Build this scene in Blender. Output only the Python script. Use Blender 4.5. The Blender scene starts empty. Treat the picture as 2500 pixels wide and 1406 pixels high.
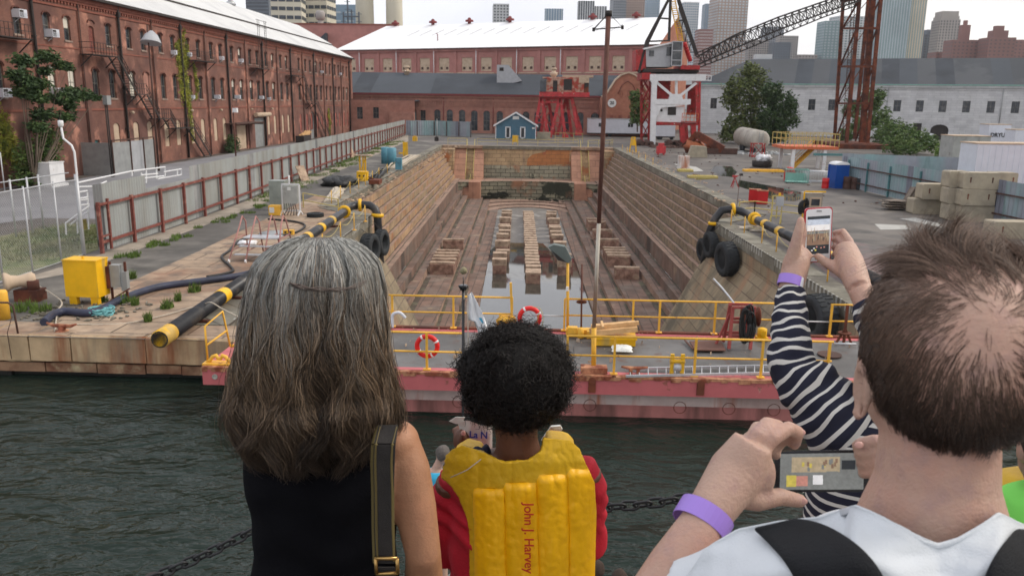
import bpy, math, random
import numpy as np
from mathutils import Vector as V, Matrix, noise as mnoise
R = math.radians
sc = bpy.context.scene
F_, H_ = 2000.0, 7.2
PITCH, ROLL = math.atan(454/2000.), .014
YAW = math.atan(66/2000.)*math.cos(PITCH)
fwd = V((-math.sin(YAW)*math.cos(PITCH), math.cos(YAW)*math.cos(PITCH), -math.sin(PITCH)))
_r0 = V((math.cos(YAW), math.sin(YAW), 0)); _u0 = _r0.cross(fwd)
rgt = _r0*math.cos(ROLL)+_u0*math.sin(ROLL); upv = -_r0*math.sin(ROLL)+_u0*math.cos(ROLL)
CAMP = V((0, 0, H_))
cd = bpy.data.cameras.new('camera'); cam = bpy.data.objects.new('camera', cd); sc.collection.objects.link(cam)
mw = Matrix((rgt, upv, -fwd)).transposed().to_4x4(); mw.translation = CAMP
cam.matrix_world = mw
cd.sensor_width = 36; cd.sensor_fit = 'HORIZONTAL'; cd.lens = 28.8
cd.clip_start = .05; cd.clip_end = 9000
cd.dof.use_dof = True; cd.dof.focus_distance = 2.8; cd.dof.aperture_fstop = 10
sc.camera = cam
wd = bpy.data.worlds.new('World'); sc.world = wd; wd.use_nodes = True
nt = wd.node_tree; nt.nodes.clear()
SUN_EL, SUN_ROT = R(38), R(-150)      # soft western light from the right, behind the clouds
sk = nt.nodes.new('ShaderNodeTexSky'); sk.sky_type = 'NISHITA'; sk.sun_disc = False
sk.sun_elevation = SUN_EL; sk.sun_rotation = R(60); sk.dust_density = 3
tc = nt.nodes.new('ShaderNodeTexCoord'); mp = nt.nodes.new('ShaderNodeMapping'); mp.inputs['Scale'].default_value = (1.2, 1.2, 4)
nz = nt.nodes.new('ShaderNodeTexNoise'); nz.inputs['Scale'].default_value = 2.2; nz.inputs['Detail'].default_value = 6
rp = nt.nodes.new('ShaderNodeValToRGB'); rp.color_ramp.elements[0].position = .35; rp.color_ramp.elements[1].position = .65
rp.color_ramp.elements[0].color = (12.4, 12.3, 12.9, 1); rp.color_ramp.elements[1].color = (15.2, 15.0, 14.8, 1)
sx = nt.nodes.new('ShaderNodeSeparateXYZ'); mr = nt.nodes.new('ShaderNodeMapRange'); mr.inputs[1].default_value = -.1; mr.inputs[2].default_value = .7
warm = nt.nodes.new('ShaderNodeMixRGB'); warm.blend_type = 'MULTIPLY'; warm.inputs[0].default_value = 1
wr = nt.nodes.new('ShaderNodeValToRGB'); wr.color_ramp.elements[0].color = (.93, .95, 1, 1); wr.color_ramp.elements[1].color = (1, .97, .9, 1)
mx = nt.nodes.new('ShaderNodeMixRGB'); mx.inputs[0].default_value = .86
bg = nt.nodes.new('ShaderNodeBackground'); bg.inputs[1].default_value = .073
wo = nt.nodes.new('ShaderNodeOutputWorld'); L = nt.links.new
L(tc.outputs['Generated'], mp.inputs[0]); L(mp.outputs[0], nz.inputs['Vector']); L(nz.outputs[0], rp.inputs[0])
L(tc.outputs['Generated'], sx.inputs[0]); L(sx.outputs[0], mr.inputs[0]); L(mr.outputs[0], wr.inputs[0])
L(rp.outputs[0], warm.inputs[1]); L(wr.outputs[0], warm.inputs[2])
L(sk.outputs[0], mx.inputs[1]); L(warm.outputs[0], mx.inputs[2]); L(mx.outputs[0], bg.inputs[0]); L(bg.outputs[0], wo.inputs[0])
ld = bpy.data.lights.new('sun', 'SUN'); ld.energy = 1.5; ld.angle = R(11); ld.color = (1, .93, .84)
lo = bpy.data.objects.new('sun', ld); sc.collection.objects.link(lo)
lo.rotation_euler = V((math.sin(R(60))*math.cos(SUN_EL), math.cos(R(60))*math.cos(SUN_EL)*.35, math.sin(SUN_EL))).to_track_quat('Z', 'Y').to_euler()
vs = sc.view_settings; vs.view_transform = 'Standard'; vs.look = 'None'; vs.gamma = 1; vs.exposure = 0.3
sc.cycles.max_bounces = 6; sc.cycles.transparent_max_bounces = 12; sc.cycles.use_denoising = True
def ray(px, py): return fwd*F_+rgt*(px-1250)-upv*(py-703)
def G(px, py, z=0.): d = ray(px, py); return CAMP+d*((z-H_)/d.z)
def D(px, py, y): d = ray(px, py); return CAMP+d*(y/d.y)
def XP(px, py, x): d = ray(px, py); return CAMP+d*(x/d.x)
def lin(c): return tuple((x/12.92 if x <= .04045 else ((x+.055)/1.055)**2.4) for x in c)
MATS = {}; KIDS = {}
def mat(name, col, rough=.75, metal=0., var=.25, vs_=1.5, c2=None, s2=1., t2=.55, w2=.08, c3=None, s3=6., t3=.62, w3=.06, streak=0,
        bump=0., bs=30., brick=None, coord='w', attr=None, spec=.4, emit=None, sub=0., alpha=None, trans=0.):
    m = bpy.data.materials.new(name); m.use_nodes = True; MATS[name] = m
    n = m.node_tree; b = n.nodes['Principled BSDF']; K = n.nodes.new; L = n.links.new
    b.inputs['Roughness'].default_value = rough; b.inputs['Metallic'].default_value = metal
    b.inputs['Specular IOR Level'].default_value = spec
    if coord == 'w': src = K('ShaderNodeNewGeometry').outputs['Position']
    else: src = K('ShaderNodeTexCoord').outputs['Object']
    def noi(scale, det=4, st=0, off=0):
        mpn = K('ShaderNodeMapping'); mpn.inputs['Scale'].default_value = (1, 1, .12 if st else 1); mpn.inputs['Location'].default_value = (off, off*.7, off*.3)
        t = K('ShaderNodeTexNoise'); t.inputs['Scale'].default_value = scale; t.inputs['Detail'].default_value = det; t.inputs['Roughness'].default_value = .6
        L(src, mpn.inputs[0]); L(mpn.outputs[0], t.inputs['Vector']); return t.outputs[0]
    def mask(o, t, w):
        r = K('ShaderNodeMapRange'); r.inputs[1].default_value = t-w; r.inputs[2].default_value = t+w; L(o, r.inputs[0]); return r.outputs[0]
    def mixc(f, a, c, bt='MIX'):
        x = K('ShaderNodeMixRGB'); x.blend_type = bt
        if isinstance(f, float): x.inputs[0].default_value = f
        else: L(f, x.inputs[0])
        for i, q in ((1, a), (2, c)):
            if isinstance(q, tuple): x.inputs[i].default_value = q if len(q) == 4 else (*q, 1)
            else: L(q, x.inputs[i])
        return x.outputs[0]
    cur = tuple(col)
    if attr:
        a = K('ShaderNodeAttribute'); a.attribute_name = attr; cur = a.outputs['Color']
    if brick:
        w, h, cb, cm, ms, ax = brick       # width, height, second colour, mortar colour, mortar size, plane
        s = K('ShaderNodeSeparateXYZ'); cmb = K('ShaderNodeCombineXYZ'); L(src, s.inputs[0])
        if ax == 'wall':
            ad = K('ShaderNodeMath'); L(s.outputs[0], ad.inputs[0]); L(s.outputs[1], ad.inputs[1]); L(ad.outputs[0], cmb.inputs[0]); L(s.outputs[2], cmb.inputs[1])
        elif ax == 'yx': L(s.outputs[1], cmb.inputs[0]); L(s.outputs[0], cmb.inputs[1])
        else: L(s.outputs[0], cmb.inputs[0]); L(s.outputs[1], cmb.inputs[1])
        bt = K('ShaderNodeTexBrick'); bt.inputs['Scale'].default_value = 1; bt.inputs['Brick Width'].default_value = w; bt.inputs['Row Height'].default_value = h
        bt.inputs['Mortar Size'].default_value = ms; bt.inputs['Mortar Smooth'].default_value = .3; bt.inputs['Bias'].default_value = 0
        bt.inputs['Color1'].default_value = (*col, 1); bt.inputs['Color2'].default_value = (*cb, 1); bt.inputs['Mortar'].default_value = (*cm, 1)
        L(cmb.outputs[0], bt.inputs['Vector']); cur = bt.outputs[0]
    if c2: cur = mixc(mask(noi(s2, 5, streak, 3.1), t2, w2), cur, tuple(c2))
    if c3: cur = mixc(mask(noi(s3, 5, streak, 9.7), t3, w3), cur, tuple(c3))
    if var:
        r = K('ShaderNodeMapRange'); r.inputs[1].default_value = .3; r.inputs[2].default_value = .7
        r.inputs[3].default_value = 1-var; r.inputs[4].default_value = 1+var; L(noi(vs_, 6, 0, 1.3), r.inputs[0])
        cmb2 = K('ShaderNodeCombineXYZ')
        for i in range(3): L(r.outputs[0], cmb2.inputs[i])
        cur = mixc(1., cur, cmb2.outputs[0], 'MULTIPLY')
    if isinstance(cur, tuple): b.inputs['Base Color'].default_value = (*cur[:3], 1)
    else: L(cur, b.inputs['Base Color'])
    if bump:
        bp = K('ShaderNodeBump'); bp.inputs['Strength'].default_value = bump; bp.inputs['Distance'].default_value = .02
        L(noi(bs, 4, 0, 5.), bp.inputs['Height']); L(bp.outputs[0], b.inputs['Normal'])
    if emit: b.inputs['Emission Color'].default_value = (*emit[:3], 1); b.inputs['Emission Strength'].default_value = emit[3]
    if sub: b.inputs['Subsurface Weight'].default_value = sub; b.inputs['Subsurface Radius'].default_value = (.02, .007, .004); b.inputs['Subsurface Scale'].default_value = .5
    if trans: b.inputs['Transmission Weight'].default_value = trans
    if alpha is not None: b.inputs['Alpha'].default_value = alpha
    return m
def frame(d):
    d = V(d).normalized(); a = V((0, 0, 1)) if abs(d.z) < .95 else V((1, 0, 0))
    x = a.cross(d).normalized(); return x, d.cross(x).normalized(), d
class MB:
    def __init__(s): s.v = []; s.f = []; s.mi = []; s.sm = []
    def face(s, idx, m=0, sm=False): s.f.append(tuple(idx)); s.mi.append(m); s.sm.append(sm)
    def poly(s, pts, m=0):
        n = len(s.v); s.v += [tuple(p) for p in pts]; s.face(range(n, n+len(pts)), m); return s
    def box(s, c, size, rz=0., m=0, rot=None):
        hx, hy, hz = size[0]/2, size[1]/2, size[2]/2; n = len(s.v); c = V(c)
        M_ = rot if rot else Matrix.Rotation(rz, 3, 'Z')
        for x, y, z in ((-hx,-hy,-hz),(hx,-hy,-hz),(hx,hy,-hz),(-hx,hy,-hz),(-hx,-hy,hz),(hx,-hy,hz),(hx,hy,hz),(-hx,hy,hz)):
            s.v.append(tuple(c+M_@V((x, y, z))))
        for q in ((0,3,2,1),(4,5,6,7),(0,1,5,4),(1,2,6,5),(2,3,7,6),(3,0,4,7)): s.face([n+i for i in q], m)
        return s
    def bx(s, x0, x1, y0, y1, z0, z1, m=0): return s.box(((x0+x1)/2, (y0+y1)/2, (z0+z1)/2), (x1-x0, y1-y0, z1-z0), m=m)
    def bar(s, p, q, w=.1, h=None, m=0):
        p, q = V(p), V(q); h = h or w; x, y, z = frame(q-p); n = len(s.v)
        for a in (p, q):
            for i, j in ((-1,-1),(1,-1),(1,1),(-1,1)): s.v.append(tuple(a+x*(w/2*i)+y*(h/2*j)))
        for q_ in ((0,3,2,1),(4,5,6,7),(0,1,5,4),(1,2,6,5),(2,3,7,6),(3,0,4,7)): s.face([n+i for i in q_], m)
        return s
    def tube(s, pts, r, k=8, m=0, cap=True, sm=True):
        pts = [V(p) for p in pts]; N = len(pts); rs = r if isinstance(r, (list, tuple)) else [r]*N; n0 = len(s.v)
        px = None
        for i, p in enumerate(pts):
            d = (pts[min(i+1, N-1)]-pts[max(i-1, 0)])
            if d.length < 1e-9: d = V((0, 0, 1))
            d.normalize()
            if px is None: px = frame(d)[0]
            x = (px-d*px.dot(d)); x = x.normalized() if x.length > 1e-6 else frame(d)[0]; px = x; y = d.cross(x)
            for j in range(k):
                a = 2*math.pi*j/k; s.v.append(tuple(p+x*(rs[i]*math.cos(a))+y*(rs[i]*math.sin(a))))
        for i in range(N-1):
            for j in range(k):
                a, b = n0+i*k+j, n0+i*k+(j+1) % k; s.face((a, b, b+k, a+k), m, sm)
        if cap: s.face([n0+j for j in reversed(range(k))], m); s.face([n0+(N-1)*k+j for j in range(k)], m)
        return s
    def lathe(s, c, prof, k=16, axis=(0, 0, 1), m=0, sm=True):     # prof: (radius, height) along axis
        x, y, z = frame(axis); c = V(c); n0 = len(s.v)
        for r, h in prof:
            for j in range(k):
                a = 2*math.pi*j/k; s.v.append(tuple(c+z*h+x*(r*math.cos(a))+y*(r*math.sin(a))))
        for i in range(len(prof)-1):
            for j in range(k):
                a, b = n0+i*k+j, n0+i*k+(j+1) % k; s.face((a, b, b+k, a+k), m, sm)
        if prof[0][0] > 1e-4: s.face([n0+j for j in reversed(range(k))], m)
        if prof[-1][0] > 1e-4: s.face([n0+(len(prof)-1)*k+j for j in range(k)], m)
        return s
    def prism(s, pts, off, m=0):        # closed polygon pts (list of 3d) extruded by off
        n = len(s.v); k = len(pts); off = V(off)
        s.v += [tuple(V(p)) for p in pts]+[tuple(V(p)+off) for p in pts]
        s.face(list(reversed(range(n, n+k))), m); s.face(range(n+k, n+2*k), m)
        for j in range(k): a, b = n+j, n+(j+1) % k; s.face((a, b, b+k, a+k), m)
        return s
    def blob(s, c, r, seed=0, amp=.2, k=10, m=0, fr=1.5):
        c = V(c); r = V(r) if not isinstance(r, (int, float)) else V((r, r, r)); n0 = len(s.v); rows = max(4, k//2+1)
        for i in range(rows+1):
            th = math.pi*i/rows
            for j in range(k):
                a = 2*math.pi*j/k; d = V((math.sin(th)*math.cos(a), math.sin(th)*math.sin(a), math.cos(th)))
                q = 1+amp*mnoise.noise(d*fr+V((seed*3.7, seed*1.3, 0)))*2
                s.v.append(tuple(c+V((d.x*r.x, d.y*r.y, d.z*r.z))*q))
        for i in range(rows):
            for j in range(k):
                a, b = n0+i*k+j, n0+i*k+(j+1) % k; s.face((a, a+k, b+k, b), m, True)
        return s
    def build(s, name, mats, parent=None, loc=None, root=True):
        o0 = V((0, 0, 0))
        if parent is not None and root:
            p = parent
            while p is not None: o0 += p.location; p = p.parent
        elif loc is not None: o0 = V(loc)
        me = bpy.data.meshes.new(name); me.from_pydata([(a-o0.x, b-o0.y, c-o0.z) for a, b, c in s.v], [], s.f)
        me.polygons.foreach_set('material_index', s.mi); me.polygons.foreach_set('use_smooth', s.sm)
        for m_ in (mats if isinstance(mats, (list, tuple)) else [mats]): me.materials.append(MATS[m_] if isinstance(m_, str) else m_)
        me.update(); o = bpy.data.objects.new(name, me); sc.collection.objects.link(o)
        if parent is not None: KIDS.setdefault(parent.name, []).append(o)
        if parent is not None: o.parent = parent
        elif loc is not None: o.location = loc
        return o
def tag(o, label=None, cat=None, group=None, kind=None):
    if label: o['label'] = label
    if cat: o['category'] = cat
    if group: o['group'] = group
    if kind: o['kind'] = kind
    return o
def thing(name, label, cat, loc=(0, 0, 0), rz=0., group=None):
    o = bpy.data.objects.new(name, None); o.empty_display_size = .2; sc.collection.objects.link(o); o.location = loc; o.rotation_euler = (0, 0, rz)
    return tag(o, label, cat, group)
def copy_tree(o, loc=None, rz=None, label=None, scale=None, parent=None):
    c = o.copy(); sc.collection.objects.link(c)
    if parent: c.parent = parent; KIDS.setdefault(parent.name, []).append(c)
    if loc is not None: c.location = loc
    if rz is not None: c.rotation_euler = (0, 0, rz)
    if scale is not None: c.scale = scale
    if label: c['label'] = label
    for ch in KIDS.get(o.name, []): copy_tree(ch, parent=c)
    return c
def struct(name, mb, mats, label=None): return tag(mb.build(name, mats), label, None, None, 'structure')
def rnd(a, b): return random.uniform(a, b)
def wall_holes(mb, P, u0, u1, z0, z1, holes, depth, nrm, m=0, mr=0):
    """wall face between u0..u1, z0..z1; P(u,z,d)->point, d = depth behind the face; holes=(u0,u1,z0,z1,arch rise)"""
    us = sorted({u0, u1, *[h[0] for h in holes], *[h[1] for h in holes]})
    def quad(a, b, c, d, mm=m): mb.poly([P(*a), P(*b), P(*c), P(*d)] if nrm else [P(*d), P(*c), P(*b), P(*a)], mm)
    for a, b in zip(us, us[1:]):
        if b-a < 1e-6: continue
        hs = sorted([h for h in holes if h[0] <= a+1e-6 and h[1] >= b-1e-6], key=lambda h: h[2]); z = z0
        for h in hs:
            if h[2] > z: quad((a, z, 0), (b, z, 0), (b, h[2], 0), (a, h[2], 0))
            z = max(z, h[3])
        if z < z1: quad((a, z, 0), (b, z, 0), (b, z1, 0), (a, z1, 0))
    for h in holes:
        a, b, c, d, ar = h; n = 8
        if ar > 0:
            arc = [((a+b)/2+(b-a)/2*math.cos(math.pi*(1-i/n)), d-ar+ar*math.sin(math.pi*i/n)) for i in range(n+1)]
            for i in range(n):
                (ua, za), (ub, zb) = arc[i], arc[i+1]
                quad((ua, za, 0), (ub, zb, 0), (ub, d, 0), (ua, d, 0)); quad((ua, za, 0), (ua, za, depth), (ub, zb, depth), (ub, zb, 0), mr)
        else: quad((a, d, 0), (a, d, depth), (b, d, depth), (b, d, 0), mr)
        dz = d-ar if ar > 0 else d
        quad((a, c, 0), (a, c, depth), (a, dz, depth), (a, dz, 0), mr); quad((b, dz, 0), (b, dz, depth), (b, c, depth), (b, c, 0), mr)
        quad((b, c, 0), (b, c, depth), (a, c, depth), (a, c, 0), mr)
random.seed(7)
BR = dict(var=.3, vs_=.8)
mat('brick_red', (.285,.122,.083), brick=(.24,.08,(.215,.09,.066),(.2,.125,.1),.008,'wall'), c2=(.14,.068,.055), s2=.13, t2=.5, w2=.1, c3=(.44,.21,.15), s3=.5, t3=.62, w3=.06, bump=.2, rough=.9, var=.28, vs_=.6)
mat('brick_dark', (.2,.07,.048), brick=(.24,.08,(.16,.06,.042),(.12,.07,.055),.008,'wall'), c2=(.12,.05,.04), s2=.3, bump=.2, rough=.9, **BR)
mat('brick_far', (.38,.19,.145), c2=(.31,.15,.115), s2=.15, c3=(.36,.17,.13), s3=.6, t3=.62, rough=.9, var=.18, vs_=1.2)
mat('brick_far_pink', (.42,.19,.165), c2=(.36,.16,.14), s2=.1, rough=.9, var=.12, vs_=.5)
mat('brick_trim', (.24,.085,.06), rough=.9, var=.2)
mat('brick_painted', (.36,.11,.09), rough=.9, var=.3, c2=(.24,.08,.06), s2=1.2)
mat('stone_sill', (.3,.22,.18), rough=.9)
mat('cream', (.52,.40,.29), rough=.85, var=.12, c2=(.42,.30,.21), s2=1.2, t2=.6)
mat('window_glass', (.035,.04,.048), rough=.15, var=.5, vs_=.9, c2=(.1,.1,.1), s2=.8, t2=.6, spec=.6)
mat('blind', (.62,.58,.5), rough=.9, var=.1)
mat('win_frame', (.16,.15,.13), rough=.7)
mat('white_roof', (.9,.9,.9), rough=.6, var=.03)
mat('white_roof_dull', (.62,.62,.61), rough=.6, var=.08, vs_=.2, c2=(.5,.5,.5), s2=.1, streak=0)
mat('slate', (.046,.054,.066), rough=.75, var=.25, vs_=.12, c2=(.034,.04,.05), s2=.05, t2=.5, w2=.02)
mat('slate_light', (.075,.08,.088), rough=.8, var=.12, vs_=.1, c2=(.055,.06,.068), s2=.04, t2=.5, w2=.02)
mat('stone_white', (.60,.60,.60), brick=(1.5,.55,(.50,.50,.51),(.43,.43,.44),.03,'wall'), rough=.9, var=.14, vs_=.4)
mat('copper_green', (.22,.42,.36), rough=.7, var=.15)
mat('iron_dark', (.035,.028,.026), rough=.7, var=.3, vs_=3)
mat('iron_brown', (.085,.045,.035), rough=.8, var=.35, vs_=2)
mat('rust', (.19,.052,.024), rough=.85, var=.4, vs_=1.5, c2=(.075,.026,.017), s2=.7, t2=.5, w2=.12)
mat('red_paint', (.40,.028,.03), rough=.6, var=.25, c2=(.2,.035,.02), s2=1.1, t2=.58, c3=(.6,.5,.45), s3=2.2, t3=.66, w3=.02)
mat('red_bright', (.5,.01,.012), rough=.45, var=.12)
mat('crane_rusty_red', (.50,.05,.055), rough=.7, var=.3, c2=(.55,.42,.36), s2=1.6, t2=.66, w2=.03, c3=(.30,.08,.05), s3=1., t3=.62)
mat('cab_rusty', (.45,.29,.22), rough=.75, var=.25, c2=(.38,.06,.04), s2=.8, t2=.52, w2=.04, c3=(.26,.09,.04), s3=1.5, t3=.58)
mat('white_paint', (.72,.72,.73), rough=.5, var=.1, c2=(.5,.42,.38), s2=1.5, t2=.68, w2=.05)
mat('white_clean', (.78,.78,.79), rough=.5, var=.05)
mat('grey_cab', (.4,.41,.43), rough=.5, var=.1)
mat('grey_metal', (.33,.34,.34), rough=.5, var=.15, metal=.2)
mat('grey_box', (.36,.37,.35), rough=.55, var=.15, c2=(.2,.19,.17), s2=2, t2=.66)
mat('corrugated', (.36,.385,.385), rough=.55, var=.12, vs_=.5, metal=.15, c2=(.29,.285,.26), s2=.7, t2=.52, w2=.12, streak=1, c3=(.24,.15,.1), s3=1.5, t3=.72, w3=.05)
mat('corrugated_teal', (.26,.38,.39), rough=.6, var=.12, vs_=.6, metal=.1, c2=(.31,.33,.37), s2=.35, t2=.48, w2=.08, streak=1, c3=(.17,.25,.25), s3=1.5, t3=.68)
mat('fence_post_red', (.19,.055,.043), rough=.8, var=.25, vs_=4, c2=(.34,.16,.12), s2=3, t2=.62)
mat('teal_paint', (.08,.2,.21), rough=.6, var=.2)
mat('blue_drum', (.09,.26,.34), rough=.5, var=.15, c2=(.05,.13,.18), s2=2, t2=.62)
mat('hut_blue', (.075,.16,.225), rough=.7, var=.1, vs_=1)
mat('porta_blue', (.012,.075,.33), rough=.4, var=.1)
mat('trailer_white', (.66,.68,.74), rough=.5, var=.06)
mat('yellow', (.80,.44,.05), rough=.5, var=.15, vs_=3, c2=(.30,.11,.03), s2=3.5, t2=.68, w2=.04)
mat('yellow_clean', (.82,.45,.006), rough=.45, var=.12, c2=(.4,.17,.04), s2=4, t2=.68, w2=.03, c3=(.5,.33,.08), s3=1.5, t3=.58, streak=1)
mat('yellow_dull', (.50,.40,.13), rough=.6, var=.2)
mat('orange_paint', (.55,.13,.05), rough=.6, var=.2)
mat('black_pipe', (.022,.023,.027), rough=.38, var=.3, vs_=2, c2=(.07,.06,.052), s2=1.3, t2=.6, w2=.08)
mat('blue_hose', (.03,.035,.065), rough=.5, var=.3, bump=.3, bs=60)
mat('hose_black', (.02,.02,.02), rough=.55)
mat('rubber', (.028,.031,.034), rough=.8, var=.35, vs_=3, bump=.3, bs=25)
mat('teal_rope', (.17,.42,.44), rough=.9, var=.35, vs_=30, bump=.6, bs=150)
mat('rope_pale', (.48,.42,.34), rough=.95, var=.2, vs_=20)
mat('asphalt', (.102,.088,.077), rough=.65, var=.3, vs_=.35, c2=(.165,.145,.125), s2=.09, t2=.55, w2=.08, c3=(.05,.046,.042), s3=.35, t3=.6, w3=.1, bump=.3, bs=18)
mat('asphalt_left', (.095,.086,.077), rough=.8, var=.25, vs_=.5, c2=(.19,.175,.15), s2=.2, t2=.55, c3=(.075,.068,.06), s3=.5, t3=.58, w3=.1, bump=.3, bs=18)
mat('parking', (.235,.235,.25), rough=.85, var=.15, vs_=.3)
mat('pink_ground', (.20,.135,.13), rough=.75, var=.25, vs_=1.2, c2=(.11,.1,.093), s2=.3, t2=.5)
mat('concrete_strip', (.34,.29,.235), rough=.9, var=.22, vs_=1.5, c2=(.24,.21,.17), s2=.6)
mat('puddle', (.03,.032,.03), rough=.04, var=.2, spec=.6)
mat('road_patch', (.42,.41,.38), rough=.9, var=.12)
mat('grass', (.1,.16,.03), rough=.9, var=.45, vs_=3, attr=None)
mat('leaf', (.07,.125,.03), rough=.7, var=.5, vs_=1.2, c2=(.11,.15,.035), s2=.8, t2=.56, w2=.1, sub=0)
mat('leaf_olive', (.17,.2,.06), rough=.7, var=.45, vs_=1.5, c2=(.07,.1,.025), s2=.8, t2=.5, w2=.1)
mat('leaf_dark', (.035,.07,.022), rough=.7, var=.45, vs_=1.2, c2=(.07,.115,.03), s2=.9, t2=.56, w2=.1)
mat('leaf_bright', (.12,.2,.03), rough=.7, var=.4, vs_=2)
mat('ivy', (.34,.34,.05), rough=.7, var=.35, vs_=2, c2=(.14,.18,.03), s2=1.2)
mat('bark', (.13,.1,.075), rough=.9, var=.3)
ST = dict(rough=.85, bump=.35, bs=12)
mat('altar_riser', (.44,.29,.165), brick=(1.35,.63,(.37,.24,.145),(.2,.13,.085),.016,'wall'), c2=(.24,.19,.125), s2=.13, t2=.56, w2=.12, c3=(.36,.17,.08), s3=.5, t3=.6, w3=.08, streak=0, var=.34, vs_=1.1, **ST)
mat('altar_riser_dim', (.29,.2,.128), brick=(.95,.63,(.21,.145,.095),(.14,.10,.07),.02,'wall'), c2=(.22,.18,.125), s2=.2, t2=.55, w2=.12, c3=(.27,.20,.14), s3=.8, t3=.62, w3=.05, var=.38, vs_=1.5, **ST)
mat('altar_tread', (.35,.23,.17), brick=(2.2,3.,(.31,.2,.15),(.08,.05,.04),.03,'yx'), c2=(.215,.15,.11), s2=.35, t2=.55, w2=.12, var=.2, vs_=1.2, **ST)
mat('floor_step', (.215,.132,.098), brick=(1.9,.8,(.16,.1,.075),(.07,.05,.04),.04,'yx'), c2=(.17,.13,.105), s2=.3, t2=.56, w2=.1, c3=(.3,.22,.15), s3=.35, t3=.66, w3=.03, var=.3, vs_=1., **ST)
mat('dock_floor', (.165,.15,.132), rough=.55, c2=(.17,.155,.14), s2=.15, t2=.5, w2=.1, c3=(.33,.31,.28), s3=.5, t3=.6, var=.15, bump=.2, bs=8)
mat('head_wall', (.47,.34,.2), brick=(1.5,.62,(.39,.27,.155),(.12,.085,.05),.03,'wall'), c2=(.40,.15,.06), s2=.14, t2=.56, w2=.03, c3=(.2,.16,.1), s3=.25, t3=.6, w3=.08, var=.2, vs_=1.2, **ST)
mat('head_wall_low', (.29,.27,.19), brick=(1.7,.6,(.20,.19,.14),(.03,.03,.02),.06,'wall'), c2=(.035,.038,.025), s2=.22, t2=.57, w2=.02, c3=(.28,.14,.08), s3=.2, t3=.6, w3=.05, var=.25, vs_=1., **ST)
mat('stair_slab', (.42,.22,.145), brick=(3.,.8,(.36,.19,.125),(.16,.085,.06),.03,'xy'), var=.2, vs_=1., **ST)
mat('entrance_wall', (.31,.245,.16), brick=(1.3,.6,(.25,.195,.125),(.15,.11,.08),.03,'wall'), c2=(.33,.2,.12), s2=.35, t2=.62, w2=.06, c3=(.14,.12,.085), s3=.35, t3=.58, var=.22, vs_=.8, streak=1, **ST)
mat('coping', (.385,.285,.2), brick=(2.4,1.5,(.33,.24,.165),(.1,.075,.05),.04,'xy'), c2=(.24,.14,.09), s2=.35, t2=.54, w2=.1, c3=(.17,.13,.1), s3=1.1, t3=.58, w3=.08, var=.25, vs_=1.1, **ST)
mat('coping_grey', (.25,.235,.19), c2=(.16,.145,.11), s2=.5, t2=.5, var=.25, vs_=1.5, brick=(2.,1.,(.22,.2,.16),(.07,.06,.05),.05,'wall'), **ST)
mat('block_face', (.50,.36,.215), c2=(.30,.12,.055), s2=.9, t2=.56, w2=.06, streak=1, c3=(.25,.21,.15), s3=.7, t3=.6, var=.2, vs_=1.6, rough=.9, bump=.5, bs=9)
mat('block_low', (.27,.16,.095), c2=(.16,.065,.035), s2=1.1, t2=.53, c3=(.4,.33,.2), s3=1.2, t3=.62, var=.3, vs_=2, rough=.9, bump=.6, bs=9)
mat('tidal_black', (.012,.011,.009), rough=.6, var=.5, bump=.6, bs=6)
mat('concrete_block', (.40,.345,.255), c2=(.32,.28,.215), s2=.8, t2=.52, c3=(.2,.13,.09), s3=2, t3=.72, w3=.03, var=.12, vs_=2, rough=.9, bump=.3, bs=14)
mat('wood_block', (.36,.22,.165), c2=(.2,.11,.08), s2=1.5, t2=.5, c3=(.36,.26,.18), s3=1., t3=.6, var=.3, vs_=3, rough=.9)
mat('wood_pale', (.46,.34,.245), c2=(.26,.18,.13), s2=1.5, t2=.55, var=.25, vs_=3, rough=.9)
mat('timber', (.67,.42,.2), c2=(.5,.29,.12), s2=2.5, t2=.56, var=.15, vs_=5, rough=.8)
mat('fender_pink', (.52,.135,.14), rough=.6, c2=(.55,.33,.27), s2=1.6, t2=.70, w2=.02, c3=(.25,.09,.06), s3=3, t3=.67, w3=.04, var=.12, vs_=1)
mat('hull_grey', (.56,.45,.42), rough=.7, c2=(.42,.16,.1), s2=1.6, t2=.6, w2=.06, streak=1, c3=(.42,.27,.24), s3=.5, t3=.56, w3=.15, var=.15, vs_=2)
mat('hull_red', (.40,.155,.14), rough=.7, c2=(.16,.07,.06), s2=1., streak=1, var=.15)
mat('deck_plate', (.095,.09,.085), rough=.55, c2=(.14,.135,.13), s2=.5, c3=(.11,.055,.035), s3=2, t3=.66, var=.2, vs_=1.2, bump=.15, bs=30)
mat('rust_edge', (.5,.24,.13), rough=.8, c2=(.22,.06,.03), s2=3, t2=.5, var=.3, vs_=6)
mat('lifebuoy_red', (.75,.022,.02), rough=.4, var=.05)
mat('plastic_white', (.82,.82,.84), rough=.35, var=.04)
mat('rust_pole', (.13,.055,.04), rough=.8, var=.3, vs_=3)
mat('pole_white', (.48,.44,.37), rough=.7, var=.2, c2=(.25,.12,.07), s2=2, t2=.6, streak=1)
mat('tarp_grey', (.12,.145,.135), rough=.6, var=.15)
mat('cast_green', (.3,.33,.3), rough=.4, metal=.3, var=.2)
mat('tank_beige', (.42,.385,.33), rough=.5, var=.12, c2=(.3,.26,.22), s2=.8, streak=1)
mat('bag_foil', (.75,.75,.7), rough=.3, metal=.3, var=.2, vs_=20, bump=.5, bs=40)
mat('chain_steel', (.018,.018,.02), rough=.5, var=.3, vs_=20)
mat('chainlink', (.42,.44,.46), rough=.5, metal=.3, var=.1)
mat('steel_galv', (.5,.51,.53), rough=.45, metal=.3, var=.12)
mat('sign_white', (.7,.7,.68), rough=.7, var=.03)
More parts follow.
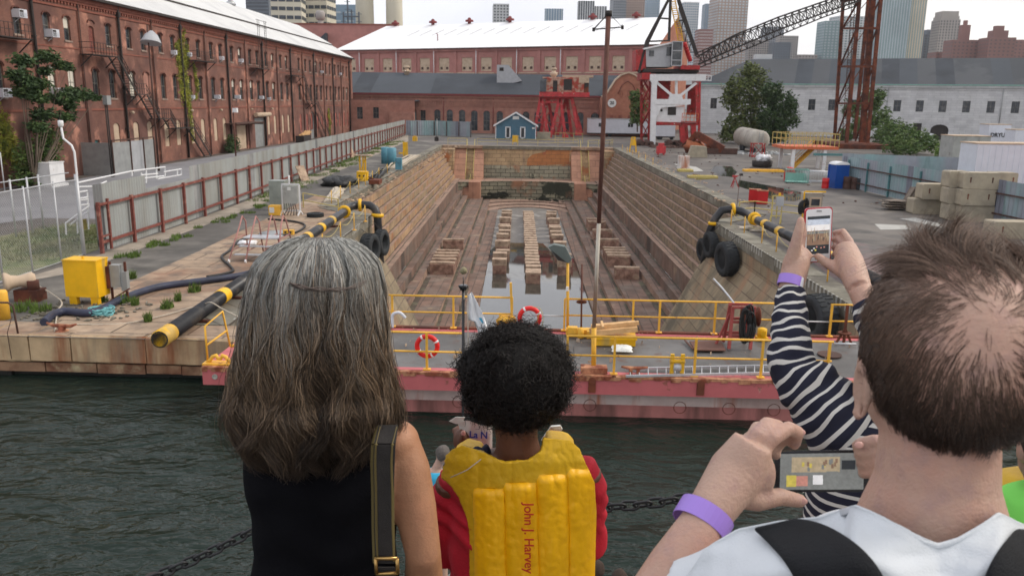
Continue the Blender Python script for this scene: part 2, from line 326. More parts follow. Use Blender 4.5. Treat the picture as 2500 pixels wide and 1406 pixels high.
mat('sign_dark', (.03,.03,.03), rough=.7, var=0)
mat('ink_blue', (.02,.05,.25), rough=.6, var=0)
mat('brick_orange', (.37,.155,.1), c2=(.3,.12,.08), s2=.3, rough=.9, var=.15)
mat('white_rusty', (.62,.6,.58), c2=(.4,.17,.1), s2=1.2, t2=.55, streak=1, rough=.7)
mat('wood_grey', (.22,.18,.145), c2=(.14,.11,.09), s2=2, rough=.9, var=.3)
mat('red_roof', (.42,.11,.11), rough=.7, var=.15)
mat('orange_rust', (.36,.11,.045), c2=(.16,.06,.035), s2=.8, rough=.8, var=.3)
mat('plate_brown', (.15,.07,.05), rough=.75, var=.25)
mat('step_shade', (.075,.055,.04), rough=.9, var=.4, vs_=3, c2=(.12,.11,.07), s2=.8)  # shade line under the step edges, painted as a dark stone colour
mat('head_wall_grey', (.36,.34,.25), brick=(1.6,.62,(.25,.24,.18),(.06,.055,.04),.05,'wall'), c2=(.38,.2,.11), s2=.25, t2=.6, w2=.05, c3=(.05,.05,.035), s3=.3, t3=.66, w3=.03, var=.25, vs_=1., **ST)
mat('head_wall_rust', (.45,.19,.07), brick=(1.5,.62,(.4,.16,.06),(.2,.1,.05),.03,'wall'), c2=(.30,.09,.05), s2=.22, t2=.5, w2=.04, var=.15, vs_=1., **ST)
def cx(y): return .7-.027*(y-31)
def A(u, y, z=0.): return V((cx(y)+u, y, z))
WZ = -1.3
def sheet(name, pts, mt, z=0.): b = MB(); b.poly([(p[0], p[1], z) for p in pts], 0); return struct(name, b, mt)
EU, DU, YF, YE, YD, YH = 10.9, 14.2, 23.6, 52., 55.5, 139.
g = MB()
HL = [A(-EU, YF), A(-EU, YE), A(-DU, YD), A(-DU, YH)]; HR = [A(EU, YF), A(EU, YE), A(DU, YD), A(DU, YH)]
for a, b in zip(HL, HL[1:]): g.poly([(-1500, a.y, 0), (a.x, a.y, 0), (b.x, b.y, 0), (-1500, b.y, 0)])
for a, b in zip(HR, HR[1:]): g.poly([(a.x, a.y, 0), (1500, a.y, 0), (1500, b.y, 0), (b.x, b.y, 0)])
g.poly([(-1500, YH, 0), (1500, YH, 0), (1500, 1650, 0), (-1500, 1650, 0)])
struct('ground', g, 'asphalt')
# paved areas
sheet('stone_paving', [(-15.8, YF+1.5), A(-EU-.9, YF+1.5), A(-EU-.9, YE+.4), A(-DU-1, YD+.4), A(-DU-1, 62), (-17.2, 62), (-16.3, 38), (-16.2, 30)], 'coping', .008)
sheet('path', [(-19.3, 33), (-19.3, 55), (-24, 150), (-28, 175), (-28.6, 175), (-22.5, 90), (-20.9, 55), (-20.4, 36), (-20.8, 30)], 'concrete_strip', .006)
sheet('side_lane', [(-15.8, YF+1.5), (-16.2, 30), (-16.3, 38), (-17.2, 62), A(-DU-1, 62), A(-DU-1, 139), (-27.5, 165), (-19.3, 55), (-19.3, 33), (-20.8, 30), (-34, YF+1.5)], 'asphalt_left', .004)
sheet('parking_lot', [(-21.5, 48), (-41, 48), (-41, 190), (-30, 178), (-21.5, 60)], 'parking', .004)
sheet('parking_lot', [(-38, 28), (-90, 28), (-90, 66), (-42, 66), (-41, 48), (-30, 48)], 'parking', .005)
sheet('ground_patch', [(11.9, 24), (25, 24), (21, 38), (16.5, 46), (13.5, 46)], 'pink_ground', .006)
for q in [((1735,540),(1795,545),(1830,553),(1760,553))]: pass
def pxs(pts, z=0.): return [G(a, b, z) for a, b in pts]
def puddle(pts): sheet('puddle', pxs(pts), 'puddle', .010)
puddle([(1805,440),(1870,452),(1950,468),(1975,480),(1940,492),(1880,486),(1850,470),(1800,455)])
puddle([(1745,405),(1790,407),(1800,420),(1790,433),(1760,430),(1735,418)])
puddle([(1690,425),(1722,428),(1735,438),(1700,440)])
for pts in ([(2135,547),(2210,550),(2225,560),(2150,561)], [(2196,534),(2235,532),(2290,545),(2300,556)], [(1645,400),(1700,408),(1718,418),(1680,420)]):
    sheet('road_patch', pxs(pts), 'road_patch', .007)
# water
def water(name, x0, x1, y0, y1, z, m, nx=1, ny=1):
    b = MB(); b.poly([(x0, y0, z), (x1, y0, z), (x1, y1, z), (x0, y1, z)]); return struct(name, b, m)
wm = bpy.data.materials.new('harbour_water'); wm.use_nodes = True; MATS['harbour_water'] = wm
n = wm.node_tree; b = n.nodes['Principled BSDF']; b.inputs['Base Color'].default_value = (.0115, .021, .0155, 1); b.inputs['Roughness'].default_value = .12; b.inputs['IOR'].default_value = 1.33
b.inputs['Specular IOR Level'].default_value = .3
geo = n.nodes.new('ShaderNodeNewGeometry'); acc = None
for sc_, w, st in ((.45, 2.2, (1., 1.9, 1)), (1.7, .7, (1, 1.7, 1)), (6., .16, (1, 1.4, 1))):
    m_ = n.nodes.new('ShaderNodeMapping'); m_.inputs['Scale'].default_value = st; m_.inputs['Rotation'].default_value = (0, 0, .25)
    t = n.nodes.new('ShaderNodeTexNoise'); t.inputs['Scale'].default_value = sc_; t.inputs['Detail'].default_value = 3; t.inputs['Distortion'].default_value = .8
    n.links.new(geo.outputs['Position'], m_.inputs[0]); n.links.new(m_.outputs[0], t.inputs['Vector'])
    mu = n.nodes.new('ShaderNodeMath'); mu.operation = 'MULTIPLY'; mu.inputs[1].default_value = w; n.links.new(t.outputs[0], mu.inputs[0])
    if acc: ad = n.nodes.new('ShaderNodeMath'); n.links.new(acc, ad.inputs[0]); n.links.new(mu.outputs[0], ad.inputs[1]); acc = ad.outputs[0]
    else: acc = mu.outputs[0]
bp = n.nodes.new('ShaderNodeBump'); bp.inputs['Strength'].default_value = .7; bp.inputs['Distance'].default_value = .22
n.links.new(acc, bp.inputs['Height']); n.links.new(bp.outputs[0], b.inputs['Normal'])
water('water', -400, 400, -300, YF+.6, WZ, 'harbour_water')
mat('dock_water', (.05, .05, .042), rough=.03, var=.1, spec=.8, bump=.015, bs=2)
# quay wall on either side of the entrance
def quay(x0, x1, edges, label):
    t = thing('quay_wall', label, 'quay wall', ((x0+x1)/2, YF, 0))
    random.seed(3)
    for a, b_ in zip(edges, edges[1:]):
        w = abs(b_-a); dy = rnd(0, .07); c = MB(); xm, hw = (a+b_)/2, w/2-.02
        # a slightly worn coping block: chamfered box with jittered corners
        zt = rnd(.02, .06); yb = YF+1.52
        pr = [(YF+dy+.06, zt), (YF+dy, zt-.07), (YF+dy+rnd(-.02, .02), -.78), (YF+dy+.05, -.83), (yb, -.83), (yb, zt)]
        n0 = len(c.v); ks = 7; xs = [xm-hw+2*hw*i/(ks-1) for i in range(ks)]
        for x in xs:
            for (yy, zz) in pr: c.v.append((x, yy+(rnd(-.015, .015) if yy < yb else 0), zz+rnd(-.01, .01)))
        for i in range(ks-1):
            for j in range(6):
                q = n0+i*6+j; r_ = n0+i*6+(j+1) % 6; c.face((q, r_, r_+6, q+6), 0 if j in (0, 1, 2) else 1)
        c.face([n0+j for j in range(5, -1, -1)], 0); c.face([n0+(ks-1)*6+j for j in range(6)], 0)
        c.build('coping_block', ['block_face', 'coping'], t)
    b1 = MB(); xx = x0
    while xx < x1-.5:
        w = rnd(.9, 2.1); b1.bx(xx+.02, min(xx+w, x1)-.02, YF+.05+rnd(0, .05), YF+1.5, -1.12-rnd(0, .04), -.86); xx += w
    b1.build('lower_course', 'block_low', t)
    b2 = MB(); xx = x0
    while xx < x1-.5:
        w = rnd(.8, 2.6); b2.bx(xx, min(xx+w, x1), YF+.12+rnd(0, .18), YF+1.4, -4, -1.1); xx += w
    b2.build('tidal_timber', 'tidal_black', t)
quay(-60, -9.1, [-9.1, -11.95, -14.3, -15.6, -16.9]+[-16.9-2.3*i for i in range(1, 19)], 'sandstone block quay wall with rust streaks, left of the dock gate')
quay(12., 40, [12., 14.4, 16.8, 19.2, 21.6, 24, 26.4, 28.8, 31.2, 33.6, 36, 38.4, 40], 'sandstone block quay wall on the right side behind the crowd')
mat('stone_pale', (.38, .37, .33), rough=.8, var=.2)
dock = thing('dry_dock', 'long stepped stone dry dock basin, drained, running away from the gate to the blue hut', 'dry dock', A(0, YD, 0))
PROF = [(DU, 0.)]; u, z = DU, 0.
for i in range(8): z -= .63; PROF.append((u, z)); u -= .345; PROF.append((u, z))
for du, zz in ((.5, 0), (0, -1.45), (.75, 0), (0, -.7), (.8, 0), (0, -.55), (2.3, 0), (0, -.32), (1.2, 0), (0, -.38), (1.45, 0), (0, -.6)):
    u -= du; z += zz; PROF.append((u, z))
FZ = PROF[-1][1]; FU = PROF[-1][0]; YW = 131.
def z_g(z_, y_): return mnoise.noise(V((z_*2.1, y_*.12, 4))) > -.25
def JT(u_, z_, y_):
    q = mnoise.noise_vector(V((u_*3.1, z_*5.3, y_*1.7))); return (q.x*.035, q.y*.02)
for sgn in (-1, 1):
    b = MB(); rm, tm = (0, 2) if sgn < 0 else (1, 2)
    for (ua, za), (ub, zb) in zip(PROF, PROF[1:]):
        y1 = 134.5 if za > -5.1 else YW+2
        if zb < -5.9 or za < -5.9: mt = 3 if abs(za-zb) < 1e-6 else (2 if za < -7 else 3)
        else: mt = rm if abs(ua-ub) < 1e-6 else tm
        # jointed lengths so that the arris is never a perfect line
        y = YD if za > -5.1 else 26.
        while y < y1-.01:
            y2 = min(y+1.35, y1); j1, j2 = JT(ua, za, y), JT(ua, za, y2); k1, k2 = JT(ub, zb, y), JT(ub, zb, y2)
            p = [A(sgn*(ua+j1[0]), y, za+j1[1]), A(sgn*(ua+j2[0]), y2, za+j2[1]), A(sgn*(ub+k2[0]), y2, zb+k2[1]), A(sgn*(ub+k1[0]), y, zb+k1[1])]
            b.poly(p if sgn < 0 else p[::-1], mt)
            if ua != ub and za > -8.5 and z_g(za, y): k_ = .3 if za > -5 else .2; p3 = [(p[0]+V((0, 0, .006))), (p[1]+V((0, 0, .006))), p[1].lerp(p[2], k_)+V((0, 0, .006)), p[0].lerp(p[3], k_)+V((0, 0, .006))]; b.poly(p3 if sgn < 0 else p3[::-1], 4)  # broken dark strip at the riser foot: shade put into the colour
            y = y2
    b.build('altar_wall', ['altar_riser', 'altar_riser_dim', 'altar_tread', 'floor_step', 'step_shade'], dock)
    e = MB(); cs = [(EU, -.02), (EU, -1.4), (7.2, -8.6), (7.2, -9.8), (16, -9.8), (16, -.02)]
    n0 = len(e.v)
    for y in (24.9, 46.5, YE):
        for (uu, zz) in cs: e.v.append(tuple(A(sgn*uu, y, zz)))
    for i in range(2):
        for j in range(6): a, c_ = n0+i*6+j, n0+i*6+(j+1) % 6; e.face((a, c_, c_+6, a+6))
    e.face([n0+j for j in range(6)]); e.face([n0+12+j for j in range(6)])
    e.poly([A(sgn*EU, YE, 0), A(sgn*DU, YD, 0), A(sgn*DU, YD, -9), A(sgn*EU, YE, -9)])
    # return face of the flare, down to the altars
    e.build('entrance_wall', 'entrance_wall', dock)
    # coping stones along the edge
    c = MB()
    def cope(p0, p1, w=1.1, h=.62):
        p0, p1 = V(p0), V(p1); d = (p1-p0); Ln = d.length; d.normalize(); nrm = V((d.y, -d.x, 0))*(sgn)
        y = 0
        while y < Ln-.1:
            l = min(rnd(1.7, 2.4), Ln-y); m = p0+d*(y+l/2)-nrm*0+V((-d.y, d.x, 0))*(-sgn)*(w/2-.05)
            c.box((m.x, m.y, .05-h/2+rnd(-.012, .012)), (l-.03, w+rnd(-.02, .02), h), math.atan2(d.y, d.x)); y += l
    cope(A(sgn*EU, YF+1.6), A(sgn*EU, YE)); cope(A(sgn*EU, YE), A(sgn*DU, YD)); cope(A(sgn*DU, YD), A(sgn*DU, YH))
    c.build('coping', 'coping_grey', dock)
    r_ = MB()
    for i in range(60):
        y = 26.+i*.435
        if y < YE-.3:
            e = MB() if i % 2 or i < 40 else r_; e.box(A(sgn*(EU-.02), y, -.12), (.07, .17, .34))
            if e is not r_ and i < 50: e.build('edge_cleat', 'stone_pale', dock)
    for i in range(110):
        y = YD+1+i*.75
        if random.random() < .8: r_.box(A(sgn*(DU-.02), y, -.1-rnd(0, .06)), (.05, .13, .22+rnd(0, .12)))
    tag(r_.build('edge_cleats', 'stone_pale', dock), kind='stuff')
fl = MB(); fl.poly([A(-FU, 26, FZ), A(FU, 26, FZ), A(FU, YW+2, FZ), A(-FU, YW+2, FZ)]); fl.build('dock_floor', 'dock_floor', dock)
# head of the dock
hd = MB()
def hq(u0, u1, y, z0, z1, m): hd.poly([A(u0, y, z0), A(u1, y, z0), A(u1, y, z1), A(u0, y, z1)], m)
Z1, Z2 = -5.2, -8.1
hq(-7.5, 7.3, 137, -3.1, 0, 0); hq(-7.5, 7.3, 136.95, Z1-.1, -3.1, 5); hd.poly([A(u_, 136.96, z_) for u_, z_ in ((-.1, -3.1), (6.9, -2.7), (6.95, -.45), (3.1, -.45), (2.9, -.8), (.9, -1.2), (.1, -1.9))], 6)
hd.bx(-DU-2.2, DU-2.2, 136.95, 139.3, -.4, .03, 3)
cpb = MB()
for i in range(14): cpb.bx(-9.5+i*1.04, -8.5+i*1.04, 136.85, 138.3, -.45, .06)
cpb.build('coping', 'coping_grey', dock)
N = 20
def arc(u, y0, bow, half=11.): return y0-bow*(abs(u)/half)**2.2
us = [-12.3+24.6*i/N for i in range(N+1)]
for a, b_ in zip(us, us[1:]):
    ya, yb = arc(a, 132.3, 3.6), arc(b_, 132.3, 3.6)
    hd.poly([A(a, ya, Z1), A(b_, yb, Z1), A(b_, 137, Z1), A(a, 137, Z1)], 2)
    hd.poly([A(a, ya, Z2-1.2), A(b_, yb, Z2-1.2), A(b_, yb, Z1), A(a, ya, Z1)], 1)
for k, (yy, bow, zt, hf) in enumerate(((129.8, 7.5, Z2, 9.4), (127.4, 7.5, Z2-.17, 7.9), (125., 7., Z2-.33, 6.6))):
    us2 = [-hf+2*hf*i/N for i in range(N+1)]
    for a, b_ in zip(us2, us2[1:]):
        ya, yb = arc(a, yy, bow, hf), arc(b_, yy, bow, hf)
        hd.poly([A(a, ya, zt), A(b_, yb, zt), A(b_, 133, zt), A(a, 133, zt)], 2)
        hd.poly([A(a, ya, FZ-.1), A(b_, yb, FZ-.1), A(b_, yb, zt), A(a, ya, zt)], 4)
hd.build('head_wall', ['head_wall', 'head_wall_low', 'altar_tread', 'coping', 'floor_step', 'head_wall_grey', 'head_wall_rust'], dock)
for sgn in (-1, 1):
    for (ua, ub, kind) in ((10.1, 12.0, 's'), (8.75, 10.1, 't'), (7.2, 8.75, 's')):
        b = MB()
        if kind == 's':
            b.prism([A(sgn*ua, 137.8, .03), A(sgn*ua, 133.2, Z1+.02), A(sgn*ua, 133.2, Z1-3), A(sgn*ua, 137.8, -6)], V((sgn*(ub-ua), 0, 0)))
            b.build('inclined_slab', 'stair_slab', dock)
        else:
            for k in range(18):
                t0, t1 = k/18, (k+1)/18; b.bx(*sorted((cx(135)+sgn*ua, cx(135)+sgn*ub)), 138.2-5*t0-.28, 138.6, Z1*t1-.3, -.25+Z1*t0)
            b.build('stairs', 'head_wall', dock)
    b = MB(); b.bx(*sorted((cx(136)+sgn*12., cx(136)+sgn*(DU+.3))), 134.3, 137.9, -5.8, -.4); b.build('return_wall', 'head_wall', dock)
    b = MB(); b.bx(*sorted((cx(130)+sgn*7.4, cx(130)+sgn*9.2)), 128.6, 133.4, Z2-1, Z1+.05)
    for k in range(9): b.bx(*sorted((cx(130)+sgn*9.2, cx(130)+sgn*10.3)), 129.9-.3*k, 133, Z2-1, Z1-.3*k-.3)
    b.build('lower_stairs', 'stair_slab', dock)
    for ua in (8.8, 10.05):
        r_ = MB(); a0 = A(sgn*ua, 138.6, 1.05); a1 = A(sgn*ua, 133.4, Z1+.95); r_.tube([A(sgn*ua, 138.6, 0), a0, a1, A(sgn*ua, 133.4, Z1)], .045, 6, sm=False)
        for t_ in (.2, .4, .6, .8): p = a0.lerp(a1, t_); r_.bar(p, p-V((0, 0, 1)), .05)
        r_.build('handrail', 'yellow_dull', dock)
    r_ = MB(); a1 = A(sgn*9.15, 132.4, Z1+1); a2 = A(sgn*9.4, 129.5, Z2+.9)
    r_.tube([A(sgn*9.15, 132.4, Z1), a1, a2, A(sgn*9.4, 129.5, Z2)], .045, 6); r_.build('handrail', 'yellow_dull', dock)
dg = MB()
for k in range(26):
    zz = -.5-k*.235; dg.box(A(-.55, 136.95 if zz > Z1 else 132.1, zz), (.3, .05, .07)); dg.box(A(-.55+(.16 if k % 2 else -.16), 136.95 if zz > Z1 else 132.1, zz-.11), (.09, .05, .16))
dg.build('draught_marks', 'wood_pale', dock)
wt = MB(); FUW = FU+.25
wt.poly([A(-FU+.02, 26, FZ+.42), A(FU-.02, 26, FZ+.42), A(FU-.02, 84, FZ+.42), A(FU-.02, 84, FZ+.42), A(2.2, 88, FZ+.42), A(1.2, 95, FZ+.42), A(-.3, 99, FZ+.42), A(-2.4, 100, FZ+.42), A(-3.2, 95, FZ+.42), A(-FU+.02, 88, FZ+.42)])
wt.build('x', 'dock_water'); o = sc.objects['x']; o.name = 'water'; o['kind'] = 'structure'
# floor rising out of the water
sl = MB(); sl.poly([A(-FU+.01, 78, FZ+.35), A(FU-.01, 78, FZ+.35), A(FU-.01, 104, FZ+.47), A(-FU+.01, 104, FZ+.47)]); sl.poly([A(-FU+.01, 104, FZ+.47), A(FU-.01, 104, FZ+.47), A(FU-.01, 130, FZ+.49), A(-FU+.01, 130, FZ+.49)])
sl.build('concrete_apron', 'dock_floor', dock)
# weed and grime tufts on the far walls; blocks
def block(loc, sx, sy, sz, caps, label, group, mt='wood_block', proto=[None]):
    t = thing('keel_block', label, 'dock block', loc, rnd(-.03, .03), group)
    b = MB(); b.box((0, 0, sz/2), (sx, sy, sz)); b.build('block', mt, t, root=False)
    b = MB()
    for k in range(caps): b.box((0, 0, sz+.11+k*.2), (sx*1.08, sy*.9-.06*k, .18))
    b.build('cap_timber', 'wood_pale' if loc[0] > -99 else mt, t, root=False); return t
random.seed(11)
k = 0; y = 72.6
while y < 115:
    lab = 'stacked timber keel block standing nearest the gate in the centre line of the dock' if k == 0 else ('stacked timber keel block in the centre line, farthest from the gate' if y > 113 else 'stacked timber keel block in the middle of the centre line on the dock floor')
    block(tuple(A(0+rnd(-.05, .05), y, FZ+.05)), 1.3, 1.15 if k else 2.2, 1.15, 1, lab, 'keel blocks along the centre line'); y += 1.62 if k else 2.4; k += 1
for s, sn in ((-1, 'left'), (1, 'right')):
    y = 76; k = 0
    while y < 112:
        lab = f'{"nearest" if k == 0 else ("farthest" if y > 108.5 else "middle")} bilge block with timber caps in the row {sn} of centre'
        t = block(tuple(A(s*(3.05+rnd(-.12, .12)), y, FZ+.05)), 1.25, 1.2, 1.15+.25*(k % 2), 2 if k % 3 else 3, lab, f'bilge blocks {sn} of the centre line'); y += 2.95; k += 1
    base = MB(); base.box((0, 0, .28), (2.9, 1.1, .56)); tag(base.build('bearing_beam', 'concrete_block', None, tuple(A(s*3.1, 74.0, FZ+.05))), f'low concrete beam in the dock water before the {sn} bilge blocks', 'beam')
    ys = [71, 72.6, 74.1, 75.6, 77.1, 83.5] if s < 0 else [70.5, 76.2, 77.6, 79.0, 80.4, 85.5, 92, 98.5, 101]
    for i, y in enumerate(ys):
        w = 'nearest the gate' if i == 0 else ('farthest from the gate' if i == len(ys)-1 else 'in the middle of its row')
        t = thing('side_block', f'squat block on the {sn} floor step of the dock, {w}', 'dock block', tuple(A(s*8.1, y, -8.2)), rnd(-.05, .05), f'blocks on the {sn} floor step')
        zb = PROF[-7][1]; t.location.z = zb
        b = MB(); b.box((0, 0, .45), (2.1, .95, .9)); b.build('block', 'wood_block', t, root=False); b = MB(); b.box((0, 0, .98), (2.2, .55, .14)); b.build('cap_timber', 'wood_pale', t, root=False)
gate = thing('dock_gate', 'floating steel dock gate with pink rubbing band and rusty grey hull across the entrance', 'dock gate', (1, 23.3, 0))
GX0, GX1, GY0, GY1 = -9.15, 12.0, 21.1, 25.7
b = MB(); b.bx(GX0+.9, GX1-.3, GY0+.45, GY1-.4, WZ+.35, -.5); b.build('hull', 'hull_grey', gate)
b = MB(); b.bx(GX0+.9, GX1-.3, GY0+.44, GY1-.4, -4, WZ+.35); b.build('lower_hull', 'hull_red', gate)
b = MB(); b.bx(GX0, GX1, GY0, GY0+.5, -.5, -.02); b.bx(GX0, GX1, GY1-.4, GY1, -.5, -.02); b.bx(GX0, GX0+.5, GY0+.5, GY1-.4, -.5, -.02); b.bx(GX1-.5, GX1, GY0+.5, GY1-.4, -.5, -.02); b.build('rubbing_band', 'fender_pink', gate)
b = MB(); b.bx(GX0+.5, GX1-.5, GY0+.5, GY1-.4, -.12, -.03); b.build('deck', 'deck_plate', gate)
b = MB(); b.bx(GX0, GX1, GY0-.02, GY0+.16, -.05, .02)
x = GX0
while x < GX1: b.bx(x, x+rnd(.1, .5), GY0-.03-rnd(0, .015), GY0+.05, -.06-rnd(0, .06), .024); x += rnd(.15, .6)
b.build('deck_edge', 'rust_edge', gate)
b = MB(); b.bx(GX0+.4, GX1, GY1-.16, GY1+.02, -.05, .035); b.build('deck_edge', 'rust', gate)
for px in (1445, 1710):
    b = MB(); p = D(px, 948, GY0); b.box((p.x, GY0-.015, -.26), (.2, .05, .36)); b.lathe((p.x, GY0-.04, -.1), [(.1, -.02), (.1, .03)], 12, (0, 1, 0)); b.build('fairlead', 'rust', gate)
for px in (1440, 1660, 1780, 1890, 1120):
    b = MB(); p = D(px, 990, GY0+.44); pts = [(p.x+.17*math.cos(a), GY0+.435, -.98+.17*math.sin(a)) for a in [i*math.pi/8 for i in range(17)]]; b.tube(pts, .008, 4, sm=False); b.build('draught_ring', 'rust', gate)
def railing(y, xa, xb, posts, name='railing', h=1.07, mid=.53, tmat='yellow', extra=None):
    t = MB()
    t.tube([(xa, y, h), (xb, y, h)], .032, 6); t.tube([(xa, y, mid), (xb, y, mid)], .028, 6); t.build(name, tmat, gate)
    for x in posts:
        q = MB(); q.bar((x, y, 0), (x, y, h), .075, .06); q.box((x, y, .03), (.2, .16, .03)); q.build('railing_post', tmat, gate)
def gx(px, y, z=.5):    # x on the gate from a pixel column (row near the mid rail)
    best = None
    for r_ in range(700, 960, 4):
        p = D(px, r_, y); 
        if best is None or abs(p.z-z) < abs(best.z-z): best = p
    return best.x
yf, yb = GY0+.22, GY1-.12
railing(yf, GX0+1.6, gx(1130, yf), [gx(p, yf) for p in (1042,)])
railing(yf, gx(1385, yf), gx(2030, yf), [gx(p, yf) for p in (1385, 1500, 1697, 1860, 2022)])
railing(yb, gx(950, yb), gx(1252, yb), [gx(p, yb) for p in (958, 1107, 1250)])
railing(yb, gx(1378, yb), gx(1895, yb), [gx(p, yb) for p in (1378, 1545, 1610, 1745, 1893)])
railing(yb, gx(2025, yb), gx(2100, yb), [gx(2028, yb)])
b = MB(); b.tube([(gx(1250, yb), yb, .5), (gx(1378, yb), yb, .5)], .022, 6); b.tube([(gx(1893, yb), yb, .5), (gx(2025, yb), yb, .5)], .022, 6); b.tube([(gx(2030, yf), yf, 1.02), (gx(2085, yf), yf, 1.02)], .03, 6); b.build('gate_bar', 'steel_galv', gate)
# slanted guard at the left end of the gate
b = MB(); P0 = G(505, 880, 0); P1 = G(560, 860, 0)
q = [D(507, 880, 21.5), D(500, 797, 21.5), D(543, 760, 22.6), D(562, 845, 22.6)]
b.tube([q[0], q[1], q[2], q[3]], .03, 6); b.tube([q[0].lerp(q[1], .45), q[3].lerp(q[2], .45)], .028, 6); b.tube([q[3], q[3]+V((.25, .2, 0))], .05, 6); b.build('end_guard', 'yellow', gate)
b = MB(); p = V((GX0+.35, GY0+.28, 0)); b.box(p+V((0, 0, .04)), (.78, .34, .05))
pts = [p+V((x_, 0, z_)) for x_, z_ in ((-.3, .05), (-.22, .12), (-.15, .22), (-.05, .26), (0, .17), (.08, .17), (.12, .26), (.22, .22), (.3, .12), (.36, .05))]; b.tube(pts, .055, 6); b.build('mooring_chock', 'yellow', gate)
b = MB(); b.lathe((GX0+.35, GY0-.005, -.26), [(.075, 0), (.075, -.03), (.05, -.03), (.05, -.005)], 14, (0, 1, 0)); b.build('eye', 'stone_pale', gate)
def plane_u(p0, d, px, py=250):       # distance along a vertical facade plane hit by a pixel column
    r_ = ray(px, py); n_ = V((-d.y, d.x, 0)); t = (V(p0)-CAMP).dot(n_)/r_.dot(n_); return (CAMP+r_*t-V(p0)).dot(d), (CAMP+r_*t).z
def hole_mesh(mb, P, h, dep, m=0, mg=1):     # glass sheet at the bottom of a hole
    a, b, c, d_, ar = h; mb.poly([P(a-.05, c-.05, dep), P(b+.05, c-.05, dep), P(b+.05, d_+.02, dep), P(a-.05, d_+.02, dep)], m)
def window(P, h, parent, glass='window_glass', fr='win_frame', mull=1, blind=0, dep=.22, thick=.07, label=None):
    a, b, c, d_, ar = h; g_ = MB(); hole_mesh(g_, P, h, dep); w = g_.build('window', glass, parent)
    if label: w['label'] = label
    f = MB(); q = dep-.03
    f.bar(P(a+.03, c, q), P(a+.03, d_, q), thick, .06); f.bar(P(b-.03, c, q), P(b-.03, d_, q), thick, .06)
    f.bar(P(a, (c+d_)/2, q), P(b, (c+d_)/2, q), .08, .06); f.bar(P(a, c+.03, q), P(b, c+.03, q), .08, .06)
    if mull: f.bar(P((a+b)/2, c, q), P((a+b)/2, d_, q), .045, .04)
    f.build('frame', fr, w, root=True)
    if blind:
        z2 = d_-blind*(d_-c); s_ = MB(); s_.poly([P(a+.04, z2, q-.005), P(b-.04, z2, q-.005), P(b-.04, d_-.05, q-.005), P(a+.04, d_-.05, q-.005)]); s_.build('blind', 'blind', w)
    return w
LX = -42.5
lb = thing('brick_building', 'long three storey red brick building with white roof and fire escapes on the left', 'building', (LX, 110, 0))
PL = lambda u, z, d_: V((LX-d_, u, z))
random.seed(5); holes = []; w3, w2, w1 = [], [], []
ys = []
for k in range(-5, 17):
    y = 71.9+7.15*k
    for dy in (0, 3.1):
        if 141 < y+dy < 144.5: continue
        if y+dy < 186: ys.append(y+dy)
door3 = [y for y in ys if abs(y-79.3) < .5]
for y in ys:
    if y in door3: h = (y-.5, y+.5, 11.2, 13.6, .3); w3.append((h, 'door'))
    else: h = (y-.52, y+.52, 12.0, 14.1, .3); w3.append((h, 'w'))
    h2 = (y-.6, y+.6, 7.0, 9.75, .38); w2.append((h2, 'bricked' if abs(y-89.6) < .6 else 'w'))
    gnd = 'cream' if 82 < y < 142 else ('blank' if y < 82 else 'brick')
    if 112.3 < y < 128: gnd = 'blank'
    if gnd != 'blank': w1.append(((y-.6, y+.6, 1.7, 4.6, .38), gnd))
gh = [(77.3, 78.7, 0, 3.1, .0), (115.2, 119.2, .1, 3.4, 0), (122.6, 127.2, 0, 4.3, 0), (152.8, 155.6, 0, 4.9, 1.)]
b = MB(); bd = MB()
lowz = 6.0
wall_holes(b, PL, 30, 187, lowz, 15.9, [h for h, _ in w3+w2], .28, False, 0, 0)
wall_holes(bd, PL, 30, 187, -.2, lowz, [h for h, _ in w1]+gh, .28, False, 0, 0)
b.build('wall', 'brick_red', lb); bd.build('lower_wall', 'brick_painted' if False else 'brick_red', lb)
b = MB(); b.poly([(LX, 187, -.2), (LX-23, 187, -.2), (LX-23, 187, 15.9), (-54, 187, 22.6), (LX, 187, 15.9)][::-1]); b.build('gable_wall', 'brick_red', lb)
i = 0
for h, kd in w3:
    if kd == 'door':
        q = MB(); hole_mesh(q, PL, h, .15); q.build('door', 'fence_post_red', lb)
    else: window(PL, h, lb, blind=random.choice([0, 0, 0, .5, .35]) if i % 2 else 0, mull=0)
    i += 1
for h, kd in w2:
    if kd == 'bricked': q = MB(); hole_mesh(q, PL, h, .06); q.build('bricked_opening', 'brick_far', lb)
    else: window(PL, h, lb, blind=random.choice([0, .9, .3, 0, 0]) if h[0] < 92 else random.choice([0, 0, .4]))
for h, kd in w1:
    q = MB(); hole_mesh(q, PL, h, .1); q.build('bricked_opening', 'cream' if kd == 'cream' else 'brick_painted', lb)
for h, (nm, mt) in zip(gh, (('door', 'teal_paint'), ('door', 'cream'), ('roller_door', 'grey_metal'), ('roller_door', 'grey_metal'))):
    q = MB(); hole_mesh(q, PL, h, .2)
    if nm == 'roller_door':
        for k in range(14): zz = h[2]+(h[3]-h[2])*k/14; q.bar(PL(h[0], zz, .19), PL(h[1], zz, .19), .03, .03)
    q.build(nm, mt, lb)
q = MB(); q.tube([(LX+.45, 121.9, 4.8), (LX+.45, 128.3, 4.8)], .33, 10); q.build('roller_drum', 'cream', lb)
q = MB(); q.bx(LX, LX+1.7, 110.8, 121.6, 3.72, 3.86); q.bx(LX, LX+1.7, 121.2, 121.6, 3.5, 3.8); q.build('awning', 'iron_brown', lb)
for y in ys:
    for hw, zt in ((.62, 12.0), (.7, 7.0)):
        if zt < 8 or y not in door3: q = MB(); q.bx(LX, LX+.09, y-hw, y+hw, zt-.15, zt); q.build('sill', 'stone_sill', lb)
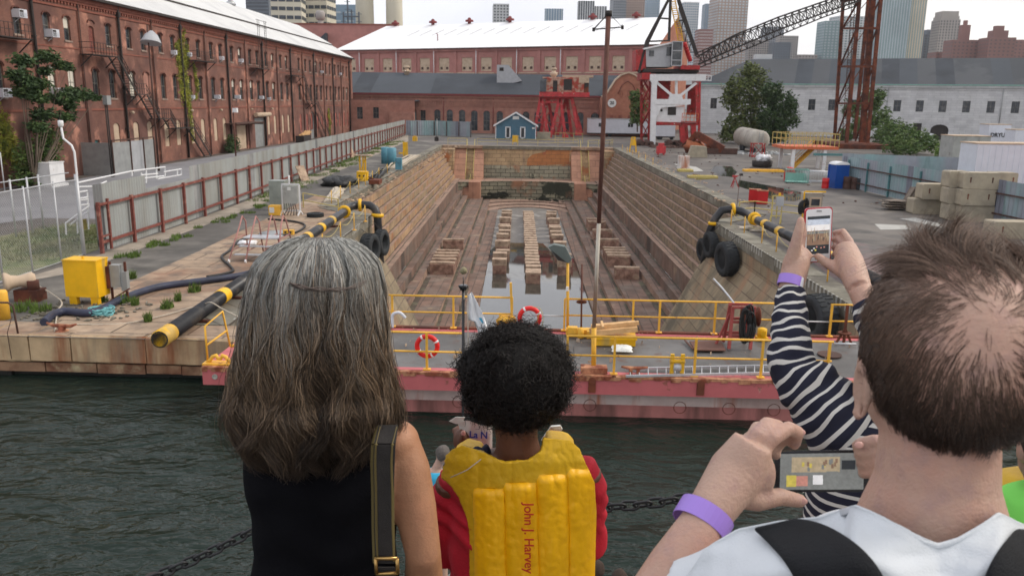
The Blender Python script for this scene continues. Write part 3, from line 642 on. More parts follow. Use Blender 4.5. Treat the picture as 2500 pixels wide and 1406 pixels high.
for y in ys:
    for hw, zt, r_ in ((.62, 14.18, .34), (.7, 9.85, .42)):
        q = MB()
        pts = [PL(y+hw*math.cos(math.pi*(1-i/8)), zt-r_+r_*math.sin(math.pi*i/8), -.04) for i in range(9)]
        for p_, p2 in zip(pts, pts[1:]): q.bar(p_, p2, .14, .1)
        q.build('arch_hood', 'brick_dark', lb)
q = MB(); q.bx(LX, LX+.1, 30, 187, 14.75, 14.92); q.bx(LX, LX+.2, 30, 187, 15.3, 15.52); q.bx(LX, LX+.3, 30, 187, 15.52, 15.9)
for k in range(250):
    y = 60+.51*k
    if y < 187: q.bx(LX, LX+.15, y, y+.25, 15.08, 15.3)
q.build('cornice', 'brick_trim', lb)
q = MB(); q.bx(LX, LX+.07, 30, 187, 5.85, 6.02); q.bx(LX, LX+.05, 30, 187, 11.3, 11.42); q.build('string_course', 'brick_trim', lb)
for k in range(0, 8): y = 76.4+14.3*k; q = MB(); q.bx(LX, LX+.16, y+.35, y+1.15, -.2, 14.7); q.build('pilaster', 'brick_red', lb)
q = MB(); q.bx(LX, LX+.2, 185.6, 187.02, -.2, 14.7); q.build('pilaster', 'brick_red', lb)
q = MB(); q.bx(LX-.6, LX+.62, 30, 187.3, 15.92, 16.12); q.bx(LX+.5, LX+.75, 30, 187.3, 15.85, 16.1); q.build('gutter', 'iron_dark', lb)
q = MB()
RX = [(-42.0, 16.14), (-46.6, 18.75), (-46.6, 19.0), (-54, 23.0), (-66, 16.1)]
for (xa, za), (xb, zb) in zip(RX, RX[1:]):
    m = 1 if abs(xa-xb) < .01 else 0; q.poly([(xa, 30, za), (xa, 187.5, za), (xb, 187.5, zb), (xb, 30, zb)], m)
q.build('roof', ['white_roof_dull', 'iron_dark'], lb)
for px, y in ((562, 112), (637, 129), (690, 147), (1, 1)):
    if y < 5: continue
    q = MB(); q.lathe((-54, y, 22.8), [(.9, 0), (.75, .5), (.45, .6), (.45, 1.1), (.85, 1.2), (.75, 1.7), (.3, 2.0)], 12); q.build('roof_ventilator', 'steel_galv', lb)
k = 0
for y in [69.3+7.15*i for i in range(0, 17)]:
    q = MB(); big = k % 2 == 0; r_ = .13 if big else .07; x_ = LX+.2+(0 if big else -.05)
    q.tube([(x_, y+.4, 15.9), (x_, y+.4, 15.2), (x_, y+.4, .1)], r_, 6)
    if big: q.box((x_, y+.4, 15.1), (.35, .4, .5))
    for zz in (12, 8, 4): q.box((x_-.02, y+.4, zz), (r_*2.4, r_*2.8, .1))
    q.build('drainpipe', 'iron_dark' if big else 'iron_brown', lb); k += 1
def ac(y, z, s=1.):
    q = MB(); q.bx(LX-.1, LX+.5*s, y-.4*s, y+.4*s, z, z+.5*s); q.bx(LX+.5*s, LX+.505*s, y-.36*s, y+.05, z+.05, z+.45*s, 1)
    for k in range(6): q.bx(LX+.505*s, LX+.52*s, y-.36*s, y+.36*s, z+.08+.06*k, z+.1+.06*k)
    q.bar((LX, y-.2, z-.35), (LX+.45, y-.2, z), .04); q.build('air_conditioner', ['trailer_white', 'iron_dark'], lb)
for px, py, s in ((38, 36, 1.3), (119, 84, 1.3), (420, 128, .9), (457, 133, .9), (537, 142, .9), (585, 148, .9), (-2, 230, 1.4), (133, 228, 1.4), (527, 237, 1), (577, 237, 1), (466, 236, .8), (636, 238, .9), (655, 240, .7), (784, 175, .8), (829, 180, .8)):
    p = XP(px, py, LX); ac(p.y, p.z-.25, s)
for px, py in ((317, 275), (463, 270), (535, 269), (610, 267), (660, 266)):
    p = XP(px, py, LX); q = MB(); q.blob((LX+.3, p.y, p.z), (.22, .2, .16), 1, .05, 8); q.bar((LX, p.y, p.z+.1), (LX+.3, p.y, p.z+.1), .06); q.build('wall_lamp', 'cream', lb)
# fire escapes
def escape(levels, label):
    """levels: (y0,y1,z) landings, stairs join one landing's far end to the next one's near end"""
    t = thing('fire_escape', label, 'fire escape', (LX+.8, levels[0][0], 0))
    X0, X1 = LX+.12, LX+1.35
    for (y0, y1, z) in levels:
        if z < .3: continue
        q = MB(); q.bx(X0, X1, y0, y1, z-.08, z)
        for yy in (y0+.1, y1-.1): q.bar((X0, yy, z-1.1), (X1-.1, yy, z-.08), .08)
        q.build('landing', 'iron_dark', t)
        q = MB()
        for zz in (1.05, .55): q.bar((X1, y0, z+zz), (X1, y1, z+zz), .045); q.bar((X0, y0, z+zz), (X1, y0, z+zz), .045)
        n_ = max(2, int((y1-y0)/.5))
        for i in range(n_+1): q.bar((X1, y0+(y1-y0)*i/n_, z), (X1, y0+(y1-y0)*i/n_, z+1.05), .03)
        q.build('guard_rail', 'iron_dark', t)
    for (a0, a1, za), (b0, b1, zb) in zip(levels, levels[1:]):
        q = MB(); p0, p1 = (a1, za), (b0, zb)
        for xx in (X0+.35, X1-.02): q.bar((xx, p0[0], p0[1]), (xx, p1[0], p1[1]), .06, .24)
        n_ = max(3, int(abs(za-zb)/.24))
        for i in range(1, n_): tt = i/n_; q.bx(X0+.35, X1, p0[0]+(p1[0]-p0[0])*tt-.13, p0[0]+(p1[0]-p0[0])*tt+.13, p0[1]+(p1[1]-p0[1])*tt-.03, p0[1]+(p1[1]-p0[1])*tt)
        q.build('stair_flight', 'iron_dark', t)
        q = MB()
        for dz in (.95, .5): q.bar((X1, p0[0], p0[1]+dz), (X1, p1[0], p1[1]+dz), .045)
        for i in range(0, 9): tt = i/8; yy = p0[0]+(p1[0]-p0[0])*tt; zz = p0[1]+(p1[1]-p0[1])*tt; q.bar((X1, yy, zz), (X1, yy, zz+.95), .03)
        q.build('handrail', 'iron_dark', t)
escape([(76.4, 81, 10.95), (84.4, 86.4, 7.45), (89., 91.6, 4.9), (92.9, 97.6, 3.75), (102.3, 103, .0)], 'rusty iron fire escape zigzagging down the near half of the brick building')
escape([(138.5, 144.5, 11.0), (149.5, 152.5, 6.5), (161.8, 162.5, 0.)], 'rusty iron fire escape on the far end of the brick building')
escape([(99.8, 105.8, 11.55)], 'small iron balcony under third floor windows in the middle of the brick building')
escape([(121.3, 126.7, 11.5)], 'small iron balcony with a ladder up to the white roof')
escape([(60.5, 67.6, 11.6)], 'iron balcony cut by the left picture edge')
q = MB()
for yy in (122.2, 122.9, 125.2, 125.9): q.bar((LX+1.3, yy, 11.5), (LX+1.3, yy, 18.3), .05)
for k in range(18): q.bar((LX+1.3, 125.2, 12+.35*k), (LX+1.3, 125.9, 12+.35*k), .035)
for zz in (17.3, 18.2): q.bar((LX+1.3, 121.6, zz), (LX+1.3, 126.4, zz), .05)
tag(q.build('roof_ladder', 'iron_dark', None, (LX+1.3, 124, 11.5)), 'tall iron ladder cage rising from the balcony past the eaves', 'ladder')
t = thing('brick_annex', 'low flat roofed brick annex between the long building and the arcaded hall', 'building', (-38, 185, 0))
PA = lambda u, z, d_: V((u, 184.5+d_, z))
hs = [(-40.9, -39.6, 3.0, 5.6, 0), (-37.3, -36.0, 3.2, 5.6, 0), (-30.9, -30.1, 1.5, 3.7, 0), (-29.7, -28.9, 1.5, 3.7, 0)]
q = MB(); wall_holes(q, PA, -43, -28, 0, 7.2, hs, .3, True); q.bx(-43, -28, 184.52, 192, 7.0, 7.3, 1); q.bx(-33.5, -28, 183.4, 184.4, 0, 4.6); q.build('wall', ['brick_far', 'slate'], t)
for h in hs: window(lambda u, z, d_: PA(u, z, d_-1.2 if u > -32 else d_), h, t)
CY = 192.
hall = thing('arcaded_hall', 'low red brick hall with corbelled arcade, arched windows and long dark slate roof', 'building', (-10, CY, 0))
PC = lambda u, z, d_: V((u, CY+d_, z))
def cu(px): return D(px, 300, CY).x
hs = [(cu(972), cu(1017), 0, 5.6, 1.2)]
for px in (1033,): hs.append((cu(px)-.6, cu(px)+.6, 1.2, 5.0, .0))
for px in (1068, 1098, 1128): hs.append((cu(px)-.72, cu(px)+.72, 1.6, 5.2, .6))
for px in (1158, 1188): hs.append((cu(px)-.75, cu(px)+.75, .6, 5.1, .65))
for px in (1220, 1284): hs.append((cu(px)-.75, cu(px)+.75, 1.8, 5.0, .65))
for px in (1313, 1347, 1381, 1416): hs.append((cu(px)-.8, cu(px)+.8, .6, 5.0, .7))
hs.append((cu(1442), cu(1463), 1, 4.9, .9)); hs = sorted(hs)
q = MB(); wall_holes(q, PC, -48, 14, 0, 8.3, hs, .3, True); q.build('wall', 'brick_far', hall)
for h in hs:
    if h[0] < cu(1018): q = MB(); hole_mesh(q, PC, h, .28); q.build('roller_door', 'grey_metal', hall)
    else: window(PC, h, hall, 'window_glass', mull=1)
q = MB()
x = -47.5
while x < 13.8:
    q.bx(x, x+.24, CY-.22, CY, 6.0, 7.15); q.bx(x+.02, x+.22, CY-.2, CY, 7.5, 7.8); x += .55
q.bx(-48, 14, CY-.25, CY, 7.15, 7.45); q.bx(-48, 14, CY-.32, CY, 7.95, 8.35); q.build('corbel_arcade', 'brick_far', hall)
for h in hs:
    q = MB(); a_, b_, c_, d__, ar = h
    pts = [PC((a_+b_)/2+(b_-a_)/2*1.15*math.cos(math.pi*(1-i/8)), d__-ar+ar*1.15*math.sin(math.pi*i/8)+.1, -.08) for i in range(9)]
    for p_, p2 in zip(pts, pts[1:]): q.bar(p_, p2, .22, .12)
    q.build('arch_hood', 'brick_far_pink', hall)
q = MB(); q.bx(-48.5, 14, CY-.6, CY+.3, 8.36, 8.75); q.build('gutter', 'red_dull', hall) if 'red_dull' in MATS else (mat('red_dull', (.2, .04, .04), var=.1), q.build('gutter', 'red_dull', hall))
q = MB(); x = -48.5
while x < 20:
    x2 = min(x+4.6, 20); q.poly([(x, CY-.5, 8.78), (x2, CY-.5, 8.78), (x2, CY+13, 13.75), (x, CY+13, 13.75)], random.choice([0, 0, 1])); x = x2
q.poly([(-48.5, CY+13, 13.75), (20, CY+13, 13.75), (20, CY+26, 8.8), (-48.5, CY+26, 8.8)], 0); q.build('roof', ['slate', 'slate_b'] if 'slate_b' in MATS else ['slate', 'slate_light'], hall) if False else None
mat('slate_b', (.056, .065, .078), rough=.75, var=.12, vs_=.15); q.build('roof', ['slate', 'slate_b'], hall)
q = MB(); z0 = D(1260, 178, CY+8); q.prism([(z0.x-4.5, CY+7, 10.5), (z0.x-4.5, CY+7, 15.6), (z0.x-1.8, CY+7, 15.6), (z0.x+1.4, CY+7, 12.)], V((0, 5, 0))); q.box((z0.x-3.4, CY+6.98, 14.6), (1., .06, .8), m=1); q.build('roof_dormer', ['grey_cab', 'iron_dark'], hall)
for px in (993, 1352):
    p = D(px, 180, CY+12); q = MB(); q.lathe((p.x, CY+12, 13.), [(.6, 0), (.6, .8), (.95, .9), (.95, 1.2), (.5, 1.3), (.5, 1.8), (.8, 1.9), (.6, 2.3)], 10); q.build('roof_ventilator', 'cream', hall)
for px in (905, 1083, 1204):
    q = MB(); q.tube([(cu(px), CY-.15, 8.3), (cu(px), CY-.15, 0)], .09, 6); q.build('drainpipe', 'red_dull', hall)
gb = thing('gabled_pavilion', 'brick pavilion with curved stone topped gable and round number 20 sign', 'building', (20, 187, 0))
g0, g1 = 13.2, 27.5; gc = 18.9
prof = [(g0, 8.6), (g0+.9, 8.9), (g0+2., 10.6), (g0+3., 12.3), (g0+4.3, 13.4), (gc+.1, 13.9), (gc+1.5, 13.4), (gc+2.9, 12.3), (gc+3.9, 10.6), (gc+5.2, 8.9), (g1, 8.6)]
q = MB(); q.poly([(x, 187, z) for x, z in [(g0, 0)]+prof+[(g1, 0)]]); q.bx(g0, g0+.01, 187, 200, 0, 8.5); q.bx(g1-.01, g1, 187, 200, 0, 8.5); q.build('wall', 'brick_orange', gb)
q = MB()
for (xa, za), (xb, zb) in zip(prof, prof[1:]): q.poly([(xa, 186.7, za+.12), (xb, 186.7, zb+.12), (xb, 190, zb+.12), (xa, 190, za+.12)]); q.poly([(xa, 186.7, za-.25), (xb, 186.7, zb-.25), (xb, 186.7, zb+.12), (xa, 186.7, za+.12)])
q.build('gable_coping', 'cream', gb)
q = MB(); 
for (xa, za), (xb, zb) in zip(prof, prof[1:]): q.poly([(xa, 190, za), (xb, 190, zb), (xb, 205, zb), (xa, 205, za)])
q.build('roof', 'slate', gb)
for x in (15.6, 17.5, 19.6, 20.8, 22.2):
    q = MB(); h = (x-.33, x+.33, 1.2, 4.6, .33); hole_mesh(q, lambda u, z, d_: V((u, 187-d_, z)), h, .05); q.build('blind_arch', 'brick_trim', gb)
q = MB(); q.tube([(gc-2.1, 186.93, 9.2), (gc-1.2, 186.93, 11.2), (gc, 186.93, 12.), (gc+1.2, 186.93, 11.2), (gc+2.1, 186.93, 9.2)], .12, 5); q.build('gable_moulding', 'brick_trim', gb)
q = MB()
for x in (17.6, 19.3): q.tube([(x+.32*math.sin(a), 186.95, 9.2+.75*math.cos(a)) for a in [i*.5236 for i in range(13)]], .05, 5)
q.build('blind_arch', 'brick_trim', gb)
def text(s, parent, loc, size, mt, rot=(R(90), 0, 0), name='lettering', ext=.01, align='CENTER', off=0.):
    c = bpy.data.curves.new('t', 'FONT'); c.body = s; c.size = size; c.align_x = align; c.align_y = 'CENTER'; c.extrude = ext; c.offset = off
    o = bpy.data.objects.new('t', c); sc.collection.objects.link(o); dg_ = bpy.context.evaluated_depsgraph_get(); me = bpy.data.meshes.new_from_object(o.evaluated_get(dg_))
    bpy.data.objects.remove(o); me.materials.clear(); me.materials.append(MATS[mt]); n_ = bpy.data.objects.new(name, me); sc.collection.objects.link(n_); n_.rotation_euler = rot
    base = V((0, 0, 0)); p = parent
    while p is not None: base += p.location; p = p.parent
    n_.location = V(loc)-base
    if parent: n_.parent = parent; KIDS.setdefault(parent.name, []).append(n_)
    return n_
p = D(1494, 252, 186.8); q = MB(); q.lathe((p.x, 186.8, p.z), [(.95, 0), (.95, -.08)], 24, (0, 1, 0)); sg = q.build('number_sign', 'sign_white', gb)
text('20', sg, (p.x, 186.66, p.z), .95, 'sign_dark', off=.02)
q = MB(); q.bar((24.5, 186.5, 8.9), (29.5, 183, 8.9), .55); q.bar((24.5, 186.5, 6.9), (29, 183.5, 6.9), .4); q.build('steel_beam', 'grey_box', gb)
w0, w1 = V((-63, 263, 0)), V((36, 218, 0)); wd_ = (w1-w0).normalized(); wn = V((-wd_.y, wd_.x, 0)); WL = (w1-w0).length
WL = plane_u(w0, wd_, 1606, 110)[0]
wb = thing('white_roofed_hall', 'big pink brick hall with bright white roof and cream panelled window bays', 'building', tuple(w0.lerp(w1, .5)))
PW = lambda u, z, d_: w0+wd_*u+wn*d_+V((0, 0, z))
hs = []
for px in (857, 901, 946, 992, 1037, 1084, 1140, 1187, 1236, 1289, 1343, 1396, 1453, 1510, 1570):
    u_, _ = plane_u(w0, wd_, px, 150)
    if 1.8 < u_ < WL-2: hs.append((u_-1.75, u_+1.75, 15.6, 19.4, 0))
    
q = MB(); wall_holes(q, PW, 0, WL, 0, 22.2, hs, .35, True); q.poly([PW(0, 0, 0), PW(0, 22, 0), PW(0, 22, 30), PW(0, 0, 30)]); q.build('wall', 'brick_far_pink', wb)
gpk = MB(); gpk.poly([PW(WL, 0, 0), PW(WL, 0, 30), PW(WL, 22.3, 30), PW(WL, 30, 15), PW(WL, 22.3, 0)]); gpk.build('gable_wall', 'brick_orange', wb)
for h in hs:
    q = MB(); hole_mesh(q, PW, h, .2); pn = q.build('window_panel', 'cream', wb)
    for du in (-.95, .95): q = MB(); c_ = PW((h[0]+h[1])/2+du, 16.5, .17); q.box(c_, (.75, .04, .7), math.atan2(wd_.y, wd_.x)); q.build('vent_louvre', 'iron_brown', pn)
q = MB(); q.box(PW(WL/2, 15.1, -.06), (WL, .2, .28), math.atan2(wd_.y, wd_.x)); q.build('string_course', 'cream', wb)
q = MB()
for h, h2 in zip(hs, hs[1:]): q.box(PW((h[1]+h2[0])/2, 18.2, -.12), (.95, .3, 6.2), math.atan2(wd_.y, wd_.x))
q.box(PW(WL/2, 21.7, -.2), (WL, .5, 1.), math.atan2(wd_.y, wd_.x)); q.build('pilasters', 'brick_far_pink', wb)
for i in range(0, len(hs)-1, 2):
    c_ = PW((hs[i][1]+hs[i+1][0])/2, 0, -.35); q = MB(); q.tube([c_+V((0, 0, 21.8)), c_+V((0, 0, 12))], .12, 5); q.build('drainpipe', 'white_paint', wb)
q = MB(); q.poly([PW(-1.5, 22.1, -.9), PW(WL+.8, 22.1, -.9), PW(WL+.8, 30.3, 15), PW(7, 30.3, 15)]); q.poly([PW(-1.5, 22.1, -.9), PW(7, 30.3, 15), PW(-1.5, 22.1, 31)]); q.poly([PW(7, 30.3, 15), PW(WL+.8, 30.3, 15), PW(WL+.8, 22.1, 31), PW(-1.5, 22.1, 31)])
q.build('roof', 'white_roof', wb)
q = MB(); q.box(PW(WL/2, 21.98, -.85), (WL+1, .3, .25), math.atan2(wd_.y, wd_.x)); q.build('gutter', 'iron_brown', wb)
for px, py in ((965, 50), (1057, 48), (1146, 46), (1245, 43), (1447, 40), (1553, 38)):
    u_, _ = plane_u(w0+wn*15, wd_, px, 50); c_ = PW(u_, 30.2, 15); q = MB(); q.lathe(c_, [(.5, 0), (.5, .5), (1.3, .6), (1.2, 1.1), (.5, 1.3), (.5, 1.6), (.2, 1.8)], 8); q.build('roof_ventilator', 'red_dull', wb)
q = MB()
for k in range(17):
    u_ = 20+k*4.4; a_ = PW(u_, 26.5, 7.6); q.bar(a_, PW(u_+2.2, 28.3, 11.), .09)
q.bar(PW(18, 26.4, 7.5), PW(93, 26.4, 7.5), .07); q.build('roof_walkway', 'grey_metal', wb)
p = PW(33, 24.6, 4); q = MB(); q.tube([p, p+V((0, 0, 1.8)), p+V((-.5, 0, 2.1))], .14, 6); q.build('vent_pipe', 'red_dull', wb)
t = thing('brick_block', 'windowless purple brown brick block rising behind the long brick building', 'building', (-72, 305, 0))
a_, b_ = D(688, 60, 300), D(900, 57, 300); q = MB(); q.bx(a_.x, b_.x+10, 300, 325, 0, a_.z); q.build('wall', 'brick_far_pink', t)
q = MB(); q.bx(a_.x-.2, b_.x+10, 299.8, 325, a_.z, a_.z+.5); q.build('parapet', 'brick_trim', t)
c_ = D(792, 96, 299); q = MB(); q.prism([(c_.x-3, 299.9, c_.z-1.5), (c_.x+1, 299.9, c_.z-1.5), (c_.x+1, 299.9, c_.z+2)], V((0, -3, 0))); q.build('lean_to', 'slate', t)
s0, s1 = V((40., 216.5, 0)), V((125, 186.5, 0)); sd = (s1-s0).normalized(); sn = V((-sd.y, sd.x, 0)); SL = (s1-s0).length
sb = thing('granite_building', 'long pale granite building with square dark windows and dark hipped roof, on the right', 'building', tuple(s0.lerp(s1, .5)))
PS = lambda u, z, d_: s0+sd*u+sn*d_+V((0, 0, z))
hs = []
for px in (1742, 1792, 1840, 1886, 1931, 1982, 2031, 2084, 2138, 2191, 2246, 2302, 2360, 2420, 2480, 2542):
    u_, _ = plane_u(s0, sd, px, 255)
    if .9 < u_ < SL-1: hs.append((u_-.8, u_+.8, 6.2, 8.8, 0))
u_, _ = plane_u(s0, sd, 2239, 315); hs2 = [(u_-.9, u_+.9, 1.2, 3.6, 0)]
u_, _ = plane_u(s0, sd, 2294, 315); hs2.append((u_-1.9, u_+1.9, 0, 3.4, 1.3))
q = MB(); wall_holes(q, PS, 0, SL, 0, 11.7, hs+hs2, .4, True); q.poly([PS(0, 0, 0), PS(0, 11.7, 0), PS(0, 11.7, 22), PS(0, 0, 22)]); q.build('wall', 'stone_white', sb)
for h in hs: window(PS, h, sb, mull=1, dep=.35)
for h in hs2: q = MB(); hole_mesh(q, PS, h, .38); q.build('doorway', 'iron_dark', sb)
q = MB(); q.box(PS(SL/2, 11.95, -.15), (SL+.6, .5, .5), math.atan2(sd.y, sd.x)); q.box(PS(SL/2, 11.35, -.05), (SL, .2, .25), math.atan2(sd.y, sd.x)); q.build('cornice', 'stone_white', sb)
q = MB(); q.box(PS(SL/2, 12.3, -.3), (SL+1, .6, .22), math.atan2(sd.y, sd.x)); q.build('gutter', 'copper_green', sb)
q = MB(); u_ = -.4
while u_ < SL:
    u2 = min(u_+3.9, SL); f0 = lambda u: (12.42+min(1, max(0, (u+.4)/11))*6.4, -.3+min(1, max(0, (u+.4)/11))*11)
    z2, d2 = f0(u_); z3, d3 = f0(u2); q.poly([PS(u_, 12.42, -.4), PS(u2, 12.42, -.4), PS(u2, z3, d3), PS(u_, z2, d2)], random.choice([0, 0, 0, 1, 2])); u_ = u2
q.build('roof', ['slate_light', 'slate', 'slate_b'], sb)
q = MB(); u_, _ = plane_u(s0, sd, 2446, 250); q.tube([PS(u_, 11.5, -.2), PS(u_, 3.5, -.2)], .1, 6); q.build('drainpipe', 'grey_metal', sb); q = MB(); u_, _ = plane_u(s0, sd, 2166, 250); q.tube([PS(u_, 11.5, -.2), PS(u_, .5, -.2)], .12, 6); q.build('drainpipe', 'grey_metal', sb)
SKY = [('w_cream', (.62,.58,.47)), ('w_white', (.55,.56,.57)), ('w_grey', (.25,.27,.30)), ('w_dark', (.12,.14,.17)), ('w_blue', (.22,.31,.40)), ('w_tan', (.36,.26,.21)), ('w_brown', (.24,.125,.11)), ('w_green', (.23,.32,.33)), ('w_stone', (.36,.33,.31)),
       ('g_dark', (.05,.06,.075)), ('g_blue', (.16,.24,.33)), ('g_pale', (.42,.48,.52)), ('g_gold', (.55,.47,.34)), ('g_green', (.14,.21,.22)), ('g_brown', (.12,.08,.075)), ('yellow_lit', (.6,.5,.25))]
for n_, c_ in SKY: mat(n_, c_, rough=.35 if n_[0] == 'g' else .8, var=.15, vs_=.03)
def tower(px0, px1, top, Y, wall, glass, fh=3.6, cw=4., depth=30, label='', rz=0., wf=.62, hf=.55, strip=None, crown=None, name='office_tower', cat='tower', lo=0):
    a_, b_ = D(px0, top, Y), D(px1, top, Y); W = b_.x-a_.x; h = (a_.z+b_.z)/2
    c_, s_ = math.cos(rz), math.sin(rz); w = (W-depth*abs(s_))/c_ if rz else W; w = max(w, W*.45)
    t = thing(name, label, cat, ((a_.x+b_.x)/2, Y+depth/2, 0), rz)
    q = MB(); q.bx(-w/2, w/2, -depth/2, depth/2, 0, h)
    if crown:
        for (f, dh) in crown: q.bx(-w/2*f, w/2*f, -depth/2*f, depth/2*f, h, h+dh); 
    q.build('wall', wall, t, root=False)
    g_ = MB(); z = max(lo, 0)+fh*.3
    zmin = h*.25
    faces = [(0, w, lambda u, z_, e: (-w/2+u, -depth/2-e, z_)), (1, depth, lambda u, z_, e: (w/2+e, -depth/2+u, z_)), (2, depth, lambda u, z_, e: (-w/2-e, depth/2-u, z_))]
    for fi, L_, P_ in faces:
        if (fi == 1 and (a_.x+b_.x)/2 > 0 and rz >= 0) or (fi == 2 and (a_.x+b_.x)/2 < 0 and rz <= 0): continue
        n_ = max(2, int(L_/cw)); c2 = L_/n_
        z = h-fh
        while z > zmin:
            if strip == 'h': g_.poly([P_(.3, z, .15), P_(L_-.3, z, .15), P_(L_-.3, z+fh*hf, .15), P_(.3, z+fh*hf, .15)])
            else:
                for i in range(n_): u_ = i*c2+c2*(1-wf)/2; g_.poly([P_(u_, z, .15), P_(u_+c2*wf, z, .15), P_(u_+c2*wf, z+fh*(hf if strip != 'v' else 1), .15), P_(u_, z+fh*(hf if strip != 'v' else 1), .15)])
            z -= fh
    tag(g_.build('windows', glass, t, root=False), kind='stuff'); return t
tower(596, 652, -60, 900, 'w_dark', 'g_dark', label='dark glass tower behind the white roof with pale lattice top', strip='h')
tower(650, 731, -60, 420, 'w_cream', 'g_dark', 4.1, 3.2, 14, 'cream banded slab block with window strips, left one of the pair', hf=.42, wf=.86, rz=.12)
tower(733, 802, -60, 440, 'w_cream', 'g_dark', 4.1, 3.2, 14, 'cream banded slab block with window strips, right one of the pair', hf=.42, wf=.86, rz=-.1)
tower(806, 868, 12, 520, 'w_blue', 'g_pale', 5, 6, 20, 'pale blue box of the power plant beside the chimney stacks', hf=.2, name='plant_building', cat='building')
tower(1200, 1243, 10, 1100, 'w_white', 'g_dark', 3.6, 3.4, 25, 'white gridded tower standing alone above the white roof', rz=.1, wf=.55)
tower(1330, 1375, 22, 1000, 'g_blue', 'g_pale', 4, 3, 20, 'low blue glass block above the white roof', strip='v', wf=.4)
tower(1412, 1452, 3, 1100, 'w_white', 'g_dark', 4, 2.6, 20, 'grey tower with dark vertical stripes, beside the tall steel pole', strip='v', wf=.55)
tower(1450, 1482, 16, 1110, 'w_white', 'g_dark', 4, 3, 20, 'lower pale striped wing joined to the grey striped tower', strip='v', wf=.4)
tower(1493, 1530, -6, 1200, 'w_grey', 'g_dark', 3.6, 3, 26, 'grey office tower left of the brown tower behind the pole', rz=.1)
tower(1527, 1575, -4, 1250, 'w_tan', 'g_brown', 3.6, 3, 26, 'brown tan office tower behind the white roof gable', wf=.5)
tower(1577, 1612, -10, 1300, 'w_blue', 'g_pale', 3.6, 3, 26, 'blue glass tower just left of the yellow crane ladder', wf=.5)
tower(1664, 1708, 6, 1200, 'w_white', 'g_blue', 3.4, 3, 26, 'slim white and blue glass tower behind the black crane frame', rz=.15, wf=.6)
tower(1706, 1742, 72, 1000, 'w_brown', 'w_white', 3.4, 30, 24, 'pinkish brown block with white bands, low under the crane boom', strip='h', hf=.16)
tower(1722, 1752, 10, 1400, 'w_grey', 'g_blue', 3.6, 2.6, 26, 'grey blue tower left of the orange brown tower', strip='v', wf=.5)
tower(1744, 1832, -30, 1250, 'w_tan', 'g_pale', 4.0, 4.6, 34, 'tall orange brown tower with pale square windows', rz=.2, wf=.6)
tower(1830, 1878, 98, 1300, 'w_stone', 'g_dark', 3.4, 3.2, 24, 'grey stone office block under the middle of the boom', wf=.5)
tower(1868, 1915, 66, 1350, 'w_grey', 'g_dark', 3.4, 3.2, 24, 'mid grey office block behind the crane boom', wf=.5)
tower(1905, 1950, 88, 1280, 'w_stone', 'g_dark', 3.4, 3.2, 24, 'stone office block with dark windows right of the boom', wf=.5)
tower(1888, 1932, 104, 1200, 'w_dark', 'g_dark', 3.4, 3.4, 24, 'low dark grey block in front of the stone office blocks', wf=.5)
tower(1950, 1996, 134, 1150, 'w_stone', 'g_brown', 3.4, 4, 24, 'low beige apartment roofs behind the granite building', wf=.4)
tower(1846, 1886, 133, 1000, 'w_white', 'g_pale', 5, 30, 12, 'pale billboard like white block just over the dark roof', strip='h', hf=.1, name='apartment_block', cat='building')
tower(2010, 2060, 52, 1150, 'w_green', 'g_pale', 3.6, 4.2, 26, 'stepped green glass tower left of the rusty lattice tower', rz=.1, wf=.5)
tower(2040, 2136, 40, 1250, 'w_white', 'g_green', 3.6, 5, 30, 'broad pale and green glass tower behind the rusty lattice tower', rz=.15, wf=.62)
tower(2152, 2232, -40, 1050, 'w_green', 'g_pale', 3.6, 3.0, 30, 'tall green glass tower right of the rusty lattice tower', strip='v', wf=.35)
tower(2222, 2272, -60, 1060, 'g_gold', 'w_green', 3.6, 3.0, 30, 'golden lit glass corner tower joined to the tall green tower', strip='v', wf=.4)
tower(2258, 2300, 84, 1150, 'w_dark', 'g_dark', 3.4, 4, 24, 'dark slate block with sloped top left of the crowned tower', crown=[(.6, 6)])
tower(2296, 2346, 48, 1100, 'w_stone', 'g_dark', 3.4, 3.4, 24, 'tan crowned stone tower standing over the brown blocks', wf=.4, crown=[(.9, 4), (.78, 8), (.82, 10)])
tower(2286, 2330, 128, 800, 'w_brown', 'g_brown', 3., 3.4, 18, 'low brown brick apartment block at the foot of the crowned tower', wf=.4, name='apartment_block', cat='building')
tower(2328, 2400, 98, 760, 'w_brown', 'g_brown', 3., 3.6, 18, 'brown brick apartment block with one chimney tower', wf=.4, hf=.4, crown=[(.3, 13), (.12, 17)], name='apartment_block', cat='building')
tower(2400, 2440, 100, 770, 'w_brown', 'g_brown', 3., 3.6, 18, 'brown brick apartment wing between the two chimney towers', wf=.4, hf=.4, name='apartment_block', cat='building')
tower(2416, 2482, 92, 740, 'w_brown', 'g_brown', 3., 3.6, 18, 'brown brick apartment block with stepped roof near the right edge', wf=.4, hf=.4, crown=[(.55, 6), (.3, 10)], name='apartment_block', cat='building')
tower(2478, 2560, 98, 780, 'w_brown', 'g_brown', 3., 3.6, 18, 'brown brick apartment block cut by the right picture edge', wf=.4, hf=.4, name='apartment_block', cat='building')
for px, r_, lab in ((891, 5., 'left of the two cream power plant chimney stacks'), (963, 4.6, 'right of the two cream power plant chimney stacks')):
    p = D(px, 50, 480); t = MB(); t.lathe((p.x, 480, 0), [(r_*1.1, 0), (r_, 60), (r_*.95, 90)], 28); q = t.build('chimney_stack', 'w_cream', None, (p.x, 480, 0)); tag(q, lab, 'chimney', 'cream chimney stacks')
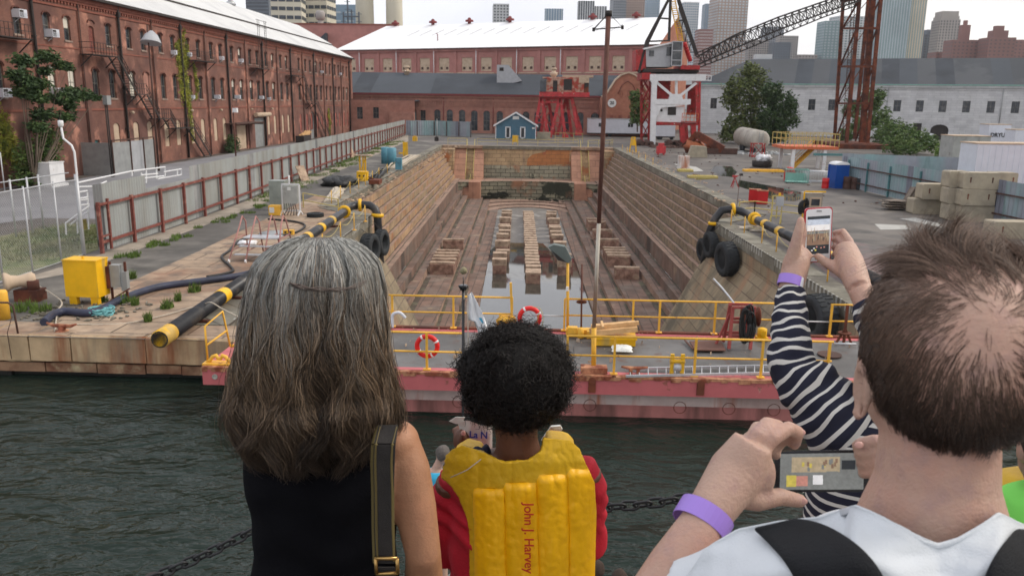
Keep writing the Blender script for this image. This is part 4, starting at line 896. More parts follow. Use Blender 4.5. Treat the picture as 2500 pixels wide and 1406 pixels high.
for px, top in ((848, 0), (858, 24), (876, 30), (838, 30)):
    p = D(px, top, 470); q = MB(); q.bar((p.x, 470, 20), (p.x, 470, p.z), .7)
    if px == 858: q.bx(p.x-4, p.x+4, 469, 471, p.z-4, p.z-3.4)
    for k in range(3): q.bx(p.x-1.5, p.x+1.5, 469.5, 470.5, p.z-4*k-1.2, p.z-4*k-1)
    tag(q.build('steel_mast', 'w_dark', None, (p.x, 470, 0)), {848: 'tall dark steel mast in front of the left chimney stack', 858: 'dark steel mast with a wide cross platform', 876: 'short dark vent mast closest to the chimney stack', 838: 'short dark vent mast left of the tall mast'}[px], 'mast')
p = D(775, 40, 299); q = MB(); q.tube([(p.x, 303, 30), (p.x, 303, p.z-1)], 1.0, 10); q.lathe((p.x, 303, p.z-1), [(1, 0), (1.6, .3), (1.7, 2.3), (1.2, 3.2)], 10); tag(q.build('exhaust_stack', ['w_stone'], None, (p.x, 303, 30)), 'stubby exhaust stack with fat cap on the brick block roof', 'exhaust stack')
def leaf_mesh(cl, n, ls, seed=1, flat=.5):
    """n leaf quads scattered through clumps cl = [(centre, (rx,ry,rz))...]; shells denser than cores"""
    rs = np.random.RandomState(seed); vol = np.array([r[0]*r[1]*r[2] for _, r in cl])**.66; cnt = np.maximum(6, (n*vol/vol.sum()).astype(int)); P = []
    for (c, r), k in zip(cl, cnt):
        d = rs.normal(size=(k, 3)); d /= np.linalg.norm(d, axis=1)[:, None]; rad = rs.uniform(.25, 1.0, k)**.5
        wob = 1+.25*np.sin(d[:, 0]*7+seed)+.2*np.sin(d[:, 2]*9+d[:, 1]*5)
        P.append(np.array(c)[None]+d*rad[:, None]*np.array(r)[None]*wob[:, None])
    P = np.concatenate(P); k = len(P); a = rs.normal(size=(k, 3)); a[:, 2] *= flat; a /= np.linalg.norm(a, axis=1)[:, None]
    b_ = np.cross(a, rs.normal(size=(k, 3))); b_ /= np.linalg.norm(b_, axis=1)[:, None]; s = ls*rs.uniform(.5, 1.3, k)[:, None]
    v = np.stack([P-a*s, P+b_*s*.42, P+a*s, P-b_*s*.42], 1).reshape(-1, 3)
    return v, k
def leaves(name, cl, n, ls, mt, parent=None, seed=1, loc=None):
    v, k = leaf_mesh(cl, n, ls, seed); o0 = np.array(parent.location if parent else (loc or (0, 0, 0)))
    me = bpy.data.meshes.new(name); me.vertices.add(len(v)); me.vertices.foreach_set('co', (v-o0).ravel()); me.loops.add(4*k); me.loops.foreach_set('vertex_index', np.arange(4*k)); me.polygons.add(k); me.polygons.foreach_set('loop_start', np.arange(0, 4*k, 4)); me.update(calc_edges=True)
    me.materials.append(MATS[mt]); o = bpy.data.objects.new(name, me); sc.collection.objects.link(o); o.location = (0, 0, 0) if parent else tuple(o0)
    if parent: o.parent = parent; KIDS.setdefault(parent.name, []).append(o)
    return o
def tree(base, cl, n, ls, mt, label, tr=.18, name='tree', cat='tree', seed=1, group=None):
    base = V(base); t = thing(name, label, cat, base, 0, group); q = MB(); random.seed(seed)
    for c, r in cl:
        c = V(c); m1 = base.lerp(c, .5)+V((rnd(-.4, .4), rnd(-.3, .3), .2)); q.tube([base+V((0, 0, -.2)), base.lerp(m1, .5)+V((rnd(-.1, .1), 0, .1)), m1, c], [tr, tr*.7, tr*.45, tr*.15], 6)
    q.build('trunk', 'bark', t); leaves('crown', cl, n, ls, mt, t, seed); return t
def pc(px, py, y, r, ry=None): c = D(px, py, y); return (tuple(c), (r, ry or r, r*.8))
tree(D(1840, 352, 165), [pc(1800,215,164,2.8),pc(1840,190,165,2.6),pc(1812,262,164,3.),pc(1860,235,165,2.7),pc(1795,305,163,2.6),pc(1850,300,164,2.6),pc(1775,330,163,1.8),pc(1830,172,165,1.8),pc(1778,240,165,1.7),pc(1838,330,163,2.)], 9000, .34, 'leaf_olive', 'tall olive green plane tree behind the tank trailer, in front of the granite building', .35, seed=3)
tree(D(1895, 345, 160), [pc(1885,225,160,2.4),pc(1905,255,160,2.9),pc(1880,290,159,2.9),pc(1925,290,160,2.3),pc(1900,325,159,2.4),pc(1932,255,160,1.4),pc(1862,335,158,1.5)], 8000, .3, 'leaf_dark', 'dense dark green tree joined to the right of the olive tree', .3, seed=4)
tree(D(2110, 345, 178), [pc(2080,270,178,2.2),pc(2130,245,178,2.6),pc(2148,290,176,2.6),pc(2100,310,176,2.6),pc(2065,330,172,1.8),pc(2150,232,178,1.3),pc(2160,330,168,2.4)], 6500, .34, 'leaf', 'green tree growing up through the foot of the rusty lattice tower', .25, seed=5)
tree(D(1556, 320, 176), [pc(1552,235,176,1.5),pc(1560,262,176,1.9),pc(1555,290,176,1.6)], 2200, .3, 'leaf', 'small green tree between the round gable and the white crane', .15, seed=6)
tag(leaves('shrub_thicket', [pc(2185,320,140,2.3),pc(2215,335,138,2.4),pc(2245,345,134,2.2),pc(2190,355,130,1.9),pc(2270,352,132,1.5),pc(2225,362,126,1.6)], 7000, .24, 'leaf', None, 7, tuple(D(2215, 350, 136))), 'thicket of green shrubs behind the teal sheet fence', 'shrub')
tag(leaves('shrub', [pc(2322,362,100,1.4),pc(2340,372,99,1.1),pc(2305,372,99,.9)], 2600, .2, 'leaf_bright', None, 8, tuple(D(2322, 380, 100))), 'rounded bright green shrub beside the grey container', 'shrub')
tag(leaves('weed_clump', [pc(2385,395,72,.9),pc(2400,402,70,.9),pc(2365,400,72,.6),pc(2415,410,68,.7)], 1800, .16, 'leaf', None, 9, tuple(D(2390, 410, 71))), 'tall weeds between the teal fence and the white container', 'plant')
# left: ailanthus against the wall, ivy
T0 = V((-40.2, 64, 0)); cl = []
for px, py, r in ((55,150,.75),(45,185,.8),(70,210,.85),(95,205,.8),(115,140,.8),(112,175,.5),(150,160,.6),(165,165,.45),(60,225,.75),(95,240,.7),(105,280,.8),(90,310,.7),(155,240,.9),(185,230,.9),(215,235,.6),(235,240,.4),(160,285,.7),(170,262,.5)): p = XP(px, py, -39.4); cl.append((tuple(p), (r*1.1, r*1.35, r*.62)))
tree(tuple(T0), cl, 8500, .19, 'leaf_dark', 'tree of heaven with flat leafy sprays climbing the brick wall at the left edge', .09, seed=11)
cl = [(tuple(XP(px, py, -40.6)), (.8, 1.1, 1.)) for px, py in ((60,375),(75,400),(60,430),(90,440),(100,370),(125,385),(115,410),(80,455),(130,340),(110,340))]
tag(leaves('wall_shrub', cl, 4500, .17, 'leaf', None, 12, (-40.6, 65, 1.5)), 'bushy green undergrowth at the foot of the brick wall behind the white box', 'shrub')
def ivy(pts, n, label, seed, mt='ivy'):
    cl = [(tuple(XP(px, py, LX+.12)), (.12, r*1.25, r*1.7)) for px, py, r in pts]
    tag(leaves('ivy', cl, n, .13, mt, None, seed, tuple(cl[len(cl)//2][0])), label, 'climbing plant')
ivy([(5,300,.7),(15,330,.9),(25,355,.8),(35,385,.6),(8,370,.7)], 1900, 'yellow green ivy patch low on the brick wall at the left edge', 13)
ivy([(450,78,.25),(448,95,.3),(440,115,.7),(448,135,.7),(440,155,.8),(450,170,.8),(444,190,1.),(453,205,.9),(449,225,1.),(460,240,.8),(463,262,.5),(465,285,.5),(468,310,.5),(470,335,.45),(431,112,.3),(456,120,.5),(458,150,.6),(434,140,.4),(476,175,.4),(481,205,.45),(473,160,.25),(478,190,.3),(483,220,.3),(479,235,.3)], 5200, 'long yellow green creeper hanging from eaves to ground on the brick wall', 14)
ivy([(803,280,.8),(806,300,.7),(805,320,.6)], 900, 'small green creeper at the far end of the brick wall', 15)
cl = [(tuple(XP(px, py, -41.4)), (.7, .9, .8)) for px, py in ((565,345),(572,355),(562,362))]; tag(leaves('shrub', cl, 1500, .17, 'leaf_dark', None, 16, (-41.4, 112, 1)), 'dark shrub by the cream door of the brick building', 'shrub')
# grass and weeds along the left lane (nobody could count it)
def tufts(name, spots, n, h, mt, label, seed=2):
    rs = random.Random(seed); q = MB()
    for (x, y, r) in spots:
        for _ in range(n):
            a = rs.uniform(0, 6.28); d_ = r*rs.random()**.5; px, py = x+math.cos(a)*d_, y+math.sin(a)*d_*1.4; hh = h*rs.uniform(.4, 1.1)*(1-.5*d_/r); b_ = rs.uniform(0, 6.28); w = .018+.02*h
            lx, ly = rs.uniform(-.4, .4)*hh, rs.uniform(-.4, .4)*hh
            q.poly([(px-math.cos(b_)*w, py-math.sin(b_)*w, 0), (px+math.cos(b_)*w, py+math.sin(b_)*w, 0), (px+lx, py+ly, hh)])
    return tag(q.build(name, mt), label, None, None, 'stuff')
sp = []
rs = random.Random(9)
for i in range(130): y = 58+rs.random()**1.3*90; sp.append((-21.4-.0625*(y-57)+.6+rs.uniform(0, 1.8), y, rs.uniform(.3, .9)))
for i in range(30): y = 36+rs.random()*20; sp.append((-18.9+rs.uniform(-.5, .5), y, .25))
tufts('grass', sp, 55, .32, 'grass', 'green weeds along the foot of the corrugated fence')
sp = [(-24.5+rs.uniform(-2.6, 2.2), 38+rs.uniform(-4, 7), 1.1) for i in range(70)]
mat('grass_dry', (.2, .2, .10), rough=.9, var=.4, vs_=2, c2=(.1, .14, .04), s2=.6)
tufts('grass', sp, 70, .3, 'grass_dry', 'rough grass patch behind the chain link fence', 5)
sheet('grass_ground', [(-21.0, 31), (-21.3, 45), (-27, 46), (-30, 33)], 'grass_dry', .012)
sp = [tuple(G(px, py)[:2])+(r,) for px, py, r in ((475,712,.22),(408,752,.2),(300,740,.2),(330,745,.12),(325,680,.12),(362,785,.1),(60,755,.4),(100,760,.3),(435,735,.1),(250,738,.15))]
tufts('grass', sp, 130, .5, 'grass', 'weed tufts in the joints of the stone quay', 6)
def fence_line(t, P, h, pitch=.26, dep=.045, mt='corrugated', z0=.05, name='sheet_panel', jag=.05, n=1):
    """corrugated sheets along polyline P, one part per run"""
    q = MB(); acc_ = 0; k = 0
    for a, b_ in zip(P, P[1:]):
        a, b_ = V(a), V(b_); d = b_-a; Ln = d.length; d.normalize(); nr = V((-d.y, d.x, 0)); s = 0
        while s < Ln:
            e = min(s+pitch/2, Ln); pa = a+d*s+nr*(dep if k % 2 else 0); pb = a+d*e+nr*(0 if k % 2 else dep); sh = int((acc_+s)/.9); hh = h+jag*(mnoise.noise(V((sh*1.7, 3, 0)))); hh = 2.5 if mt == 'corrugated' and 42.3 < pa.y < 48.3 else hh
            q.poly([(pa.x, pa.y, z0), (pb.x, pb.y, z0), (pb.x, pb.y, hh), (pa.x, pa.y, hh)], 0 if (sh*7 % 13) else (1 if n > 1 else 0)); s = e; k += 1
        acc_ += Ln
    return q.build(name, [mt, mt+'_b' if n > 1 else mt], t)
mat('corrugated_b', (.16, .165, .17), rough=.6, var=.15, c2=(.4, .4, .4), s2=.5, streak=1)
mat('corrugated_teal_b', (.2, .21, .25), rough=.6, var=.15)
t = thing('corrugated_fence', 'long grey corrugated sheet fence with rusty red posts and rails, left of the dock', 'fence', (-21, 37, 0))
def fx(y): return -20.5-.004*(y-37) if y < 46 else (-20.6-.05*(y-46) if y < 57 else -21.15-.0625*(y-57))
fence_line(t, [(fx(y)-.09, y, 0) for y in (37.1, 46, 57, 110, 166, 174)], 3.2, n=2)
y = 37.15; k = 0
while y < 172:
    q = MB(); q.box((fx(y)+.06, y, 1.2), (.14, .16, 2.4)); q.build('post', 'fence_post_red', t); y += 3.2
q = MB()
for zz in (2.25, .5):
    for a_, b_ in zip((37.1, 46, 57, 110), (46, 57, 110, 172)): q.bar((fx(a_)+.03, a_, zz), (fx(b_)+.03, b_, zz), .12, .12)
q.build('rail', 'fence_post_red', t)
q = MB(); q.box((fx(38)+.12, 37.9, 1.3), (.1, .12, 2.4)); q.box((fx(38)+.12, 37.5, 2.3), (.06, .8, .1)); q.box((fx(38)+.12, 37.5, .8), (.06, .8, .08)); q.build('gate_frame', 'fence_post_red', t)
t = thing('sheet_fence', 'pale teal sheet metal fence across the far end beside the blue hut', 'fence', (-20, 173, 0))
fence_line(t, [(-28.3, 174, 0), (-22.6, 176, 0), (-14.3, 170.6, 0)], 3.1, .5, .05, 'corrugated_teal', n=2)
for x, y in ((-26, 174.7), (-22.6, 175.9), (-19.8, 174.1), (-17, 172.3), (-14.4, 170.6)): q = MB(); q.box((x, y-.12, 1.5), (.15, .15, 3)); q.build('post', 'iron_brown', t)
t = thing('sheet_fence', 'long teal and grey sheet fence running along the yard behind the blue toilet', 'fence', (29, 60, 0))
fence_line(t, [(28.0, 77.5, 0), (28.9, 62, 0), (30.0, 47, 0), (33.5, 26, 0)], 2.75, .45, .05, 'corrugated_teal', n=2)
for y in (76, 72.2, 68.2, 63.4, 59, 54.5, 50, 45, 40, 35): x = 28+.065*(77.5-y) if y > 47 else 30+(47-y)*.167; q = MB(); q.box((x-.13, y, 1.25), (.12, .14, 2.5)); q.build('post', 'teal_paint', t)
q = MB(); 
for zz in (1.9, .6): q.bar((27.9, 77.5, zz), (28.8, 62, zz), .09); q.bar((28.8, 62, zz), (29.9, 47, zz), .09); q.bar((29.9, 47, zz), (33.4, 26, zz), .09)
q.build('rail', 'iron_brown', t)
t = thing('sheet_fence', 'second teal sheet fence behind the first, seen only by its toothed top', 'fence', (34, 79, 0)); fence_line(t, [(28.4, 79, 0), (40.5, 74, 0), (41.5, 60, 0)], 2.9, .5, .06, 'corrugated_teal')
# chain link fence
t = thing('chain_link_fence', 'tall chain link fence with galvanised posts at the left edge', 'fence', (-20.9, 30, 0))
q = MB(); y0_, y1_, hh = 22., 36.4, 3.5; L_ = y1_-y0_; s = -hh
while s < L_:
    for sg in (1, -1):
        a0, z_0, a1, z_1 = s, .05, s+hh, hh
        if sg < 0: a0, a1 = s+hh, s
        # clip to the panel
        def cl_(a, z, b_, w):
            if a < 0: z = z+(w-z)*(0-a)/(b_-a); a = 0
            if a > L_: z = z+(w-z)*(L_-a)/(b_-a); a = L_
            return a, z
        if max(a0, a1) <= 0 or min(a0, a1) >= L_: continue
        p = cl_(a0, z_0, a1, z_1); p2 = cl_(a1, z_1, a0, z_0); q.tube([(-20.9, y0_+p[0], p[1]), (-20.9, y0_+p2[0], p2[1])], .0045, 3, cap=False, sm=False)
    s += .13
q.build('wire_mesh', 'chainlink', t)
for y in (22.5, 26.5, 30.6, 32.5, 34.6): q = MB(); q.tube([(-20.9, y, 0), (-20.9, y, 3.6)], .035, 6); q.build('post', 'steel_galv', t)
q = MB(); q.tube([(-20.9, 36.4, 0), (-20.9, 36.4, 3.75)], .09, 8); q.build('post', 'steel_galv', t)
q = MB(); q.tube([(-20.9, 22, 3.5), (-20.9, 36.4, 3.5)], .03, 6); q.tube([(-20.9, 22, .1), (-20.9, 36.4, .1)], .02, 6); q.build('rail', 'steel_galv', t)
t = thing('chain_link_fence', 'second chain link fence beyond the rough grass at the left edge', 'fence', (-27, 42, 0))
for px, py in ((40,580),(80,571),(107,560),(12,470)): p = G(px, py); q = MB(); q.tube([p, p+V((0, 0, 3))], .05, 6); q.build('post', 'steel_galv', t)
q = MB(); p = G(0, 590); p2 = G(180, 545); q.tube([p+V((0, 0, 2.9)), p2+V((0, 0, 2.9))], .03, 5); q.build('rail', 'steel_galv', t)
# white handrails of the ramp behind the fence
t = thing('ramp_railing', 'white tubular ramp and stair railing standing behind the corrugated fence', 'railing', (-22, 45, 0))
def rail(pts, x, r=.035): return [XP(a, b_, x) for a, b_ in pts]
q = MB(); X_ = -22.2
for pts in ([(187,447),(322,418),(403,408),(403,430)], [(187,457),(235,455),(260,443)], [(345,422),(345,450)], [(357,416),(357,447)], [(345,428),(385,424)], [(345,436),(400,430)], [(382,415),(382,437)], [(400,420),(443,413),(443,427),(385,437)], [(433,415),(433,430)], [(322,418),(322,430)],
            [(190,470),(213,466)], [(192,485),(214,482)], [(187,447),(190,490),(215,487)], [(190,502),(217,499)], [(217,503),(160,545),(162,573)], [(213,518),(172,548)], [(188,535),(190,570)], [(213,470),(217,560)]): q.tube(rail(pts, X_), .04, 5, sm=False)
q.build('rails', 'white_clean', t)
q = MB(); p = XP(206, 548, X_); q.box(p, (.03, .35, .5)); q.build('notice', 'yellow_dull', t)
# masts and lamps
q = MB(); B_ = V((-21.2, 37, 0)); q.tube([B_, B_+V((0, 0, 4.7)), B_+V((-.1, 0, 5.0)), B_+V((-.45, 0, 5.3)), B_+V((-.5, 0, 5.9))], .05, 8); t = thing('lamp_post', 'white crooked lamp post rising behind the near end of the corrugated fence', 'lamp post', B_); q.build('post', 'white_clean', t)
q = MB(); q.lathe(B_+V((-.5, 0, 5.8)), [(.06, 0), (.12, .07), (.12, .27), (.1, .3)], 10); q.build('lamp_head', 'white_clean', t)
t = thing('camera_mast', 'thin rusty mast with white camera head on a tripod foot behind the fence', 'mast', (-21.5, 58, 0)); B_ = XP(577, 400, -21.7); q = MB(); q.tube([B_, V((B_.x, B_.y, 6.7))], .05, 6)
for dy in (-.6, .6): q.bar(B_+V((.1, dy, -.8)), B_+V((0, 0, .6)), .05)
q.build('pole', 'rust_pole', t); q = MB(); q.box((B_.x+.15, B_.y, 6.35), (.3, .3, .3)); q.build('camera_head', 'white_clean', t)
t = thing('flood_lamp', 'wall side lamp pole with a big hooded grey shade before the brick building', 'lamp post', (-38, 88, 0)); B_ = G(386, 398); B_ = V((-38, XP(386, 392, -38).y, 0)); q = MB(); zt = XP(362, 62, -38).z; q.tube([B_, V((B_.x, B_.y, zt))], [.11, .07], 8); q.build('pole', 'iron_brown', t)
c_ = XP(356, 92, -38); q = MB(); q.lathe((c_.x+.2, B_.y+.1, c_.z-.5), [(1.0, 0), (.95, .1), (.6, .8), (.15, 1.2)], 12, (0, .25, 1)); q.build('shade', 'grey_cab', t)
t = thing('utility_post', 'double steel post with a grey meter box by the brick wall', 'post', (-39, 78, 0)); q = MB(); p = XP(258, 245, -39)
for dy in (-.15, .15): q.tube([(-39, p.y+dy, 0), (-39, p.y+dy, p.z)], .06, 6)
q.build('pole', 'iron_dark', t); q = MB(); q.box((-38.9, p.y, p.z), (.4, .7, .8)); q.build('meter_box', 'grey_metal', t)
q = MB(); p = G(120, 455); q.box((p.x, p.y, .95), (1.6, 2., 1.9)); q.box((p.x, p.y, .05), (1.9, 2.4, .3)); q.box((p.x, p.y, 1.92), (1.7, 2.1, .08)); tag(q.build('utility_box', 'white_paint', None, tuple(p)), 'plain off white utility box under the wall shrub', 'utility box')
t = thing('sheet_enclosure', 'rusty framed grey sheet enclosure standing against the brick building', 'shed', (-40, 82, 0)); q = MB()
pp = [XP(a, 400, -39.6) for a in (275, 320, 352, 378)]
for i in range(3): q.box(((-39.6), (pp[i].y+pp[i+1].y)/2, 1.5), (.1, pp[i+1].y-pp[i].y-.1, 3.0), m=i % 2)
q.bx(-42.4, -39.6, pp[0].y-.05, pp[0].y, 0, 3); q.build('sheet_panel', ['grey_metal', 'grey_cab'], t); q = MB()
for p in pp: q.bar((-39.5, p.y, 0), (-39.5, p.y, 3.2), .1)
q.bar((-39.5, pp[0].y, 3.2), (-39.5, pp[-1].y, 3.2), .12); q.build('frame', 'iron_brown', t)
q = MB(); p = XP(740, 340, -40.5)
q.bx(-41.2, -39.8, p.y-2, p.y+2.5, 0, 1.1); tag(q.build('skip_bin', 'iron_dark', None, (-40.5, p.y, 0)), 'dark waste skip by the far part of the brick building', 'skip')
q = MB(); random.seed(2)
for k in range(9): q.bar((-41+rnd(0, 1), p.y-2+rnd(0, 3), 1.1+rnd(0, .3)), (-40.8+rnd(0, 1), p.y+rnd(-1, 3), 1.2+rnd(0, .8)), .1, .25)
tag(q.build('scrap_wood', 'timber', None, (-40.5, p.y, 1.1)), 'scrap wood boards piled on the dark skip', 'wood pile')
t = thing('blue_hut', 'small blue gabled hut with white trim at the head of the dock', 'hut', (-5, 164, 0)); x0, x1, yh = -8.9, -1.05, 164.
q = MB(); q.poly([(x0, yh, 0), (x1, yh, 0), (x1, yh, 2.75), ((x0+x1)/2, yh, 5.05), (x0, yh, 2.75)]); q.bx(x0, x0+.02, yh, yh+8, 0, 2.75); q.bx(x1-.02, x1, yh, yh+8, 0, 2.75); q.build('wall', 'hut_blue', t)
q = MB(); m_ = (x0+x1)/2
for sg in (-1, 1): e_ = m_+sg*4.35; q.prism([(m_, yh-.35, 5.2), (e_, yh-.35, 2.62), (e_, yh-.35, 2.5), (m_, yh-.35, 5.06)], V((0, 8.7, 0)))
q.build('roof', 'slate', t); q = MB()
for sg in (-1, 1): e_ = m_+sg*4.4; q.prism([(m_, yh-.45, 5.32), (e_, yh-.45, 2.7), (e_, yh-.45, 2.38), (m_, yh-.45, 5.0)], V((0, .09, 0)))
for x in (x0, x1): q.bx(x-.07, x+.07, yh-.04, yh+.05, 0, 2.6)
q.build('trim', 'white_clean', t)
for px in (1240, 1276):
    c_ = D(px, 328, yh); q = MB(); q.box((c_.x, yh-.02, 1.3), (.62, .04, 1.9)); w = q.build('window', 'window_glass', t); q = MB()
    for sx_ in (-1, 1): q.bx(c_.x+sx_*.42-.11, c_.x+sx_*.42+.11, yh-.07, yh-.01, .2, 2.35)
    q.bx(c_.x-.53, c_.x+.53, yh-.07, yh-.01, 2.25, 2.42); q.bx(c_.x-.53, c_.x+.53, yh-.07, yh-.01, .2, .36); q.build('frame', 'white_clean', w)
q = MB(); q.box((m_, yh-.03, 4.15), (1.25, .04, .62)); q.build('name_board', 'sign_white', t); q = MB(); q.box((x1-.45, yh-.06, 2.2), (.55, .04, .3)); q.build('notice', 'sign_white', t)
# yellow cabinet and railings at the dock head
c_ = G(1258, 353); t = thing('yellow_cabinet', 'small yellow box on legs at the centre of the dock head before the blue hut', 'cabinet', c_); q = MB(); q.box(c_+V((0, 0, .95)), (1.05, .5, 1.15)); q.build('box', 'yellow_clean', t); q = MB()
for sx_ in (-.42, .42): q.box(c_+V((sx_, 0, .18)), (.12, .3, .38))
q.build('leg', 'yellow_clean', t)
def yrail(pts, label, step=2.4, h=1.05, mt='yellow_dull', r=.035, feet=True, name='guard_railing'):
    t = thing(name, label, 'railing', pts[0]); q = MB()
    for zz in (h, h*.52): q.tube([V(p)+V((0, 0, zz)) for p in pts], r, 5, sm=False)
    q.build('rails', mt, t)
    for a, b_ in zip(pts, pts[1:]):
        a, b_ = V(a), V(b_); n_ = max(1, round((b_-a).length/step))
        for i in range(n_+1): p = a.lerp(b_, i/n_); q = MB(); q.bar(p, p+V((0, 0, h)), r*1.8); q.build('post', mt, t)
    return t
yrail([A(-13.5, 140.5), A(-10.3, 140.5)], 'yellow guard railing at the head of the dock, left of the left stairs')
yrail([A(-8.5, 140.5), A(8.6, 140.5)], 'long yellow guard railing across the head of the dock between the two stairs', 3.4)
yrail([A(10.2, 140.5), A(13.9, 141.5), A(15, 146)], 'yellow guard railing at the head of the dock, right of the right stairs')
def cabin(name, label, cat, x0, x1, y, z0, z1, dep, mt, rz=0, wins=(), doors=()):
    t = thing(name, label, cat, ((x0+x1)/2, y, 0), rz); w = (x1-x0)/2; q = MB(); q.bx(-w, w, 0, dep, z0, z1); x = -w+1.1
    while x < w: q.bx(x, x+.04, -.02, .01, z0, z1-.05); x += 1.2
    q.build('body', mt, t, root=False); q = MB(); q.bx(-w-.08, w+.08, -.08, dep+.08, z1, z1+.12); q.build('roof', 'grey_metal', t, root=False)
    for a in wins: q = MB(); q.box((a, -.03, z0+1.75), (1.1, .05, .8)); wn_ = q.build('window', 'window_glass', t, root=False); q = MB(); q.box((a, -.06, z0+1.75), (.06, .04, .8)); q.build('mullion', 'white_clean', wn_, root=False)
    for a in doors: q = MB(); q.box((a, -.04, z0+1.15), (.9, .05, 2.0)); q.build('door', 'white_clean', t, root=False)
    if z0 > .3:
        for a in (-w*.6, -w*.4, w*.7): q = MB(); q.lathe((a, .4, .42), [(.42, -.12), (.42, .12)], 12, (0, 1, 0)); q.build('wheel', 'rubber', t, root=False)
        q = MB(); q.bx(-w, w, .1, dep-.1, z0-.25, z0); q.build('chassis', 'iron_dark', t, root=False)
    return t
cabin('office_trailer', 'long white office trailer parked behind the tall steel pole', 'trailer', 10.2, 26.6, 183, .8, 3.8, 3, 'trailer_white', 0, (-5.3, 1.1), (5.6,))
q = D(1640, 300, 172); cabin('site_cabin', 'short white cabin seen through the legs of the white crane', 'cabin', q.x-3.3, q.x+.8, 172, .7, 3.6, 3, 'trailer_white')
t = thing('gantry_crane', 'derelict red lattice gantry crane with rusty peeling cab and no boom', 'crane', (4, 178, 0)); F1, F2 = 175.5, 180.5
def pm(mb, y, segs, w, h=None):
    for s in segs:
        for a, b_ in zip(s, s[1:]): mb.bar(D(*a, y), D(*b_, y), w, h)
q = MB()
for yy, dx in ((F1, 0), (F2, 16)):
    q = MB(); pm(q, yy, [[(1320+dx,238),(1304+dx,328)], [(1322+dx,240),(1338+dx,330)], [(1366+dx,240),(1345+dx,330)], [(1368+dx,240),(1380+dx,335)], [(1396,240),(1412+dx/2,325)]], .62)
    pm(q, yy, [[(1316+dx,240),(1400,240)], [(1318+dx,250),(1372,250)]], .4)
    pm(q, yy, [[(1312+dx,275),(1334+dx,325)], [(1328+dx,270),(1306+dx,300)], [(1352+dx,300),(1378+dx,330)], [(1356+dx,270),(1372,300)], [(1322,250),(1330,240),(1338,250),(1346,240),(1354,250),(1362,240)], [(1304+dx,300),(1330+dx,300)], [(1354+dx,300),(1372+dx,300)], [(1398,262),(1406,312)], [(1385,270),(1404,300)]], .2); q.build('portal_frame', 'crane_rusty_red', t)
for a in ((1304,328),(1340,330),(1380,335),(1412,325)):
    for yy in (F1, F2): q = MB(); q.box(D(*a, yy), (1.3, .8, 1.0)); q.build('bogie', 'crane_rusty_red', t)
q = MB(); a0, a1 = D(1336, 200, 176).x, D(1425, 200, 176).x
q.bx(a0, a1, 174.5, 180, 8.75, 12.1, 0); q.prism([(a0, 174.5, 8.75), (a0-1.3, 174.5, 8.75), (a0, 174.5, 11.9)], V((0, 5, 0)), 0); q.bx(a0-1.6, a1+1.2, 174.3, 180.2, 8.35, 9.3, 1); q.bx(a0-1, a1+.4, 175, 179, 12.0, 12.3, 0)
q.bx(a1, a1+1.0, 174.6, 180, 8.8, 12.1, 2); q.bx(a0+1.2, a0+2.1, 174.42, 174.5, 8.9, 11.6, 3); q.bx(a0+3.4, a0+5.1, 174.42, 174.5, 9.7, 11.9, 3); q.bx(a1+.2, a1+.8, 174.52, 174.6, 10.4, 11.7, 3); q.bx(a0-1.5, a0-.2, 174.2, 176, 9.3, 11.7, 4)
q.bx(a0+3.2, a0+9.5, 175, 179, 12.3, 12.75, 5); q.bx(a0+6.5, a0+8.6, 174.4, 174.5, 11.2, 12.6, 5)
q.build('cab', ['cab_rusty', 'crane_rusty_red', 'rust', 'iron_dark', 'window_glass', 'cream'], t)
c_ = D(1352, 183, 177); q = MB(); q.lathe((c_.x, 177, 12.0), [(.5, 0), (.5, .5), (.75, .7), (.75, 1.2), (.4, 1.4)], 8); q.build('vent', 'cream', t)
for px0, px1 in ((1310, 1326), (1326, 1344)): a0, a1 = D(px0, 335, 168).x, D(px1, 335, 168).x; q = MB(); q.box(((a0+a1)/2, 168, .65), (a1-a0-.05, 1.4, 1.3)); tag(q.build('concrete_block', 'concrete_block', None, ((a0+a1)/2, 168, 0)), 'grey concrete block beside the hut, ' + ('next to the hut wall' if px0 == 1310 else 'nearer the red crane'), 'block')
yrail([D(1355, 350, 152)+V((0, 0, -D(1355, 350, 152).z)), D(1422, 350, 150)+V((0, 0, -D(1422, 350, 150).z))], 'yellow railing of the platform under the red derelict crane', 1.6, 1.8)
t = thing('portal_crane', 'big white and red portal crane with grey cab, black mast frame and long lattice boom', 'crane', (24, 150, 0)); Y1, Y2 = 147., 154.
q = MB()
pm(q, Y1, [[(1586,190),(1722,190)]], 1.05, 1.1)
pm(q, Y1, [[(1597,200),(1593,353)]], .95, .9)
pm(q, Y1, [[(1603,202),(1640,233)], [(1700,203),(1662,233)], [(1651,196),(1651,236)]], .42)
pm(q, Y1, [[(1598,249),(1685,249)]], 1.15, .9)
pm(q, Y1, [[(1600,262),(1594,300)]], .9)
a_ = [D(*p, Y1-.5) for p in ((1637,230),(1664,230),(1668,244),(1633,244))]; q.prism(a_, V((0, 1, 0)))
a_ = [D(*p, Y1-.5) for p in ((1588,196),(1608,196),(1602,210),(1594,210))]; q.prism(a_, V((0, 1, 0)))
a_ = [D(*p, Y1-.5) for p in ((1602,256),(1684,256),(1614,264),(1605,285))]; q.prism(a_, V((0, .9, 0)))
q.build('portal_frame', 'white_paint', t)
